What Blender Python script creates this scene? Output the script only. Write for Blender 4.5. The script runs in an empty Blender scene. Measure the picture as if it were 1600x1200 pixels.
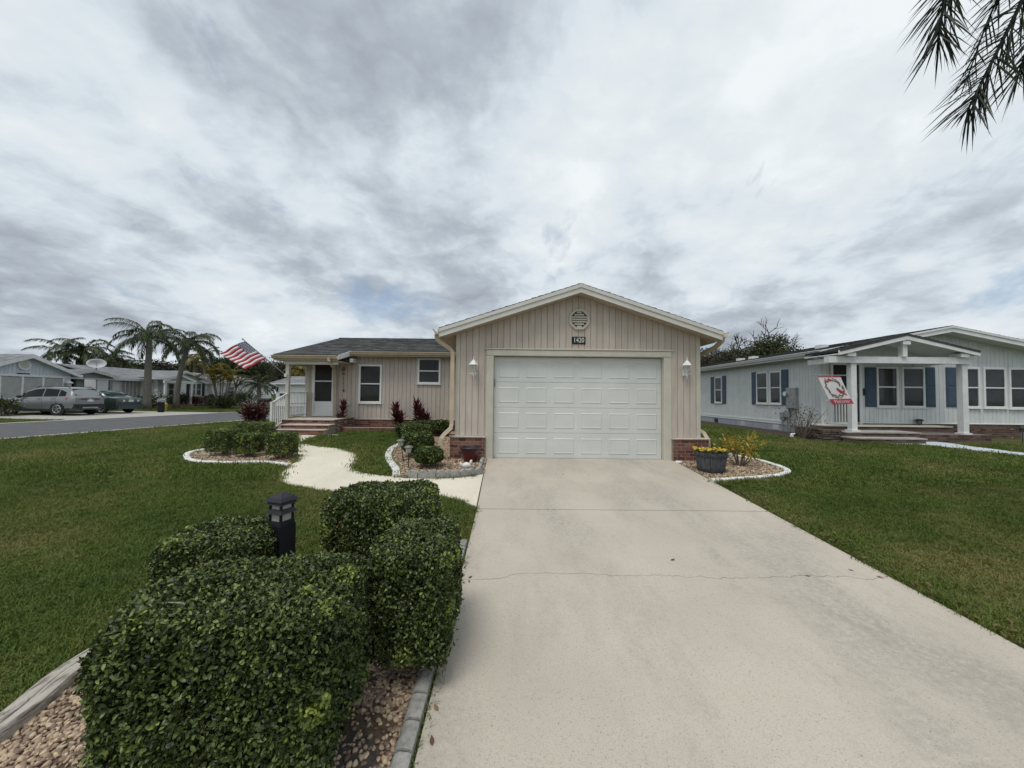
import bpy, bmesh, math, random
import numpy as np
from mathutils import Vector, Matrix
random.seed(7); rng = np.random.default_rng(11)
SC = bpy.context.scene
COL = SC.collection

# ------------------------------------------------------------------ camera, sky, sun, exposure
F = 600.0                                   # focal length in pixels of the 1600x1200 photograph
CAM = np.array([0.0, 0.0, 1.35])
_p, _w, _r = math.atan(19/600.), math.radians(-0.25), math.radians(0.6)
FWD = np.array([-math.sin(_w)*math.cos(_p), math.cos(_w)*math.cos(_p), math.sin(_p)])
_rt = np.array([math.cos(_w), math.sin(_w), 0.0]); _up = np.cross(_rt, FWD)
RGT = _rt*math.cos(_r)+_up*math.sin(_r); UPV = _up*math.cos(_r)-_rt*math.sin(_r)
cd = bpy.data.cameras.new('camera'); cam = bpy.data.objects.new('camera', cd); COL.objects.link(cam)
cd.sensor_width = 36.0; cd.lens = F/1600*36; cd.clip_start = 0.05; cd.clip_end = 3000
cam.matrix_world = Matrix(((RGT[0], UPV[0], -FWD[0], CAM[0]), (RGT[1], UPV[1], -FWD[1], CAM[1]), (RGT[2], UPV[2], -FWD[2], CAM[2]), (0, 0, 0, 1)))
SC.camera = cam
SC.view_settings.view_transform = 'Standard'; SC.view_settings.look = 'None'
SC.view_settings.gamma = 1.0; SC.view_settings.exposure = 0.40; SC.view_settings.use_curve_mapping = False
SC.cycles.max_bounces = 6; SC.cycles.transparent_max_bounces = 12
SC.cycles.use_denoising = True

SUN = Vector((-0.20, -0.36, 0.95)).normalized()
sl = bpy.data.lights.new('sun', 'SUN'); sl.energy = 1.5; sl.angle = math.radians(25); sl.color = (1.0, 0.96, 0.9)
so = bpy.data.objects.new('sun', sl); COL.objects.link(so); so.rotation_euler = SUN.to_track_quat('Z', 'Y').to_euler()
so.location = SUN*60

world = bpy.data.worlds.new('World'); SC.world = world; world.use_nodes = True
def build_world():
    nt = world.node_tree; N = nt.nodes; L = nt.links; N.clear()
    def nd(t, **k):
        n = N.new(t)
        for a, b in k.items(): setattr(n, a, b)
        return n
    def mth(op, a, b=None, c=None):
        n = nd('ShaderNodeMath', operation=op)
        for i, v in enumerate((a, b, c)):
            if v is None: continue
            if isinstance(v, (int, float)): n.inputs[i].default_value = v
            else: L.new(v, n.inputs[i])
        return n.outputs[0]
    out = nd('ShaderNodeOutputWorld'); bg = nd('ShaderNodeBackground'); bg.inputs[1].default_value = 0.1
    L.new(bg.outputs[0], out.inputs[0])
    sky = nd('ShaderNodeTexSky', sky_type='NISHITA'); sky.sun_disc = False
    sky.sun_elevation = math.asin(SUN.z); sky.sun_rotation = math.atan2(SUN.x, SUN.y); sky.air_density = 1.0; sky.dust_density = 1.5
    tc = nd('ShaderNodeTexCoord'); sp = nd('ShaderNodeSeparateXYZ'); L.new(tc.outputs['Generated'], sp.inputs[0])
    zz = mth('ADD', mth('MAXIMUM', sp.outputs[2], 0.0), 0.26)
    cx = mth('DIVIDE', sp.outputs[0], zz); cy = mth('DIVIDE', sp.outputs[1], zz)
    def plane(sx, sy, ox, oy, rot=0.0):
        cb = nd('ShaderNodeCombineXYZ')
        c, s = math.cos(rot), math.sin(rot)
        u = mth('ADD', mth('MULTIPLY', cx, c*sx), mth('MULTIPLY', cy, s*sx)); v = mth('ADD', mth('MULTIPLY', cx, -s*sy), mth('MULTIPLY', cy, c*sy))
        L.new(mth('ADD', u, ox), cb.inputs[0]); L.new(mth('ADD', v, oy), cb.inputs[1]); return cb.outputs[0]
    def noise(v, sc, det, ro, dist=0.0):
        n = nd('ShaderNodeTexNoise'); n.noise_dimensions = '2D'; L.new(v, n.inputs['Vector'])
        n.inputs['Scale'].default_value = sc; n.inputs['Detail'].default_value = det; n.inputs['Roughness'].default_value = ro; n.inputs['Distortion'].default_value = dist
        return n.outputs[0]
    big = noise(plane(1.25, 0.55, 32.3, 7.4, -0.12), 0.8, 2, 0.45, 0.4)
    mid = noise(plane(1.0, 1.0, 11.0, 2.0, -0.2), 1.15, 9, 0.54, 0.1)
    fine = noise(plane(1.0, 1.25, 5.0, 9.0), 3.9, 8, 0.60, 0.0)
    def puff(v_, sc_, det):
        n = nd('ShaderNodeTexVoronoi'); n.voronoi_dimensions = '2D'; n.feature = 'SMOOTH_F1'; n.inputs['Smoothness'].default_value = 0.7
        wn = nd('ShaderNodeTexNoise'); wn.noise_dimensions = '2D'; wn.inputs['Scale'].default_value = sc_*0.9; wn.inputs['Detail'].default_value = 6; L.new(v_, wn.inputs['Vector'])
        sb = nd('ShaderNodeVectorMath', operation='MULTIPLY_ADD'); L.new(wn.outputs['Color'], sb.inputs[0]); sb.inputs[1].default_value = (WARP, WARP, 0); L.new(v_, sb.inputs[2])
        L.new(sb.outputs[0], n.inputs['Vector']); n.inputs['Scale'].default_value = sc_; n.inputs['Detail'].default_value = det; n.inputs['Roughness'].default_value = 0.5; n.normalize = True
        return mth('SUBTRACT', 1.0, n.outputs['Distance'])
    WARP = 0.35
    pf = puff(plane(1.0, 0.9, 2.0, 31.0, -0.2), 5.0, 3)
    v = mth('ADD', mth('ADD', mth('MULTIPLY', big, 0.40), mth('MULTIPLY', mid, 0.34)), mth('ADD', mth('MULTIPLY', fine, 0.20), mth('MULTIPLY', mth('SUBTRACT', pf, 0.50), 0.24)))
    hz_ = mth('POWER', mth('SUBTRACT', 1.0, mth('MAXIMUM', sp.outputs[2], 0.0)), 4.0)
    v = mth('SUBTRACT', v, mth('MULTIPLY', hz_, 0.085))
    rp = nd('ShaderNodeValToRGB'); L.new(v, rp.inputs[0])
    e = rp.color_ramp.elements
    e[0].position = 0.34; e[0].color = (0.25, 0.28, 0.318, 1)
    e[1].position = 0.68; e[1].color = (0.665, 0.70, 0.715, 1)
    for pos, c in ((0.43, (0.35, 0.392, 0.44, 1)), (0.49, (0.455, 0.503, 0.55, 1)), (0.54, (0.535, 0.588, 0.63, 1)), (0.60, (0.585, 0.63, 0.655, 1))):
        k = e.new(pos); k.color = c
    sc = nd('ShaderNodeVectorMath', operation='SCALE'); L.new(rp.outputs[0], sc.inputs[0]); sc.inputs['Scale'].default_value = 10.0
    gap = nd('ShaderNodeMapRange'); L.new(noise(plane(1.0, 0.8, 21.3, 4.2), 1.5, 7, 0.6, 0.3), gap.inputs[0])
    gap.inputs[1].default_value = 0.59; gap.inputs[2].default_value = 0.70; gap.inputs[3].default_value = 0.0; gap.inputs[4].default_value = 0.62
    mx = nd('ShaderNodeMix', data_type='RGBA'); L.new(gap.outputs[0], mx.inputs[0]); L.new(sc.outputs[0], mx.inputs[6]); L.new(sky.outputs[0], mx.inputs[7])
    L.new(mx.outputs[2], bg.inputs[0])
build_world()

# ------------------------------------------------------------------ pixel -> place helpers
def ray(px, py): return FWD+RGT*((px-800)/F)+UPV*((600-py)/F)
def at(px, py, Y): d = ray(px, py); return CAM+d*(Y/d[1])
def atx(px, py, X): d = ray(px, py); return CAM+d*(X/d[0])
def smooth(a, b, x):
    t = np.clip((x-a)/(b-a), 0, 1); return t*t*(3-2*t)
def g(x, y):
    x = np.asarray(x, float); y = np.asarray(y, float)
    s = -0.061*np.clip(8.25-y, 0, 9.25); r = 0.08*np.clip((y-8.25)/4.25, 0, 1); l = smooth(-7, -14, x)
    return s+r*(1-l)-0.1*l+0.12*smooth(-23, -30, x)
def gnd(px, py):
    d = ray(px, py); z = 0.0
    for _ in range(30):
        t = (z-CAM[2])/d[2]; P = CAM+d*t; z = 0.5*z+0.5*float(g(P[0], P[1]))
    return P
def gxy(pts): return [tuple(gnd(*p)[:2]) for p in pts]
def spline(pts, n=6, closed=False):
    P = [np.array(p, float) for p in pts]; out = []; m = len(P)
    for i in range(m if closed else m-1):
        if closed: a, b, c, d = P[i-1], P[i], P[(i+1) % m], P[(i+2) % m]
        else: a, b, c, d = P[max(i-1, 0)], P[i], P[i+1], P[min(i+2, m-1)]
        for k in range(n):
            t = k/n; out.append(0.5*((2*b)+(c-a)*t+(2*a-5*b+4*c-d)*t*t+(3*b-a-3*c+d)*t**3))
    if not closed: out.append(P[-1])
    return [tuple(p) for p in out]
def inpoly(x, y, poly):
    ins = np.zeros(x.shape, bool); n = len(poly); j = n-1
    for i in range(n):
        xi, yi = poly[i]; xj, yj = poly[j]
        if yi != yj: ins ^= ((yi > y) != (yj > y)) & (x < (xj-xi)*(y-yi)/(yj-yi)+xi)
        j = i
    return ins

# ------------------------------------------------------------------ materials
MATS = {}
def mat(name, col, rough=0.6, var=0.12, scale=6.0, bump=0.0, bscale=60.0, spec=0.3, metal=0.0, orand=0.0, col2=None, tint=None, alpha=1.0, coat=0.0, thr=(0.45, 0.65), stretch=None, emis=0.0, transl=0.0, wave=None):
    """procedural material: base colour with noise blotches (towards col2 or darker), fine grain bump, optional per-object or per-face variation"""
    m = bpy.data.materials.new(name); m.use_nodes = True; MATS[name] = m
    nt = m.node_tree; N = nt.nodes; L = nt.links; b = N['Principled BSDF']
    b.inputs['Roughness'].default_value = rough; b.inputs['Specular IOR Level'].default_value = spec; b.inputs['Metallic'].default_value = metal
    b.inputs['Alpha'].default_value = alpha; b.inputs['Coat Weight'].default_value = coat
    tc = N.new('ShaderNodeTexCoord'); vec = tc.outputs['Object']
    if stretch:
        mp = N.new('ShaderNodeMapping'); mp.inputs['Scale'].default_value = stretch; L.new(vec, mp.inputs[0]); vec = mp.outputs[0]
    nz = N.new('ShaderNodeTexNoise'); nz.inputs['Scale'].default_value = scale; nz.inputs['Detail'].default_value = 7; nz.inputs['Roughness'].default_value = 0.6
    L.new(vec, nz.inputs['Vector'])
    mr = N.new('ShaderNodeMapRange'); L.new(nz.outputs[0], mr.inputs[0])
    mx = N.new('ShaderNodeMix'); mx.data_type = 'RGBA'; mx.inputs[6].default_value = (*col, 1)
    if col2: mr.inputs[1].default_value, mr.inputs[2].default_value = thr; mx.inputs[7].default_value = (*col2, 1)
    else: mr.inputs[1].default_value, mr.inputs[2].default_value = 0.35, 0.7; mx.inputs[7].default_value = (*[c*(1-2*var) for c in col], 1)
    L.new(mr.outputs[0], mx.inputs[0]); cur = mx.outputs[2]
    def hsv(cur, src, amt, hue=0.0):
        h = N.new('ShaderNodeHueSaturation'); L.new(cur, h.inputs['Color'])
        r = N.new('ShaderNodeMapRange'); L.new(src, r.inputs[0]); r.inputs[3].default_value = 1-amt; r.inputs[4].default_value = 1+amt; L.new(r.outputs[0], h.inputs['Value'])
        if hue:
            r2 = N.new('ShaderNodeMapRange'); L.new(src, r2.inputs[0]); r2.inputs[3].default_value = 0.5-hue; r2.inputs[4].default_value = 0.5+hue; L.new(r2.outputs[0], h.inputs['Hue'])
        return h.outputs[0]
    if orand:
        oi = N.new('ShaderNodeObjectInfo'); cur = hsv(cur, oi.outputs['Random'], orand, 0.012 if orand > 0.2 else 0.0)
    if tint:
        a = N.new('ShaderNodeAttribute'); a.attribute_name = 'tint'
        rp = N.new('ShaderNodeValToRGB'); L.new(a.outputs['Fac'], rp.inputs[0]); E_ = rp.color_ramp.elements
        E_[0].position = 0.0; E_[0].color = (*tint[0], 1); E_[1].position = 1.0; E_[1].color = (*tint[-1], 1)
        for i, c in enumerate(tint[1:-1]):
            k = E_.new((i+1)/(len(tint)-1)); k.color = (*c, 1)
        mm = N.new('ShaderNodeMix'); mm.data_type = 'RGBA'; mm.blend_type = 'MULTIPLY'; mm.inputs[0].default_value = 1.0
        v3 = N.new('ShaderNodeMapRange'); L.new(nz.outputs[0], v3.inputs[0]); v3.inputs[1].default_value = 0.3; v3.inputs[2].default_value = 0.7; v3.inputs[3].default_value = 1-var; v3.inputs[4].default_value = 1+var
        cb = N.new('ShaderNodeCombineColor')
        for i in range(3): L.new(v3.outputs[0], cb.inputs[i])
        L.new(rp.outputs[0], mm.inputs[6]); L.new(cb.outputs[0], mm.inputs[7]); cur = mm.outputs[2]
    L.new(cur, b.inputs['Base Color'])
    if emis: L.new(cur, b.inputs['Emission Color']); b.inputs['Emission Strength'].default_value = emis
    if bump:
        n2 = N.new('ShaderNodeTexNoise'); n2.inputs['Scale'].default_value = bscale; n2.inputs['Detail'].default_value = 4; L.new(vec, n2.inputs['Vector'])
        bp = N.new('ShaderNodeBump'); bp.inputs['Strength'].default_value = bump; bp.inputs['Distance'].default_value = 0.01
        L.new(n2.outputs[0], bp.inputs['Height']); L.new(bp.outputs[0], b.inputs['Normal'])
    if transl:
        tr = N.new('ShaderNodeBsdfTranslucent'); L.new(cur, tr.inputs[0]); ms = N.new('ShaderNodeMixShader'); ms.inputs[0].default_value = transl
        L.new(b.outputs[0], ms.inputs[1]); L.new(tr.outputs[0], ms.inputs[2]); L.new(ms.outputs[0], N['Material Output'].inputs[0])
    return m
M = mat
M('siding', (0.56, 0.49, 0.425), 0.6, 0.09, 2.5, 0.12, 90, 0.25, orand=0.05, stretch=(4, 4, 0.6))
M('siding_back', (0.46, 0.40, 0.345), 0.8, 0.1)
M('trim_cream', (0.55, 0.525, 0.44), 0.5, 0.07, 3, 0.05, 50)
M('gutter_cream', (0.55, 0.46, 0.33), 0.45, 0.1, 4, 0.04, 40)
M('fascia', (0.64, 0.63, 0.58), 0.5, 0.06, 3, 0.05, 40)
M('soffit', (0.48, 0.40, 0.30), 0.6, 0.1, 5)
M('door_white', (0.64, 0.655, 0.63), 0.42, 0.06, 1.6, 0.10, 140, 0.4)
M('white_vinyl', (0.78, 0.79, 0.78), 0.4, 0.04, 3, 0.02, 40, 0.4)
M('white_paint', (0.74, 0.75, 0.74), 0.5, 0.08, 5, 0.05, 60, orand=0.03)
M('black', (0.015, 0.015, 0.017), 0.5, 0.1)
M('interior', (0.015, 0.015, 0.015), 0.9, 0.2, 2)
M('curtain', (0.34, 0.33, 0.29), 0.9, 0.42, 7, stretch=(9, 9, 0.3))
M('blind', (0.30, 0.30, 0.28), 0.6, 0.1)
M('glass', (0.010, 0.012, 0.012), 0.05, 0.1, spec=0.6, alpha=0.5)
M('glass_dark', (0.008, 0.010, 0.011), 0.2, 0.1, spec=0.18)
M('screen', (0.035, 0.034, 0.034), 0.45, 0.2, 3, 0.2, 400, alpha=0.9)
M('brick', (0.21, 0.085, 0.062), 0.85, 0.22, 14, 0.5, 60, 0.2, orand=0.45, col2=(0.12, 0.075, 0.065), thr=(0.4, 0.7))
M('brick_brown', (0.125, 0.078, 0.062), 0.85, 0.22, 14, 0.5, 60, 0.2, orand=0.4, col2=(0.085, 0.062, 0.055), thr=(0.4, 0.7))
M('mortar_dark', (0.20, 0.17, 0.15), 0.9, 0.15, 12, 0.4, 80)
M('mortar', (0.36, 0.31, 0.26), 0.9, 0.15, 12, 0.4, 80)
M('cap_stone', (0.52, 0.46, 0.40), 0.8, 0.12, 9, 0.3, 70)
M('shingle', (0.1, 0.1, 0.1), 0.9, 0.28, 60, 0.6, 120, 0.2, tint=((0.045, 0.047, 0.048), (0.075, 0.077, 0.076), (0.12, 0.12, 0.115)))
M('shingle_light', (0.32, 0.32, 0.32), 0.9, 0.2, 60, 0.5, 120, 0.2, tint=((0.17, 0.18, 0.19), (0.22, 0.225, 0.235), (0.28, 0.285, 0.29)))
M('concrete_white', (0.66, 0.655, 0.63), 0.8, 0.2, 14, 0.4, 60, col2=(0.28, 0.265, 0.24), thr=(0.52, 0.66))
M('concrete_grey', (0.33, 0.325, 0.305), 0.9, 0.2, 22, 0.6, 120, 0.2, orand=0.08, col2=(0.20, 0.195, 0.18), thr=(0.42, 0.7))
M('weathered_wood', (0.42, 0.39, 0.34), 0.85, 0.3, 5, 0.6, 40, stretch=(6, 1.0, 6), col2=(0.13, 0.11, 0.095), thr=(0.45, 0.62))
M('pebble', (0.27, 0.18, 0.112), 0.6, 0.15, 20, 0.15, 90, 0.35, orand=0.6, col2=(0.42, 0.335, 0.25), thr=(0.35, 0.7))
M('soil', (0.07, 0.052, 0.04), 0.95, 0.3, 12, 0.8, 60)
M('bed_ground', (0.14, 0.10, 0.07), 0.95, 0.3, 16, 0.8, 60)
M('fabric_black', (0.050, 0.047, 0.045), 0.95, 0.3, 9, 0.5, 60, col2=(0.115, 0.092, 0.072), thr=(0.46, 0.62))
M('leaf_box', (0.05, 0.08, 0.02), 0.38, 0.1, 30, tint=((0.010, 0.015, 0.006), (0.032, 0.046, 0.014), (0.070, 0.098, 0.030), (0.125, 0.165, 0.048), (0.25, 0.31, 0.06)), spec=0.3, transl=0.10)
M('leaf_dark', (0.05, 0.08, 0.02), 0.5, 0.1, 3, tint=((0.020, 0.027, 0.011), (0.036, 0.047, 0.017), (0.062, 0.075, 0.027), (0.10, 0.115, 0.042)), spec=0.3, transl=0.2)
M('leaf_brown', (0.05, 0.08, 0.02), 0.6, 0.1, 3, tint=((0.035, 0.034, 0.022), (0.06, 0.055, 0.035), (0.09, 0.08, 0.05)), spec=0.2, transl=0.15)
M('leaf_palm', (0.05, 0.08, 0.02), 0.45, 0.1, 3, tint=((0.034, 0.048, 0.020), (0.062, 0.082, 0.034), (0.105, 0.125, 0.052)), spec=0.3, transl=0.3)
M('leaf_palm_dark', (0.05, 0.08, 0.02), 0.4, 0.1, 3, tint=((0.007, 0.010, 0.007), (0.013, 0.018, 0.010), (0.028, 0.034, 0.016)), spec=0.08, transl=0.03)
M('leaf_yellow', (0.05, 0.08, 0.02), 0.5, 0.1, 3, tint=((0.07, 0.08, 0.02), (0.17, 0.15, 0.03), (0.30, 0.19, 0.03)), spec=0.3, transl=0.25)
M('pale_twig', (0.30, 0.28, 0.25), 0.8, 0.25, 30)
M('leaf_dead', (0.05, 0.08, 0.02), 0.7, 0.1, 3, tint=((0.10, 0.05, 0.025), (0.20, 0.10, 0.05)), spec=0.2)
M('leaf_red', (0.05, 0.08, 0.02), 0.42, 0.1, 3, tint=((0.035, 0.012, 0.014), (0.085, 0.020, 0.024), (0.16, 0.045, 0.045)), spec=0.4, transl=0.2)
M('leaf_croton', (0.05, 0.08, 0.02), 0.42, 0.1, 3, tint=((0.07, 0.10, 0.02), (0.26, 0.25, 0.04), (0.52, 0.42, 0.07), (0.36, 0.09, 0.03)), spec=0.4, transl=0.25)
M('petal_yellow', (0.05, 0.08, 0.02), 0.5, 0.1, 3, tint=((0.55, 0.30, 0.02), (0.70, 0.50, 0.04), (0.75, 0.62, 0.15)), spec=0.2, transl=0.3)
M('bark', (0.14, 0.115, 0.09), 0.9, 0.3, 10, 0.8, 40)
M('bark_palm', (0.22, 0.20, 0.17), 0.9, 0.3, 6, 0.7, 30, stretch=(1, 1, 5))
M('twig', (0.17, 0.14, 0.115), 0.85, 0.25, 20)
M('grey_siding', (0.66, 0.685, 0.68), 0.55, 0.06, 2.5, 0.06, 70, orand=0.035)
M('grey_back', (0.56, 0.58, 0.58), 0.8, 0.1)
M('grey_skirt', (0.40, 0.43, 0.48), 0.8, 0.14, 4, 0.3, 40)
M('shutter_blue', (0.058, 0.090, 0.135), 0.5, 0.1, 5, 0.04, 60)
M('shutter_black', (0.02, 0.022, 0.025), 0.5, 0.1)
M('white_siding', (0.84, 0.855, 0.855), 0.55, 0.06, 2.5)
M('blue_siding', (0.54, 0.60, 0.64), 0.55, 0.06, 2.5, orand=0.04)
M('blue_back', (0.26, 0.30, 0.33), 0.7, 0.1)
M('mesh_screen', (0.40, 0.405, 0.395), 0.8, 0.12, 3, 0.1, 300)
M('asphalt', (0.085, 0.087, 0.093), 0.9, 0.25, 3, 0.6, 150, 0.25, col2=(0.115, 0.115, 0.12), thr=(0.4, 0.7))
M('gutter_concrete', (0.40, 0.385, 0.35), 0.85, 0.15, 5, 0.3, 80)
M('path_blue', (0.52, 0.56, 0.60), 0.8, 0.08, 6, 0.2, 80)
M('red_pot', (0.12, 0.018, 0.022), 0.3, 0.2, 5, spec=0.5)
M('pot_rim', (0.035, 0.022, 0.028), 0.35, 0.2, 5, spec=0.5)
M('barrel', (0.10, 0.105, 0.115), 0.75, 0.3, 7, 0.5, 30, stretch=(4, 4, 1), col2=(0.05, 0.052, 0.06), thr=(0.4, 0.65))
M('barrel_band', (0.055, 0.055, 0.06), 0.6, 0.3, 8)
M('ceramic_white', (0.72, 0.70, 0.66), 0.4, 0.1, 12)
M('stone_dark', (0.13, 0.10, 0.08), 0.9, 0.25, 14, 0.5, 60, orand=0.3)
M('stone_tan', (0.36, 0.30, 0.23), 0.85, 0.25, 14, 0.5, 60)
M('bollard_black', (0.014, 0.015, 0.022), 0.5, 0.25, 9, 0.15, 120, 0.35)
M('frosted', (0.50, 0.48, 0.43), 0.5, 0.08, 8)
M('lamp_metal', (0.035, 0.037, 0.036), 0.45, 0.2, 10)
M('lamp_cap', (0.20, 0.21, 0.20), 0.35, 0.15, 10, metal=0.3)
M('metal_grey', (0.33, 0.34, 0.35), 0.5, 0.12, 6, 0.05, 50, metal=0.2)
M('chrome', (0.62, 0.63, 0.64), 0.2, 0.05, metal=0.9)
M('flag_red', (0.40, 0.03, 0.05), 0.8, 0.06, 8, transl=0.2); M('flag_white', (0.75, 0.73, 0.72), 0.8, 0.05, 8, transl=0.2); M('flag_blue', (0.10, 0.11, 0.20), 0.8, 0.05, 8, transl=0.2)
M('banner_red', (0.42, 0.05, 0.08), 0.8, 0.1, 8); M('banner_green', (0.11, 0.13, 0.09), 0.8, 0.1, 8)
M('suv_paint', (0.215, 0.225, 0.23), 0.3, 0.03, 2, spec=0.5, metal=0.45, coat=0.6)
M('sedan_paint', (0.034, 0.056, 0.054), 0.3, 0.03, 2, spec=0.5, metal=0.35, coat=0.6)
M('car_plastic', (0.025, 0.025, 0.028), 0.6, 0.15, 6); M('tyre', (0.018, 0.018, 0.018), 0.85, 0.2, 9)
M('tail_red', (0.36, 0.018, 0.022), 0.2, 0.1, spec=0.6, coat=0.5)
M('plate', (0.60, 0.62, 0.60), 0.5, 0.15, 12)
M('mailbox_wood', (0.10, 0.055, 0.035), 0.8, 0.2, 8); M('hydrant_yellow', (0.42, 0.30, 0.05), 0.6, 0.15, 6)
M('number_white', (0.78, 0.78, 0.76), 0.5, 0.03)
M('dry_leaf', (0.16, 0.10, 0.055), 0.8, 0.25, 20, orand=0.35)
M('dish', (0.50, 0.50, 0.51), 0.5, 0.1, 4)

def ground_mat(name, c_a, c_b, c_dry, blade=False):
    m = bpy.data.materials.new(name); m.use_nodes = True; MATS[name] = m; nt = m.node_tree; N = nt.nodes; L = nt.links; b = N['Principled BSDF']
    b.inputs['Roughness'].default_value = 0.6 if blade else 0.95; b.inputs['Specular IOR Level'].default_value = 0.2
    ge = N.new('ShaderNodeNewGeometry')
    def nz(sc, det, lo, hi, rough=0.6):
        n = N.new('ShaderNodeTexNoise'); n.inputs['Scale'].default_value = sc; n.inputs['Detail'].default_value = det; n.inputs['Roughness'].default_value = rough; L.new(ge.outputs['Position'], n.inputs['Vector'])
        r = N.new('ShaderNodeMapRange'); L.new(n.outputs[0], r.inputs[0]); r.inputs[1].default_value = lo; r.inputs[2].default_value = hi; return r.outputs[0]
    def mix(f, a, c):
        x = N.new('ShaderNodeMix'); x.data_type = 'RGBA'; L.new(f, x.inputs[0])
        if isinstance(a, tuple): x.inputs[6].default_value = (*a, 1)
        else: L.new(a, x.inputs[6])
        x.inputs[7].default_value = (*c, 1); return x.outputs[2]
    cur = mix(nz(0.9, 8, 0.38, 0.62, 0.7), c_a, c_b); dry = nz(0.42, 9, 0.48, 0.72, 0.74)
    if blade:
        oi = N.new('ShaderNodeObjectInfo'); pw = N.new('ShaderNodeMath'); pw.operation = 'POWER'; L.new(oi.outputs['Random'], pw.inputs[0]); pw.inputs[1].default_value = 2.5
        ad = N.new('ShaderNodeMath'); ad.operation = 'MULTIPLY_ADD'; L.new(pw.outputs[0], ad.inputs[0]); ad.inputs[1].default_value = 0.35; L.new(dry, ad.inputs[2]); ad.use_clamp = True
        ml = N.new('ShaderNodeMath'); ml.operation = 'MULTIPLY'; L.new(ad.outputs[0], ml.inputs[0]); ml.inputs[1].default_value = 0.75
        cur = mix(ml.outputs[0], cur, c_dry)
    else: cur = mix(dry, cur, c_dry)
    L.new(cur, b.inputs['Base Color'])
    if blade:
        tr = N.new('ShaderNodeBsdfTranslucent'); L.new(cur, tr.inputs[0]); ms = N.new('ShaderNodeMixShader'); ms.inputs[0].default_value = 0.25
        L.new(b.outputs[0], ms.inputs[1]); L.new(tr.outputs[0], ms.inputs[2]); L.new(ms.outputs[0], N['Material Output'].inputs[0])
    else:
        bp = N.new('ShaderNodeBump'); bp.inputs['Strength'].default_value = 0.8; bp.inputs['Distance'].default_value = 0.03; L.new(nz(40, 4, 0, 1), bp.inputs['Height']); L.new(bp.outputs[0], b.inputs['Normal'])
ground_mat('lawn_ground', (0.055, 0.066, 0.020), (0.068, 0.080, 0.025), (0.13, 0.115, 0.05))
ground_mat('grass_blade', (0.060, 0.110, 0.017), (0.108, 0.162, 0.028), (0.30, 0.245, 0.10), True)

def drive_mat(name, base, stain, cracks):
    m = bpy.data.materials.new(name); m.use_nodes = True; MATS[name] = m; nt = m.node_tree; N = nt.nodes; L = nt.links; b = N['Principled BSDF']
    b.inputs['Roughness'].default_value = 0.85; b.inputs['Specular IOR Level'].default_value = 0.25
    ge = N.new('ShaderNodeNewGeometry'); P = ge.outputs['Position']; sx = N.new('ShaderNodeSeparateXYZ'); L.new(P, sx.inputs[0])
    def mth(op, a, c=None, d=None, clamp=False):
        n = N.new('ShaderNodeMath'); n.operation = op; n.use_clamp = clamp
        for i, v in enumerate((a, c, d)):
            if v is None: continue
            if isinstance(v, (int, float)): n.inputs[i].default_value = v
            else: L.new(v, n.inputs[i])
        return n.outputs[0]
    def nz(sc, det, lo, hi, vec=P, rough=0.6, o0=0.0, o1=1.0):
        n = N.new('ShaderNodeTexNoise'); n.inputs['Scale'].default_value = sc; n.inputs['Detail'].default_value = det; n.inputs['Roughness'].default_value = rough; L.new(vec, n.inputs['Vector'])
        r = N.new('ShaderNodeMapRange'); L.new(n.outputs[0], r.inputs[0]); r.inputs[1].default_value = lo; r.inputs[2].default_value = hi; r.inputs[3].default_value = o0; r.inputs[4].default_value = o1; return r.outputs[0]
    def mix(f, a, c):
        x = N.new('ShaderNodeMix'); x.data_type = 'RGBA'; L.new(f, x.inputs[0])
        if isinstance(a, tuple): x.inputs[6].default_value = (*a, 1)
        else: L.new(a, x.inputs[6])
        x.inputs[7].default_value = (*c, 1); return x.outputs[2]
    mp = N.new('ShaderNodeMapping'); mp.inputs['Scale'].default_value = (1.0, 0.35, 1.0); mp.inputs['Rotation'].default_value = (0, 0, 0.25); L.new(P, mp.inputs[0])
    cur = mix(nz(0.7, 5, 0.4, 0.7), base, tuple(c*0.86 for c in base))
    cur = mix(mth('MULTIPLY', nz(0.9, 9, 0.45, 0.66, mp.outputs[0], 0.72), nz(24, 3, 0.25, 0.6)), cur, stain)
    cur = mix(nz(130, 3, 0.50, 0.72, P, 0.5, 0, 0.55), cur, tuple(c*0.55 for c in base))
    cur = mix(nz(90, 2, 0.64, 0.72, P, 0.5, 0, 0.6), cur, (0.16, 0.14, 0.11))
    cur = mix(nz(9, 6, 0.66, 0.8, P, 0.6, 0, 0.35), cur, (0.50, 0.40, 0.24))
    for (y0, amp, sc_, w_, x0, x1, kx) in cracks:
        n = N.new('ShaderNodeTexNoise'); n.noise_dimensions = '1D'; n.inputs['Scale'].default_value = sc_; n.inputs['Detail'].default_value = 6; n.inputs['Roughness'].default_value = 0.65; L.new(sx.outputs[0], n.inputs['W'])
        line = mth('ADD', mth('MULTIPLY_ADD', n.outputs[0], amp, y0-amp*0.5), mth('MULTIPLY', sx.outputs[0], kx))
        d = mth('ABSOLUTE', mth('SUBTRACT', sx.outputs[1], line))
        f = mth('SUBTRACT', 1.0, mth('DIVIDE', d, w_), clamp=True)
        f = mth('MULTIPLY', f, mth('MULTIPLY', mth('GREATER_THAN', sx.outputs[0], x0), mth('LESS_THAN', sx.outputs[0], x1)))
        cur = mix(mth('MULTIPLY', f, nz(6, 3, 0.2, 0.55)), cur, (0.10, 0.085, 0.065))
    L.new(cur, b.inputs['Base Color'])
    bp = N.new('ShaderNodeBump'); bp.inputs['Strength'].default_value = 0.35; bp.inputs['Distance'].default_value = 0.004; L.new(nz(160, 3, 0, 1), bp.inputs['Height']); L.new(bp.outputs[0], b.inputs['Normal'])
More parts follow.
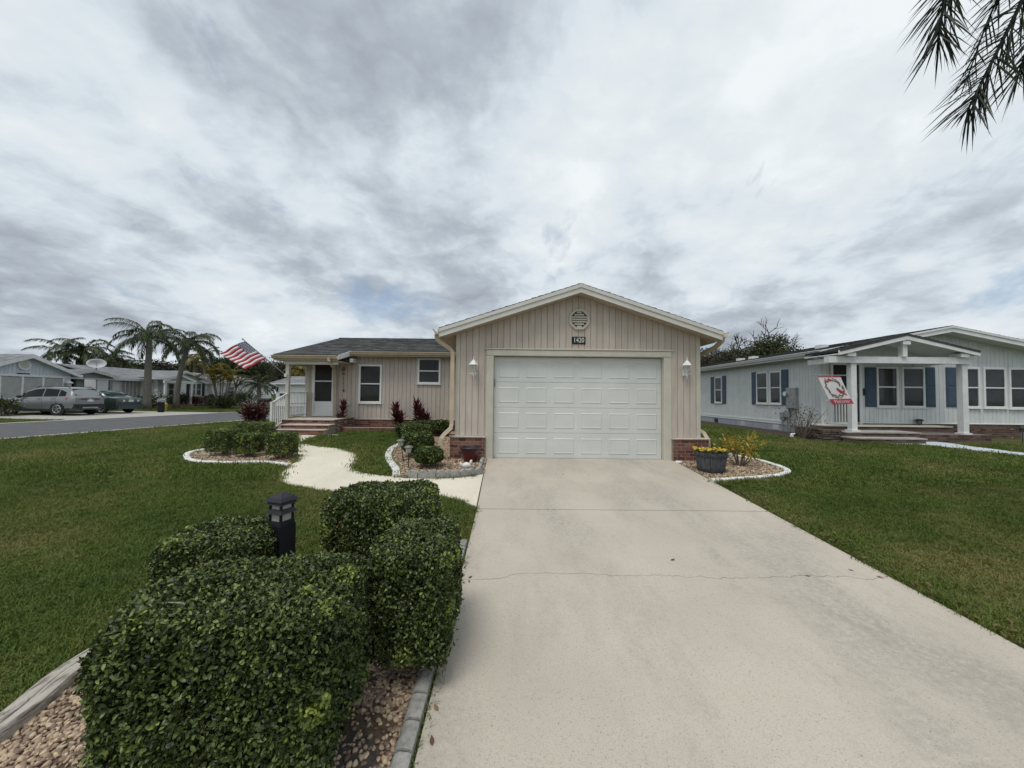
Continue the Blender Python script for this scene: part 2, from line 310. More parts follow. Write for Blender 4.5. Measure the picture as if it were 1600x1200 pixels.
drive_mat('driveway_concrete', (0.485, 0.436, 0.368), (0.30, 0.28, 0.245), [(3.52, 0.5, 0.55, 0.006, -9, 9, 0.0), (2.0, 0.6, 0.9, 0.004, 1.95, 2.6, -0.35)])
drive_mat('walkway_concrete', (0.70, 0.65, 0.54), (0.55, 0.51, 0.42), [])

# ------------------------------------------------------------------ mesh helpers
class Fr:
    """facade frame: u along the wall, n out of the wall, z up"""
    def __init__(s, O, U, N): s.O = np.array(O, float); s.U = np.array(U, float); s.N = np.array(N, float)
    def __call__(s, u, n, z): return tuple(s.O+s.U*u+s.N*n+np.array([0, 0, z]))
ID = Fr((0, 0, 0), (1, 0, 0), (0, 1, 0))
class MB:
    def __init__(s, fr=ID): s.v = []; s.f = []; s.fr = fr; s.t = []
    def add(s, vs, fs, t=None):
        k = len(s.v); s.v += [s.fr(*p) for p in vs]; s.f += [tuple(i+k for i in f) for f in fs]
        s.t += [0.5 if t is None else t]*len(fs); return s
    def box(s, a0, a1, b0, b1, c0, c1, t=None):
        return s.add([(a0, b0, c0), (a1, b0, c0), (a1, b1, c0), (a0, b1, c0), (a0, b0, c1), (a1, b0, c1), (a1, b1, c1), (a0, b1, c1)],
                     [(0, 3, 2, 1), (4, 5, 6, 7), (0, 1, 5, 4), (1, 2, 6, 5), (2, 3, 7, 6), (3, 0, 4, 7)], t)
    def prism(s, poly, n0, n1, t=None):
        """poly in (u,z), extruded along n"""
        m = len(poly); vs = [(u, n0, z) for u, z in poly]+[(u, n1, z) for u, z in poly]
        return s.add(vs, [tuple(range(m)), tuple(range(2*m-1, m-1, -1))]+[(i, i+m, (i+1) % m+m, (i+1) % m) for i in range(m)], t)
    def bev(s, a0, a1, b0, b1, c0, c1, e=0.006, t=None):
        """box whose n1 (outer) face is chamfered by e"""
        return s.add([(a0, b0, c0), (a1, b0, c0), (a1, b0, c1), (a0, b0, c1), (a0, b1-e, c0), (a1, b1-e, c0), (a1, b1-e, c1), (a0, b1-e, c1), (a0+e, b1, c0+e), (a1-e, b1, c0+e), (a1-e, b1, c1-e), (a0+e, b1, c1-e)],
                     [(0, 1, 2, 3), (0, 4, 5, 1), (1, 5, 6, 2), (2, 6, 7, 3), (3, 7, 4, 0), (4, 8, 9, 5), (5, 9, 10, 6), (6, 10, 11, 7), (7, 11, 8, 4), (8, 11, 10, 9)], t)
    def tube(s, pts, r, n=8, cap=True, t=None, sq=False):
        P = [np.array(p, float) for p in pts]; R = r if hasattr(r, '__len__') else [r]*len(P); ring = []; vs = []; fs = []
        prev = None
        for i, p in enumerate(P):
            d = P[min(i+1, len(P)-1)]-P[max(i-1, 0)]; d = d/(np.linalg.norm(d)+1e-9)
            if prev is None:
                h = np.array([0, 0, 1.0]) if abs(d[2]) < 0.9 else np.array([1.0, 0, 0]); a = np.cross(d, h)
            else: a = prev-d*(prev@d)
            a /= np.linalg.norm(a)+1e-9; prev = a; b = np.cross(d, a)
            for k in range(n):
                th = 2*math.pi*(k+(0.5 if sq else 0))/n; vs.append(tuple(p+(a*math.cos(th)+b*math.sin(th))*R[i]))
        for i in range(len(P)-1):
            for k in range(n): fs.append((i*n+k, i*n+(k+1) % n, (i+1)*n+(k+1) % n, (i+1)*n+k))
        if cap: fs += [tuple(range(n-1, -1, -1)), tuple((len(P)-1)*n+k for k in range(n))]
        return s.add(vs, fs, t)
    def lathe(s, prof, c, n=20, t=None):
        vs = []; fs = []
        for r, z in prof:
            for k in range(n): th = 2*math.pi*k/n; vs.append((c[0]+r*math.cos(th), c[1]+r*math.sin(th), c[2]+z))
        for i in range(len(prof)-1):
            for k in range(n): fs.append((i*n+k, i*n+(k+1) % n, (i+1)*n+(k+1) % n, (i+1)*n+k))
        fs += [tuple(range(n-1, -1, -1)), tuple((len(prof)-1)*n+k for k in range(n))]
        return s.add(vs, fs, t)
    def build(s, name, m, parent=None, smooth=False, local=False, tint=False, fix=True):
        me = bpy.data.meshes.new(name); me.from_pydata(s.v, [], s.f)
        if fix and len(s.f) < 20000:
            bm = bmesh.new(); bm.from_mesh(me); bmesh.ops.recalc_face_normals(bm, faces=bm.faces); bm.to_mesh(me); bm.free()
        if tint:
            a = me.attributes.new('tint', 'FLOAT', 'FACE'); a.data.foreach_set('value', np.array(s.t, np.float32))
        return link(name, me, m, parent, smooth, local)
def link(name, me, m, parent=None, smooth=False, local=False):
    if m is not None:
        for k in (m if isinstance(m, (list, tuple)) else [m]): me.materials.append(MATS[k])
    if smooth: me.polygons.foreach_set('use_smooth', [True]*len(me.polygons))
    o = bpy.data.objects.new(name, me); COL.objects.link(o)
    return adopt(o, parent, local)
def adopt(o, parent, local=False):
    if parent is not None:
        o.parent = parent
        if not local and parent.parent is None and parent.type == 'EMPTY': o.matrix_parent_inverse = parent.matrix_basis.inverted()
    return o
def tag(o, label=None, cat=None, group=None, kind=None):
    for k, v in (('label', label), ('category', cat), ('group', group), ('kind', kind)):
        if v: o[k] = v
    return o
def thing(name, label, cat, loc=(0, 0, 0), rz=0.0, group=None):
    o = bpy.data.objects.new(name, None); COL.objects.link(o); o.empty_display_size = 0.2
    o.location = tuple(float(c) for c in loc); o.rotation_euler = (0, 0, rz); o.matrix_basis = Matrix.Translation(o.location) @ Matrix.Rotation(rz, 4, 'Z')
    return tag(o, label, cat, group)
def copy_tree(root, loc, rz=0.0, scale=1.0, label=None, group=None):
    r = root.copy(); COL.objects.link(r); r.location = tuple(float(c) for c in loc); r.rotation_euler = (0, 0, rz); r.scale = (scale,)*3
    if label: r['label'] = label
    if group: r['group'] = group
    for ch in list(root.children):
        c = ch.copy(); COL.objects.link(c); c.parent = r
        for gch in ch.children:
            d = gch.copy(); COL.objects.link(d); d.parent = c
    return r
def struct(o): o['kind'] = 'structure'; return o

def leafmesh(name, C, A, Nn, Ln, Wd, T, m, parent=None, local=False, shape='oval', stuff=False):
    """one mesh of many small leaves. C centres, A leaf axes, Nn leaf normals"""
    n = len(C); A = A/np.linalg.norm(A, axis=1, keepdims=True); B = np.cross(A, Nn); B /= np.linalg.norm(B, axis=1, keepdims=True)+1e-9; Nn = np.cross(B, A)
    Ln = np.broadcast_to(Ln, (n,))[:, None]; Wd = np.broadcast_to(Wd, (n,))[:, None]
    if shape == 'oval':
        offs = [(-0.5, 0, 0), (-0.22, 0.46, 0.10), (0.20, 0.42, 0.08), (0.5, 0, -0.06), (0.20, -0.42, 0.08), (-0.22, -0.46, 0.10)]
        faces = [(0, 3, 2, 1), (0, 5, 4, 3)]
    else:
        offs = [(-0.5, 0.0, 0), (0.0, 0.5, 0.05), (0.5, 0, -0.1), (0.0, -0.5, 0.05)]; faces = [(0, 3, 2, 1)]
    k = len(offs); V = np.empty((n, k, 3))
    for i, (a, b, c) in enumerate(offs): V[:, i] = C+A*(a*Ln)+B*(b*Wd)+Nn*(c*Wd)
    V = V.reshape(-1, 3).astype(np.float32); base = (np.arange(n)*k)[:, None, None]; Fc = (base+np.array(faces)[None]).reshape(-1, 4)
    me = bpy.data.meshes.new(name); me.vertices.add(len(V)); me.vertices.foreach_set('co', V.ravel())
    me.loops.add(Fc.size); me.loops.foreach_set('vertex_index', Fc.ravel().astype(np.int32))
    me.polygons.add(len(Fc)); me.polygons.foreach_set('loop_start', (np.arange(len(Fc))*4).astype(np.int32))
    me.update(calc_edges=True)
    a = me.attributes.new('tint', 'FLOAT', 'FACE'); a.data.foreach_set('value', np.repeat(np.asarray(T, np.float32), len(faces)))
    o = link(name, me, m, parent, False, local)
    if stuff: o['kind'] = 'stuff'
    return o
def unit(v): return v/(np.linalg.norm(v, axis=-1, keepdims=True)+1e-9)

# ------------------------------------------------------------------ ground sheets
def ramp_axis(a, b, step, far, grow=1.35):
    c = list(np.arange(a, b+1e-6, step)); d = step
    lo, hi = [], []
    x = a
    while x > -far: d *= grow; x -= d; lo.append(x)
    d = step; x = b
    while x < far: d *= grow; x += d; hi.append(x)
    return np.array(lo[::-1]+c+hi)
gx = ramp_axis(-34, 24, 0.5, 900); gy = ramp_axis(-6.25, 45.25, 0.5, 900)      # contains y = 8.25
gy = np.unique(np.append(gy, 12.5))
X, Y = np.meshgrid(gx, gy); Z = g(X, Y)
V = np.stack([X, Y, Z], -1).reshape(-1, 3); nx, ny = len(gx), len(gy)
me = bpy.data.meshes.new('lawn'); idx = np.arange(nx*ny).reshape(ny, nx)
me.from_pydata(V.tolist(), [], np.stack([idx[:-1, :-1], idx[:-1, 1:], idx[1:, 1:], idx[1:, :-1]], -1).reshape(-1, 4).tolist())
struct(link('lawn', me, 'lawn_ground'))

def sheet(name, pts, dz, m, parent=None, skirt=0.12):
    bm = bmesh.new(); vs = [bm.verts.new((p[0], p[1], 0)) for p in pts]
    es = [bm.edges.new((vs[i], vs[(i+1) % len(vs)])) for i in range(len(vs))]
    bmesh.ops.triangle_fill(bm, edges=es, use_beauty=True, normal=(0, 0, 1))
    ys = [p[1] for p in pts]
    for yc in (-1.0, 8.25, 12.5):
        if min(ys) < yc < max(ys): bmesh.ops.bisect_plane(bm, geom=bm.verts[:]+bm.edges[:]+bm.faces[:], plane_co=(0, yc, 0), plane_no=(0, 1, 0))
    for f in bm.faces:
        f.normal_update()
        if f.normal.z < 0: f.normal_flip()
    for v in bm.verts: v.co.z = float(g(v.co.x, v.co.y))+dz
    if skirt:
        be = [e for e in bm.edges if len(e.link_faces) == 1]
        r = bmesh.ops.extrude_edge_only(bm, edges=be)
        for v in r['geom']:
            if isinstance(v, bmesh.types.BMVert): v.co.z -= skirt
    me = bpy.data.meshes.new(name); bm.to_mesh(me); bm.free()
    return link(name, me, m, parent)

DX0, DX1 = -0.43, 3.50
yj = 5.22
dw = thing('driveway', None, None); dw['kind'] = 'structure'
for y0, y1 in ((-5.0, yj-0.008), (yj+0.008, 8.33)):
    sheet('slab', [(DX0, y0), (DX1, y0), (DX1+0.0, y1), (DX0-0.05 if y1 > 6 else DX0, y1)], 0.016, 'driveway_concrete', dw)
UP = [(508, 680), (475, 691.5), (499, 698), (530, 701.5), (555, 709), (561, 716.5), (553, 730.6), (558, 737), (577, 741.5), (611, 745.5), (640, 748.5), (686, 749), (722, 747), (757, 742)]
LO = [(746, 793), (717, 782), (686, 776), (640, 769), (590, 768), (550, 769), (511, 768), (480, 763), (449, 757), (436, 748), (439, 740), (455, 727.5), (464, 718), (466.5, 702), (466, 690), (464, 680)]
up_w = gxy(UP); lo_w = gxy(LO)
up_w[-1] = (DX0-0.045, up_w[-1][1]); lo_w[0] = (DX0-0.02, lo_w[0][1])
WALK = spline([(-5.0, 12.0)]+up_w, 5)+spline(lo_w+[(-6.6, 12.0)], 5)
struct(sheet('walkway', WALK, 0.013, 'walkway_concrete'))

RN = lambda y: -16.5+0.10*y
RF = lambda y: -24.0+0.11*y
ys = list(np.arange(-20, 120.1, 5.0))
def strip(name, fa, fb, dz, m):
    mb = MB(); vs = []
    yy = sorted(set(ys+[8.25, -1.0]))
    for y in yy:
        for k in range(7):
            x = fa(y)+(fb(y)-fa(y))*k/6; vs.append((x, y, float(g(x, y))+dz))
    n = len(yy); mb.add(vs, [(i*7+k, i*7+k+1, (i+1)*7+k+1, (i+1)*7+k) for i in range(n-1) for k in range(6)])
    return struct(mb.build(name, m))
strip('road', RF, RN, 0.012, 'asphalt')
strip('gutter_near', lambda y: RN(y), lambda y: RN(y)+0.42, 0.022, 'gutter_concrete')
strip('gutter_far', lambda y: RF(y)-0.5, lambda y: RF(y), 0.022, 'gutter_concrete')

# garden beds
BED1 = spline([(-2.50, 0.2), (-2.50, 1.2), (-2.55, 1.99), (-2.62, 2.4), (-2.56, 2.8), (-2.40, 3.15), (-2.12, 3.5), (-1.6, 3.85), (-1.0, 4.05), (-0.47, 4.1)], 6)+[(-0.47, 0.2)]
struct(sheet('bed_front', BED1, 0.008, 'bed_ground', skirt=0.0))
CURB2 = spline(gxy([(345, 701), (320, 705), (303, 708), (292, 713), (293, 719), (303, 723), (325, 725), (365, 725.5), (405, 725), (432, 726.5), (452, 730)]), 6)
BED2 = CURB2+gxy([(458, 722), (463, 712), (465, 695), (440, 685), (400, 690)])
struct(sheet('bed_hedge', BED2, 0.008, 'bed_ground', skirt=0.0))
CURB3 = spline(gxy([(632, 692), (622, 697), (613, 702), (608, 709), (607, 718), (611, 726), (618, 735), (619, 746)]), 6)
BED3 = CURB3+gxy([(634, 747), (681, 748.5), (720, 746), (756, 741)])+[(DX0-0.06, 8.22), (-1.2, 8.22), (-1.2, 13.6), (-3.2, 13.6)]+gxy([(626, 672), (630, 685)])
struct(sheet('bed_garage', BED3, 0.008, 'bed_ground', skirt=0.0))
CURB4 = spline(gxy([(1112, 754), (1140, 751.5), (1180, 749), (1208, 746.5), (1226, 742.5), (1230, 738), (1218, 731.5), (1198, 725), (1176, 719.5), (1150, 714), (1125, 708)]), 6)
BED4 = CURB4+[(4.2, 9.6), (4.2, 8.2), (DX1+0.01, 8.2), (DX1+0.01, 6.7)]
struct(sheet('bed_barrel', BED4, 0.008, 'bed_ground', skirt=0.0))
BED5 = [(10.75, 13.2), (10.75, 24), (9.7, 24), (9.4, 15), (8.95, 12.6), (9.3, 11.6), (10.3, 11.38)]
struct(sheet('bed_neighbour', BED5, 0.006, 'soil', skirt=0.0))
PATHR = spline(gxy([(1385, 692.5), (1440, 690), (1475, 692), (1520, 698), (1600, 708), (1700, 720)]), 4)+spline(gxy([(1700, 730), (1600, 715), (1520, 706), (1450, 698), (1385, 695)]), 4)
struct(sheet('neighbour_path', PATHR, 0.012, 'path_blue'))
DRV_A = [(-31.2, 19.6), (-31.2, 27.4), (RF(27.4)-0.4, 28.6), (RF(19)-0.4, 19.6)]
struct(sheet('neighbour_driveway', DRV_A, 0.014, 'gutter_concrete', skirt=0.0))

def curb(name, path, w, h, m, label, group=None, seg=None, worn=0.0):
    """kerb swept along a path in plan, rounded top; seg -> separate block length"""
    P = np.array(path); d = np.gradient(P, axis=0); d = unit(d); nrm = np.stack([-d[:, 1], d[:, 0]], 1)
    prof = [(-0.5, -0.06), (-0.47, 0.72*h), (-0.38, 0.94*h), (-0.2, h), (0.2, h), (0.38, 0.94*h), (0.47, 0.72*h), (0.5, -0.06)]
    mb = MB(); n = len(P); k = len(prof); vs = []
    for i in range(n):
        z = float(g(P[i, 0], P[i, 1])); jit = 1+0.03*math.sin(i*0.9)+0.03*math.sin(i*0.41+1)
        for a, b in prof: vs.append((P[i, 0]+nrm[i, 0]*a*w, P[i, 1]+nrm[i, 1]*a*w, z+(b*jit if b > 0 else b)))
    fs = [(i*k+j, i*k+j+1, (i+1)*k+j+1, (i+1)*k+j) for i in range(n-1) for j in range(k-1)]+[tuple(range(k)), tuple((n-1)*k+j for j in range(k-1, -1, -1))]
    mb.add(vs, fs); o = mb.build(name, m, smooth=False); return tag(o, label, 'edging', group)
curb('bed_edging', CURB2, 0.12, 0.065, 'concrete_white', 'low worn white painted concrete edging round the clipped hedge bed on the lawn')
curb('bed_edging', CURB3, 0.15, 0.06, 'concrete_white', 'S-curved white concrete edging strip between the small lawn and the garage bed')
curb('bed_edging', CURB4, 0.12, 0.06, 'concrete_white', 'white concrete edging curving round the gravel bed with the barrel planter')
bl = np.array(spline([(-2.50, 0.2), (-2.50, 1.2), (-2.55, 1.99), (-2.62, 2.4), (-2.56, 2.8), (-2.40, 3.15), (-2.12, 3.5), (-1.6, 3.85), (-1.0, 4.05), (-0.5, 4.12)], 6))
wd = thing('timber_edging', 'weathered grey split timber edging between lawn and pebbles beside the big clipped shrub', 'edging', (-2.6, 2.0, -0.38))
for off, w_, h_ in ((0.045, 0.085, 0.075), (-0.05, 0.08, 0.055)):
    d = unit(np.gradient(bl, axis=0)); q = bl+np.stack([-d[:, 1], d[:, 0]], 1)*(-off)
    tmp = curb('plank', q, w_, h_, 'weathered_wood', None); del_keys = [k for k in ('category',) if k in tmp.keys()]
    for k in del_keys: del tmp[k]
    adopt(tmp, wd)

# ------------------------------------------------------------------ facade kit
def rect_minus(r, holes):
    out = [r]
    for (a0, a1, c0, c1) in holes:
        nxt = []
        for (u0, u1, z0, z1) in out:
            if a0 >= u1 or a1 <= u0 or c0 >= z1 or c1 <= z0: nxt.append((u0, u1, z0, z1)); continue
            if a0 > u0: nxt.append((u0, a0, z0, z1))
            if a1 < u1: nxt.append((a1, u1, z0, z1))
            m0, m1 = max(u0, a0), min(u1, a1)
            if c0 > z0: nxt.append((m0, m1, z0, c0))
            if c1 < z1: nxt.append((m0, m1, c1, z1))
        out = nxt
    return [r for r in out if r[1]-r[0] > 0.004 and r[3]-r[2] > 0.004]
def boards(parent, fr, u0, u1, pitch, zb, ztop, m, holes=(), n0=0.0, th=0.013, gap=0.006, name='siding_board', joined=False):
    n = max(1, round((u1-u0)/pitch)); p = (u1-u0)/n; mbj = MB(fr)
    for i in range(n):
        a, b = u0+i*p+gap/2, u0+(i+1)*p-gap/2; mb = mbj if joined else MB(fr)
        zt_ = max(ztop(a), ztop(b), ztop((a+b)/2))
        for (c0, c1, z0, z1) in rect_minus((a, b, zb, zt_), holes):
            e = 0.005; t0, t1, tm0, tm1 = (min(z1, ztop(u)) for u in (c0, c1, c0+e, c1-e)) if z1 >= zt_-1e-6 else (z1,)*4
            mid = []
            vs = [(c0, n0, z0), (c1, n0, z0), (c1, n0, t1), (c0, n0, t0), (c0+e, n0+th, z0), (c1-e, n0+th, z0), (c1-e, n0+th, tm1), (c0+e, n0+th, tm0)]
            mb.add(vs, [(0, 1, 2, 3), (4, 7, 6, 5), (0, 4, 5, 1), (1, 5, 6, 2), (2, 6, 7, 3), (3, 7, 4, 0)])
            if not joined: mb.build(name, m, parent, fix=False); mb = MB(fr)
    if joined: o = mbj.build(name, m, parent); o['kind'] = 'stuff'
BRICKS = {}
def brick_mesh(mname='brick'):
    BRICK = BRICKS.get(mname)
    if BRICK is None:
        mb = MB(); L_, W_, H_ = 0.5, 0.5, 0.5
        mb.bev(-0.5, 0.5, -0.5, 0.5, -0.5, 0.5, 0.06); BRICK = bpy.data.meshes.new('brick'); BRICK.from_pydata(mb.v, [], mb.f); BRICK.materials.append(MATS[mname]); BRICKS[mname] = BRICK
    return BRICK
def bricks(parent, fr, u0, u1, z0, z1, n=0.0, bl_=0.205, bh=0.066, depth=0.05, mort=0.011, proud=0.006, seed=0, m='brick'):
    """courses of single bricks, each its own object, standing proud of the mortar"""
    rr = random.Random(seed); rows = max(1, round((z1-z0)/bh)); h = (z1-z0)/rows; me = brick_mesh(m)
    for r in range(rows):
        u = u0-(bl_*0.5 if r % 2 else 0.0)
        while u < u1-0.01:
            a, b = max(u, u0)+mort/2, min(u+bl_, u1)-mort/2; u += bl_
            if b-a < 0.03: continue
            c = fr((a+b)/2, n-depth/2+proud+rr.uniform(-0.002, 0.002), z0+h*(r+0.5)); o = bpy.data.objects.new('brick', me); COL.objects.link(o); adopt(o, parent)
            ax = Matrix(((fr.U[0]*(b-a), fr.N[0]*depth, 0, c[0]), (fr.U[1]*(b-a), fr.N[1]*depth, 0, c[1]), (0, 0, h-mort, c[2]), (0, 0, 0, 1)))
            o.matrix_basis = ax
def window(parent, fr, u0, u1, z0, z1, n0=0.0, fw=0.055, mode='blind', trim='white_vinyl', mid=None, sill=True, panes=True, proud=0.045):
    """double-hung window: frame (part), panes, meeting rail, sill (sub-parts)"""
    mb = MB(fr); d0, d1 = n0-0.03, n0+proud
    for r in ((u0, u0+fw, z0, z1), (u1-fw, u1, z0, z1), (u0+fw, u1-fw, z0, z0+fw), (u0+fw, u1-fw, z1-fw, z1)): mb.bev(r[0], r[1], d0, d1, r[2], r[3], 0.008)
    w = mb.build('window', trim, parent)
    zm = (z0+z1)/2 if mid is None else z0+(z1-z0)*mid
    MB(fr).bev(u0+fw, u1-fw, n0, n0+proud-0.012, zm-0.022, zm+0.022, 0.006).build('meeting_rail', trim, w)
    a, b = u0+fw, u1-fw
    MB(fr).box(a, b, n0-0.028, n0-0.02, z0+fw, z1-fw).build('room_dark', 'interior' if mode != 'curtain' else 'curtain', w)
    for k, (c0, c1, nn) in enumerate(((z0+fw, zm-0.022, n0+0.006), (zm+0.022, z1-fw, n0+0.014))):
        MB(fr).box(a, b, nn, nn+0.004, c0, c1).build('pane', 'glass', w)
    if mode == 'blind':
        mb = MB(fr); z = z0+fw+0.03
        while z < z1-fw-0.02:
            mb.add([(a, n0-0.016, z), (b, n0-0.016, z), (b, n0-0.004, z+0.030), (a, n0-0.004, z+0.030)], [(0, 1, 2, 3)]); z += 0.075
        o = mb.build('blind', 'blind', w); o['kind'] = 'stuff'
    if sill: MB(fr).bev(u0-0.02, u1+0.02, n0, n0+proud+0.02, z0-0.03, z0-0.002, 0.006).build('sill', trim, w)
    return w
def shutter(parent, fr, u0, u1, z0, z1, m, n0=0.0):
    mb = MB(fr); mb.bev(u0, u1, n0, n0+0.025, z0, z1, 0.006); s = mb.build('shutter', m, parent)
    h = (z1-z0); e = 0.05
    for (a, b) in ((z0+e, z0+h*0.48), (z0+h*0.54, z1-e)): MB(fr).bev(u0+e*0.8, u1-e*0.8, n0+0.024, n0+0.036, a, b, 0.014).build('panel', m, s)
def shingles(parent, name, O, A, B, wa, wb, m, exp=0.145, tab=0.32, seed=1, clip=None):
    """roof slope: O eave corner, A unit along the eave, B unit up the slope; courses of separate tabs, joined"""
    r = random.Random(seed); O = np.array(O, float); A = unit(np.array(A, float)); B = unit(np.array(B, float)); Nn = np.cross(A, B); Nn = Nn if Nn[2] > 0 else -Nn
    mb = MB(); rows = int(wb/exp)+1
    mb.add([tuple(O), tuple(O+A*wa), tuple(O+A*wa+B*wb), tuple(O+B*wb), tuple(O-Nn*0.06), tuple(O+A*wa-Nn*0.06), tuple(O+A*wa+B*wb-Nn*0.06), tuple(O+B*wb-Nn*0.06)],
           [(0, 1, 2, 3), (7, 6, 5, 4), (0, 4, 5, 1), (1, 5, 6, 2), (2, 6, 7, 3), (3, 7, 4, 0)], 0.3)
    for i in range(rows):
        b0, b1 = i*exp, min((i+1)*exp+0.02, wb); u = -r.random()*tab
        if b0 >= wb: break
        while u < wa:
            w = tab*r.uniform(0.6, 1.3); a0, a1 = max(u, 0)+0.003, min(u+w, wa)-0.003; u += w
            if a1-a0 < 0.02: continue
            h0 = 0.010+r.choice((0, 0, 0.006)); t = min(1, max(0, r.gauss(0.5, 0.28)))
            p = [O+A*a0+B*b0+Nn*h0, O+A*a1+B*b0+Nn*h0, O+A*a1+B*b1+Nn*0.002, O+A*a0+B*b1+Nn*0.002, O+A*a0+B*b0, O+A*a1+B*b0]
            mb.add([tuple(q) for q in p], [(0, 1, 2, 3), (4, 5, 1, 0)], t)
    o = mb.build(name, m, parent, tint=True, fix=False); o['kind'] = 'stuff'; return o
def downspout(parent, pts, m, r=0.045): return MB().tube(pts, r*1.25, 4, True, sq=True).build('downspout', m, parent)
def gutter(parent, p0, p1, out, m):
    """K-style gutter trough between two points, out = outward unit vector"""
    p0, p1, o = (np.array(q, float) for q in (p0, p1, out)); zz = np.array([0, 0, 1.0])
    prof = [(0.0, 0.0), (0.0, -0.11), (0.07, -0.11), (0.095, -0.05), (0.12, -0.02), (0.12, 0.0), (0.108, 0.0), (0.105, -0.02), (0.065, -0.095), (0.012, -0.095), (0.012, 0.0)]
    mb = MB(); k = len(prof); mb.add([tuple(q+o*a+zz*b) for q in (p0, p1) for a, b in prof], [(i, (i+1) % k, (i+1) % k+k, i+k) for i in range(k)]+[tuple(range(k)), tuple(range(2*k-1, k-1, -1))])
    return mb.build('gutter', m, parent)

# ================================================================== the beige house with the garage
H = thing('beige_house', 'beige board-sided house with white double garage door, brick piers and front porch', 'house', (1.4, 8.25, 0))
YG, RX, RZ, SL = 8.25, 1.455, 3.72, 0.329
FG = Fr((0, YG, 0), (1, 0, 0), (0, -1, 0))
XL, XR = -1.17, 4.08
roofz = lambda u: RZ-SL*abs(u-RX)
wt = lambda u: roofz(u)-0.19
GD = (-0.36, 3.29, 0.0, 2.22)
mb = MB(FG)
for (a, b, c) in ((XL, GD[0]-0.03, -0.1), (GD[1]+0.03, XR, -0.1)):
    pts = [(a, c), (b, c), (b, wt(b)), (a, wt(a))]; mb.prism(pts, -0.12, -0.001)
mb.prism([(GD[0]-0.03, GD[3]+0.03), (GD[1]+0.03, GD[3]+0.03), (GD[1]+0.03, wt(GD[1]+0.03)), (RX, wt(RX)), (GD[0]-0.03, wt(GD[0]-0.03))], -0.12, -0.001)
mb.build('wall', 'siding_back', H)
for xa, s in ((XL, 1), (XR, -1)):
    fr = Fr((xa, YG, 0), (0, 1, 0), (-s, 0, 0)); boards(H, fr, 0.12, 6.1 if s > 0 else 9, 0.3, 0.0, lambda u: 2.6, 'siding', joined=True, name='side_wall')
    MB(fr).box(0.12, 6.1 if s > 0 else 9, -0.1, -0.002, -0.1, 2.6).build('wall', 'siding_back', H)
PT = 0.50
boards(H, FG, XL+0.085, XR-0.085, 0.1335, PT+0.004, wt, 'siding', holes=[(-0.52, 3.46, -1, 2.343)])
for a in (XL, XR-0.085): MB(FG).prism([(a, PT), (a+0.085, PT), (a+0.085, wt(a+0.085)), (a, wt(a))], -0.01, 0.03).build('corner_trim', 'trim_cream', H)
for (a, b) in ((-0.52, -0.36), (3.29, 3.46)): MB(FG).bev(a, b, -0.11, 0.04, -0.02, 2.215, 0.008).build('door_trim', 'trim_cream', H)
MB(FG).bev(-0.52, 3.46, -0.11, 0.043, 2.218, 2.343, 0.008).build('door_trim', 'trim_cream', H)
MB(FG).bev(-0.55, 3.49, 0.0, 0.058, 2.346, 2.375, 0.008).build('head_trim', 'trim_cream', H)
for (a, b) in ((GD[0]-0.02, GD[0]+0.003), (GD[1]-0.003, GD[1]+0.02)): MB(FG).box(a, b, -0.2, -0.111, 0.0, 2.25).build('door_jamb', 'trim_cream', H)
# garage door: four sections, six raised panels each
gdo = MB(FG).box(GD[0], GD[1], -0.16, -0.13, 0.012, 2.23).build('garage_door', 'door_white', H)
sh = (2.205-0.014)/4; cw = (GD[1]-GD[0]-0.06)/6
panel_me = None
for i in range(4):
    z0 = 0.014+i*sh
    MB(FG).bev(GD[0]+0.004, GD[1]-0.004, -0.13, -0.095, z0, z0+sh-0.004, 0.005).build('section', 'door_white', gdo)
    for j in range(6):
        a = GD[0]+0.03+j*cw
        mbp = MB(FG); u0, u1, c0, c1 = a+0.075, a+cw-0.075, z0+0.10, z0+sh-0.115
        mbp.add([(u0, -0.096, c0), (u1, -0.096, c0), (u1, -0.096, c1), (u0, -0.096, c1), (u0+0.016, -0.085, c0+0.016), (u1-0.016, -0.085, c0+0.016), (u1-0.016, -0.085, c1-0.016), (u0+0.016, -0.085, c1-0.016),
                 (u0+0.032, -0.0905, c0+0.032), (u1-0.032, -0.0905, c0+0.032), (u1-0.032, -0.0905, c1-0.032), (u0+0.032, -0.0905, c1-0.032)],
                [(0, 1, 5, 4), (1, 2, 6, 5), (2, 3, 7, 6), (3, 0, 4, 7), (4, 5, 9, 8), (5, 6, 10, 9), (6, 7, 11, 10), (7, 4, 8, 11), (8, 9, 10, 11)])
        mbp.build('panel', 'door_white', gdo, fix=False)
MB(FG).box(GD[0], GD[1], -0.13, -0.10, 0.0, 0.013).build('rubber_seal', 'black', gdo)
MB(FG).box(GD[0]+0.012, GD[0]+0.035, -0.10, -0.07, 1.55, 1.72).build('handle', 'metal_grey', gdo)
# brick piers
for (a, b, sd) in ((-1.265, -0.525, 1), (3.465, 4.225, 2)):
    m_ = MB(FG).box(a, b, -0.02, 0.085, -0.1, 0.462).build('brick_pier', 'mortar', H)
    bricks(m_, FG, a, b, -0.03, 0.455, 0.085, 0.172, 0.069, seed=sd)
    MB(FG).bev(a-0.02, b+0.01 if sd == 1 else b+0.02, -0.02, 0.115, 0.463, 0.499, 0.008).build('cap', 'cap_stone', m_)
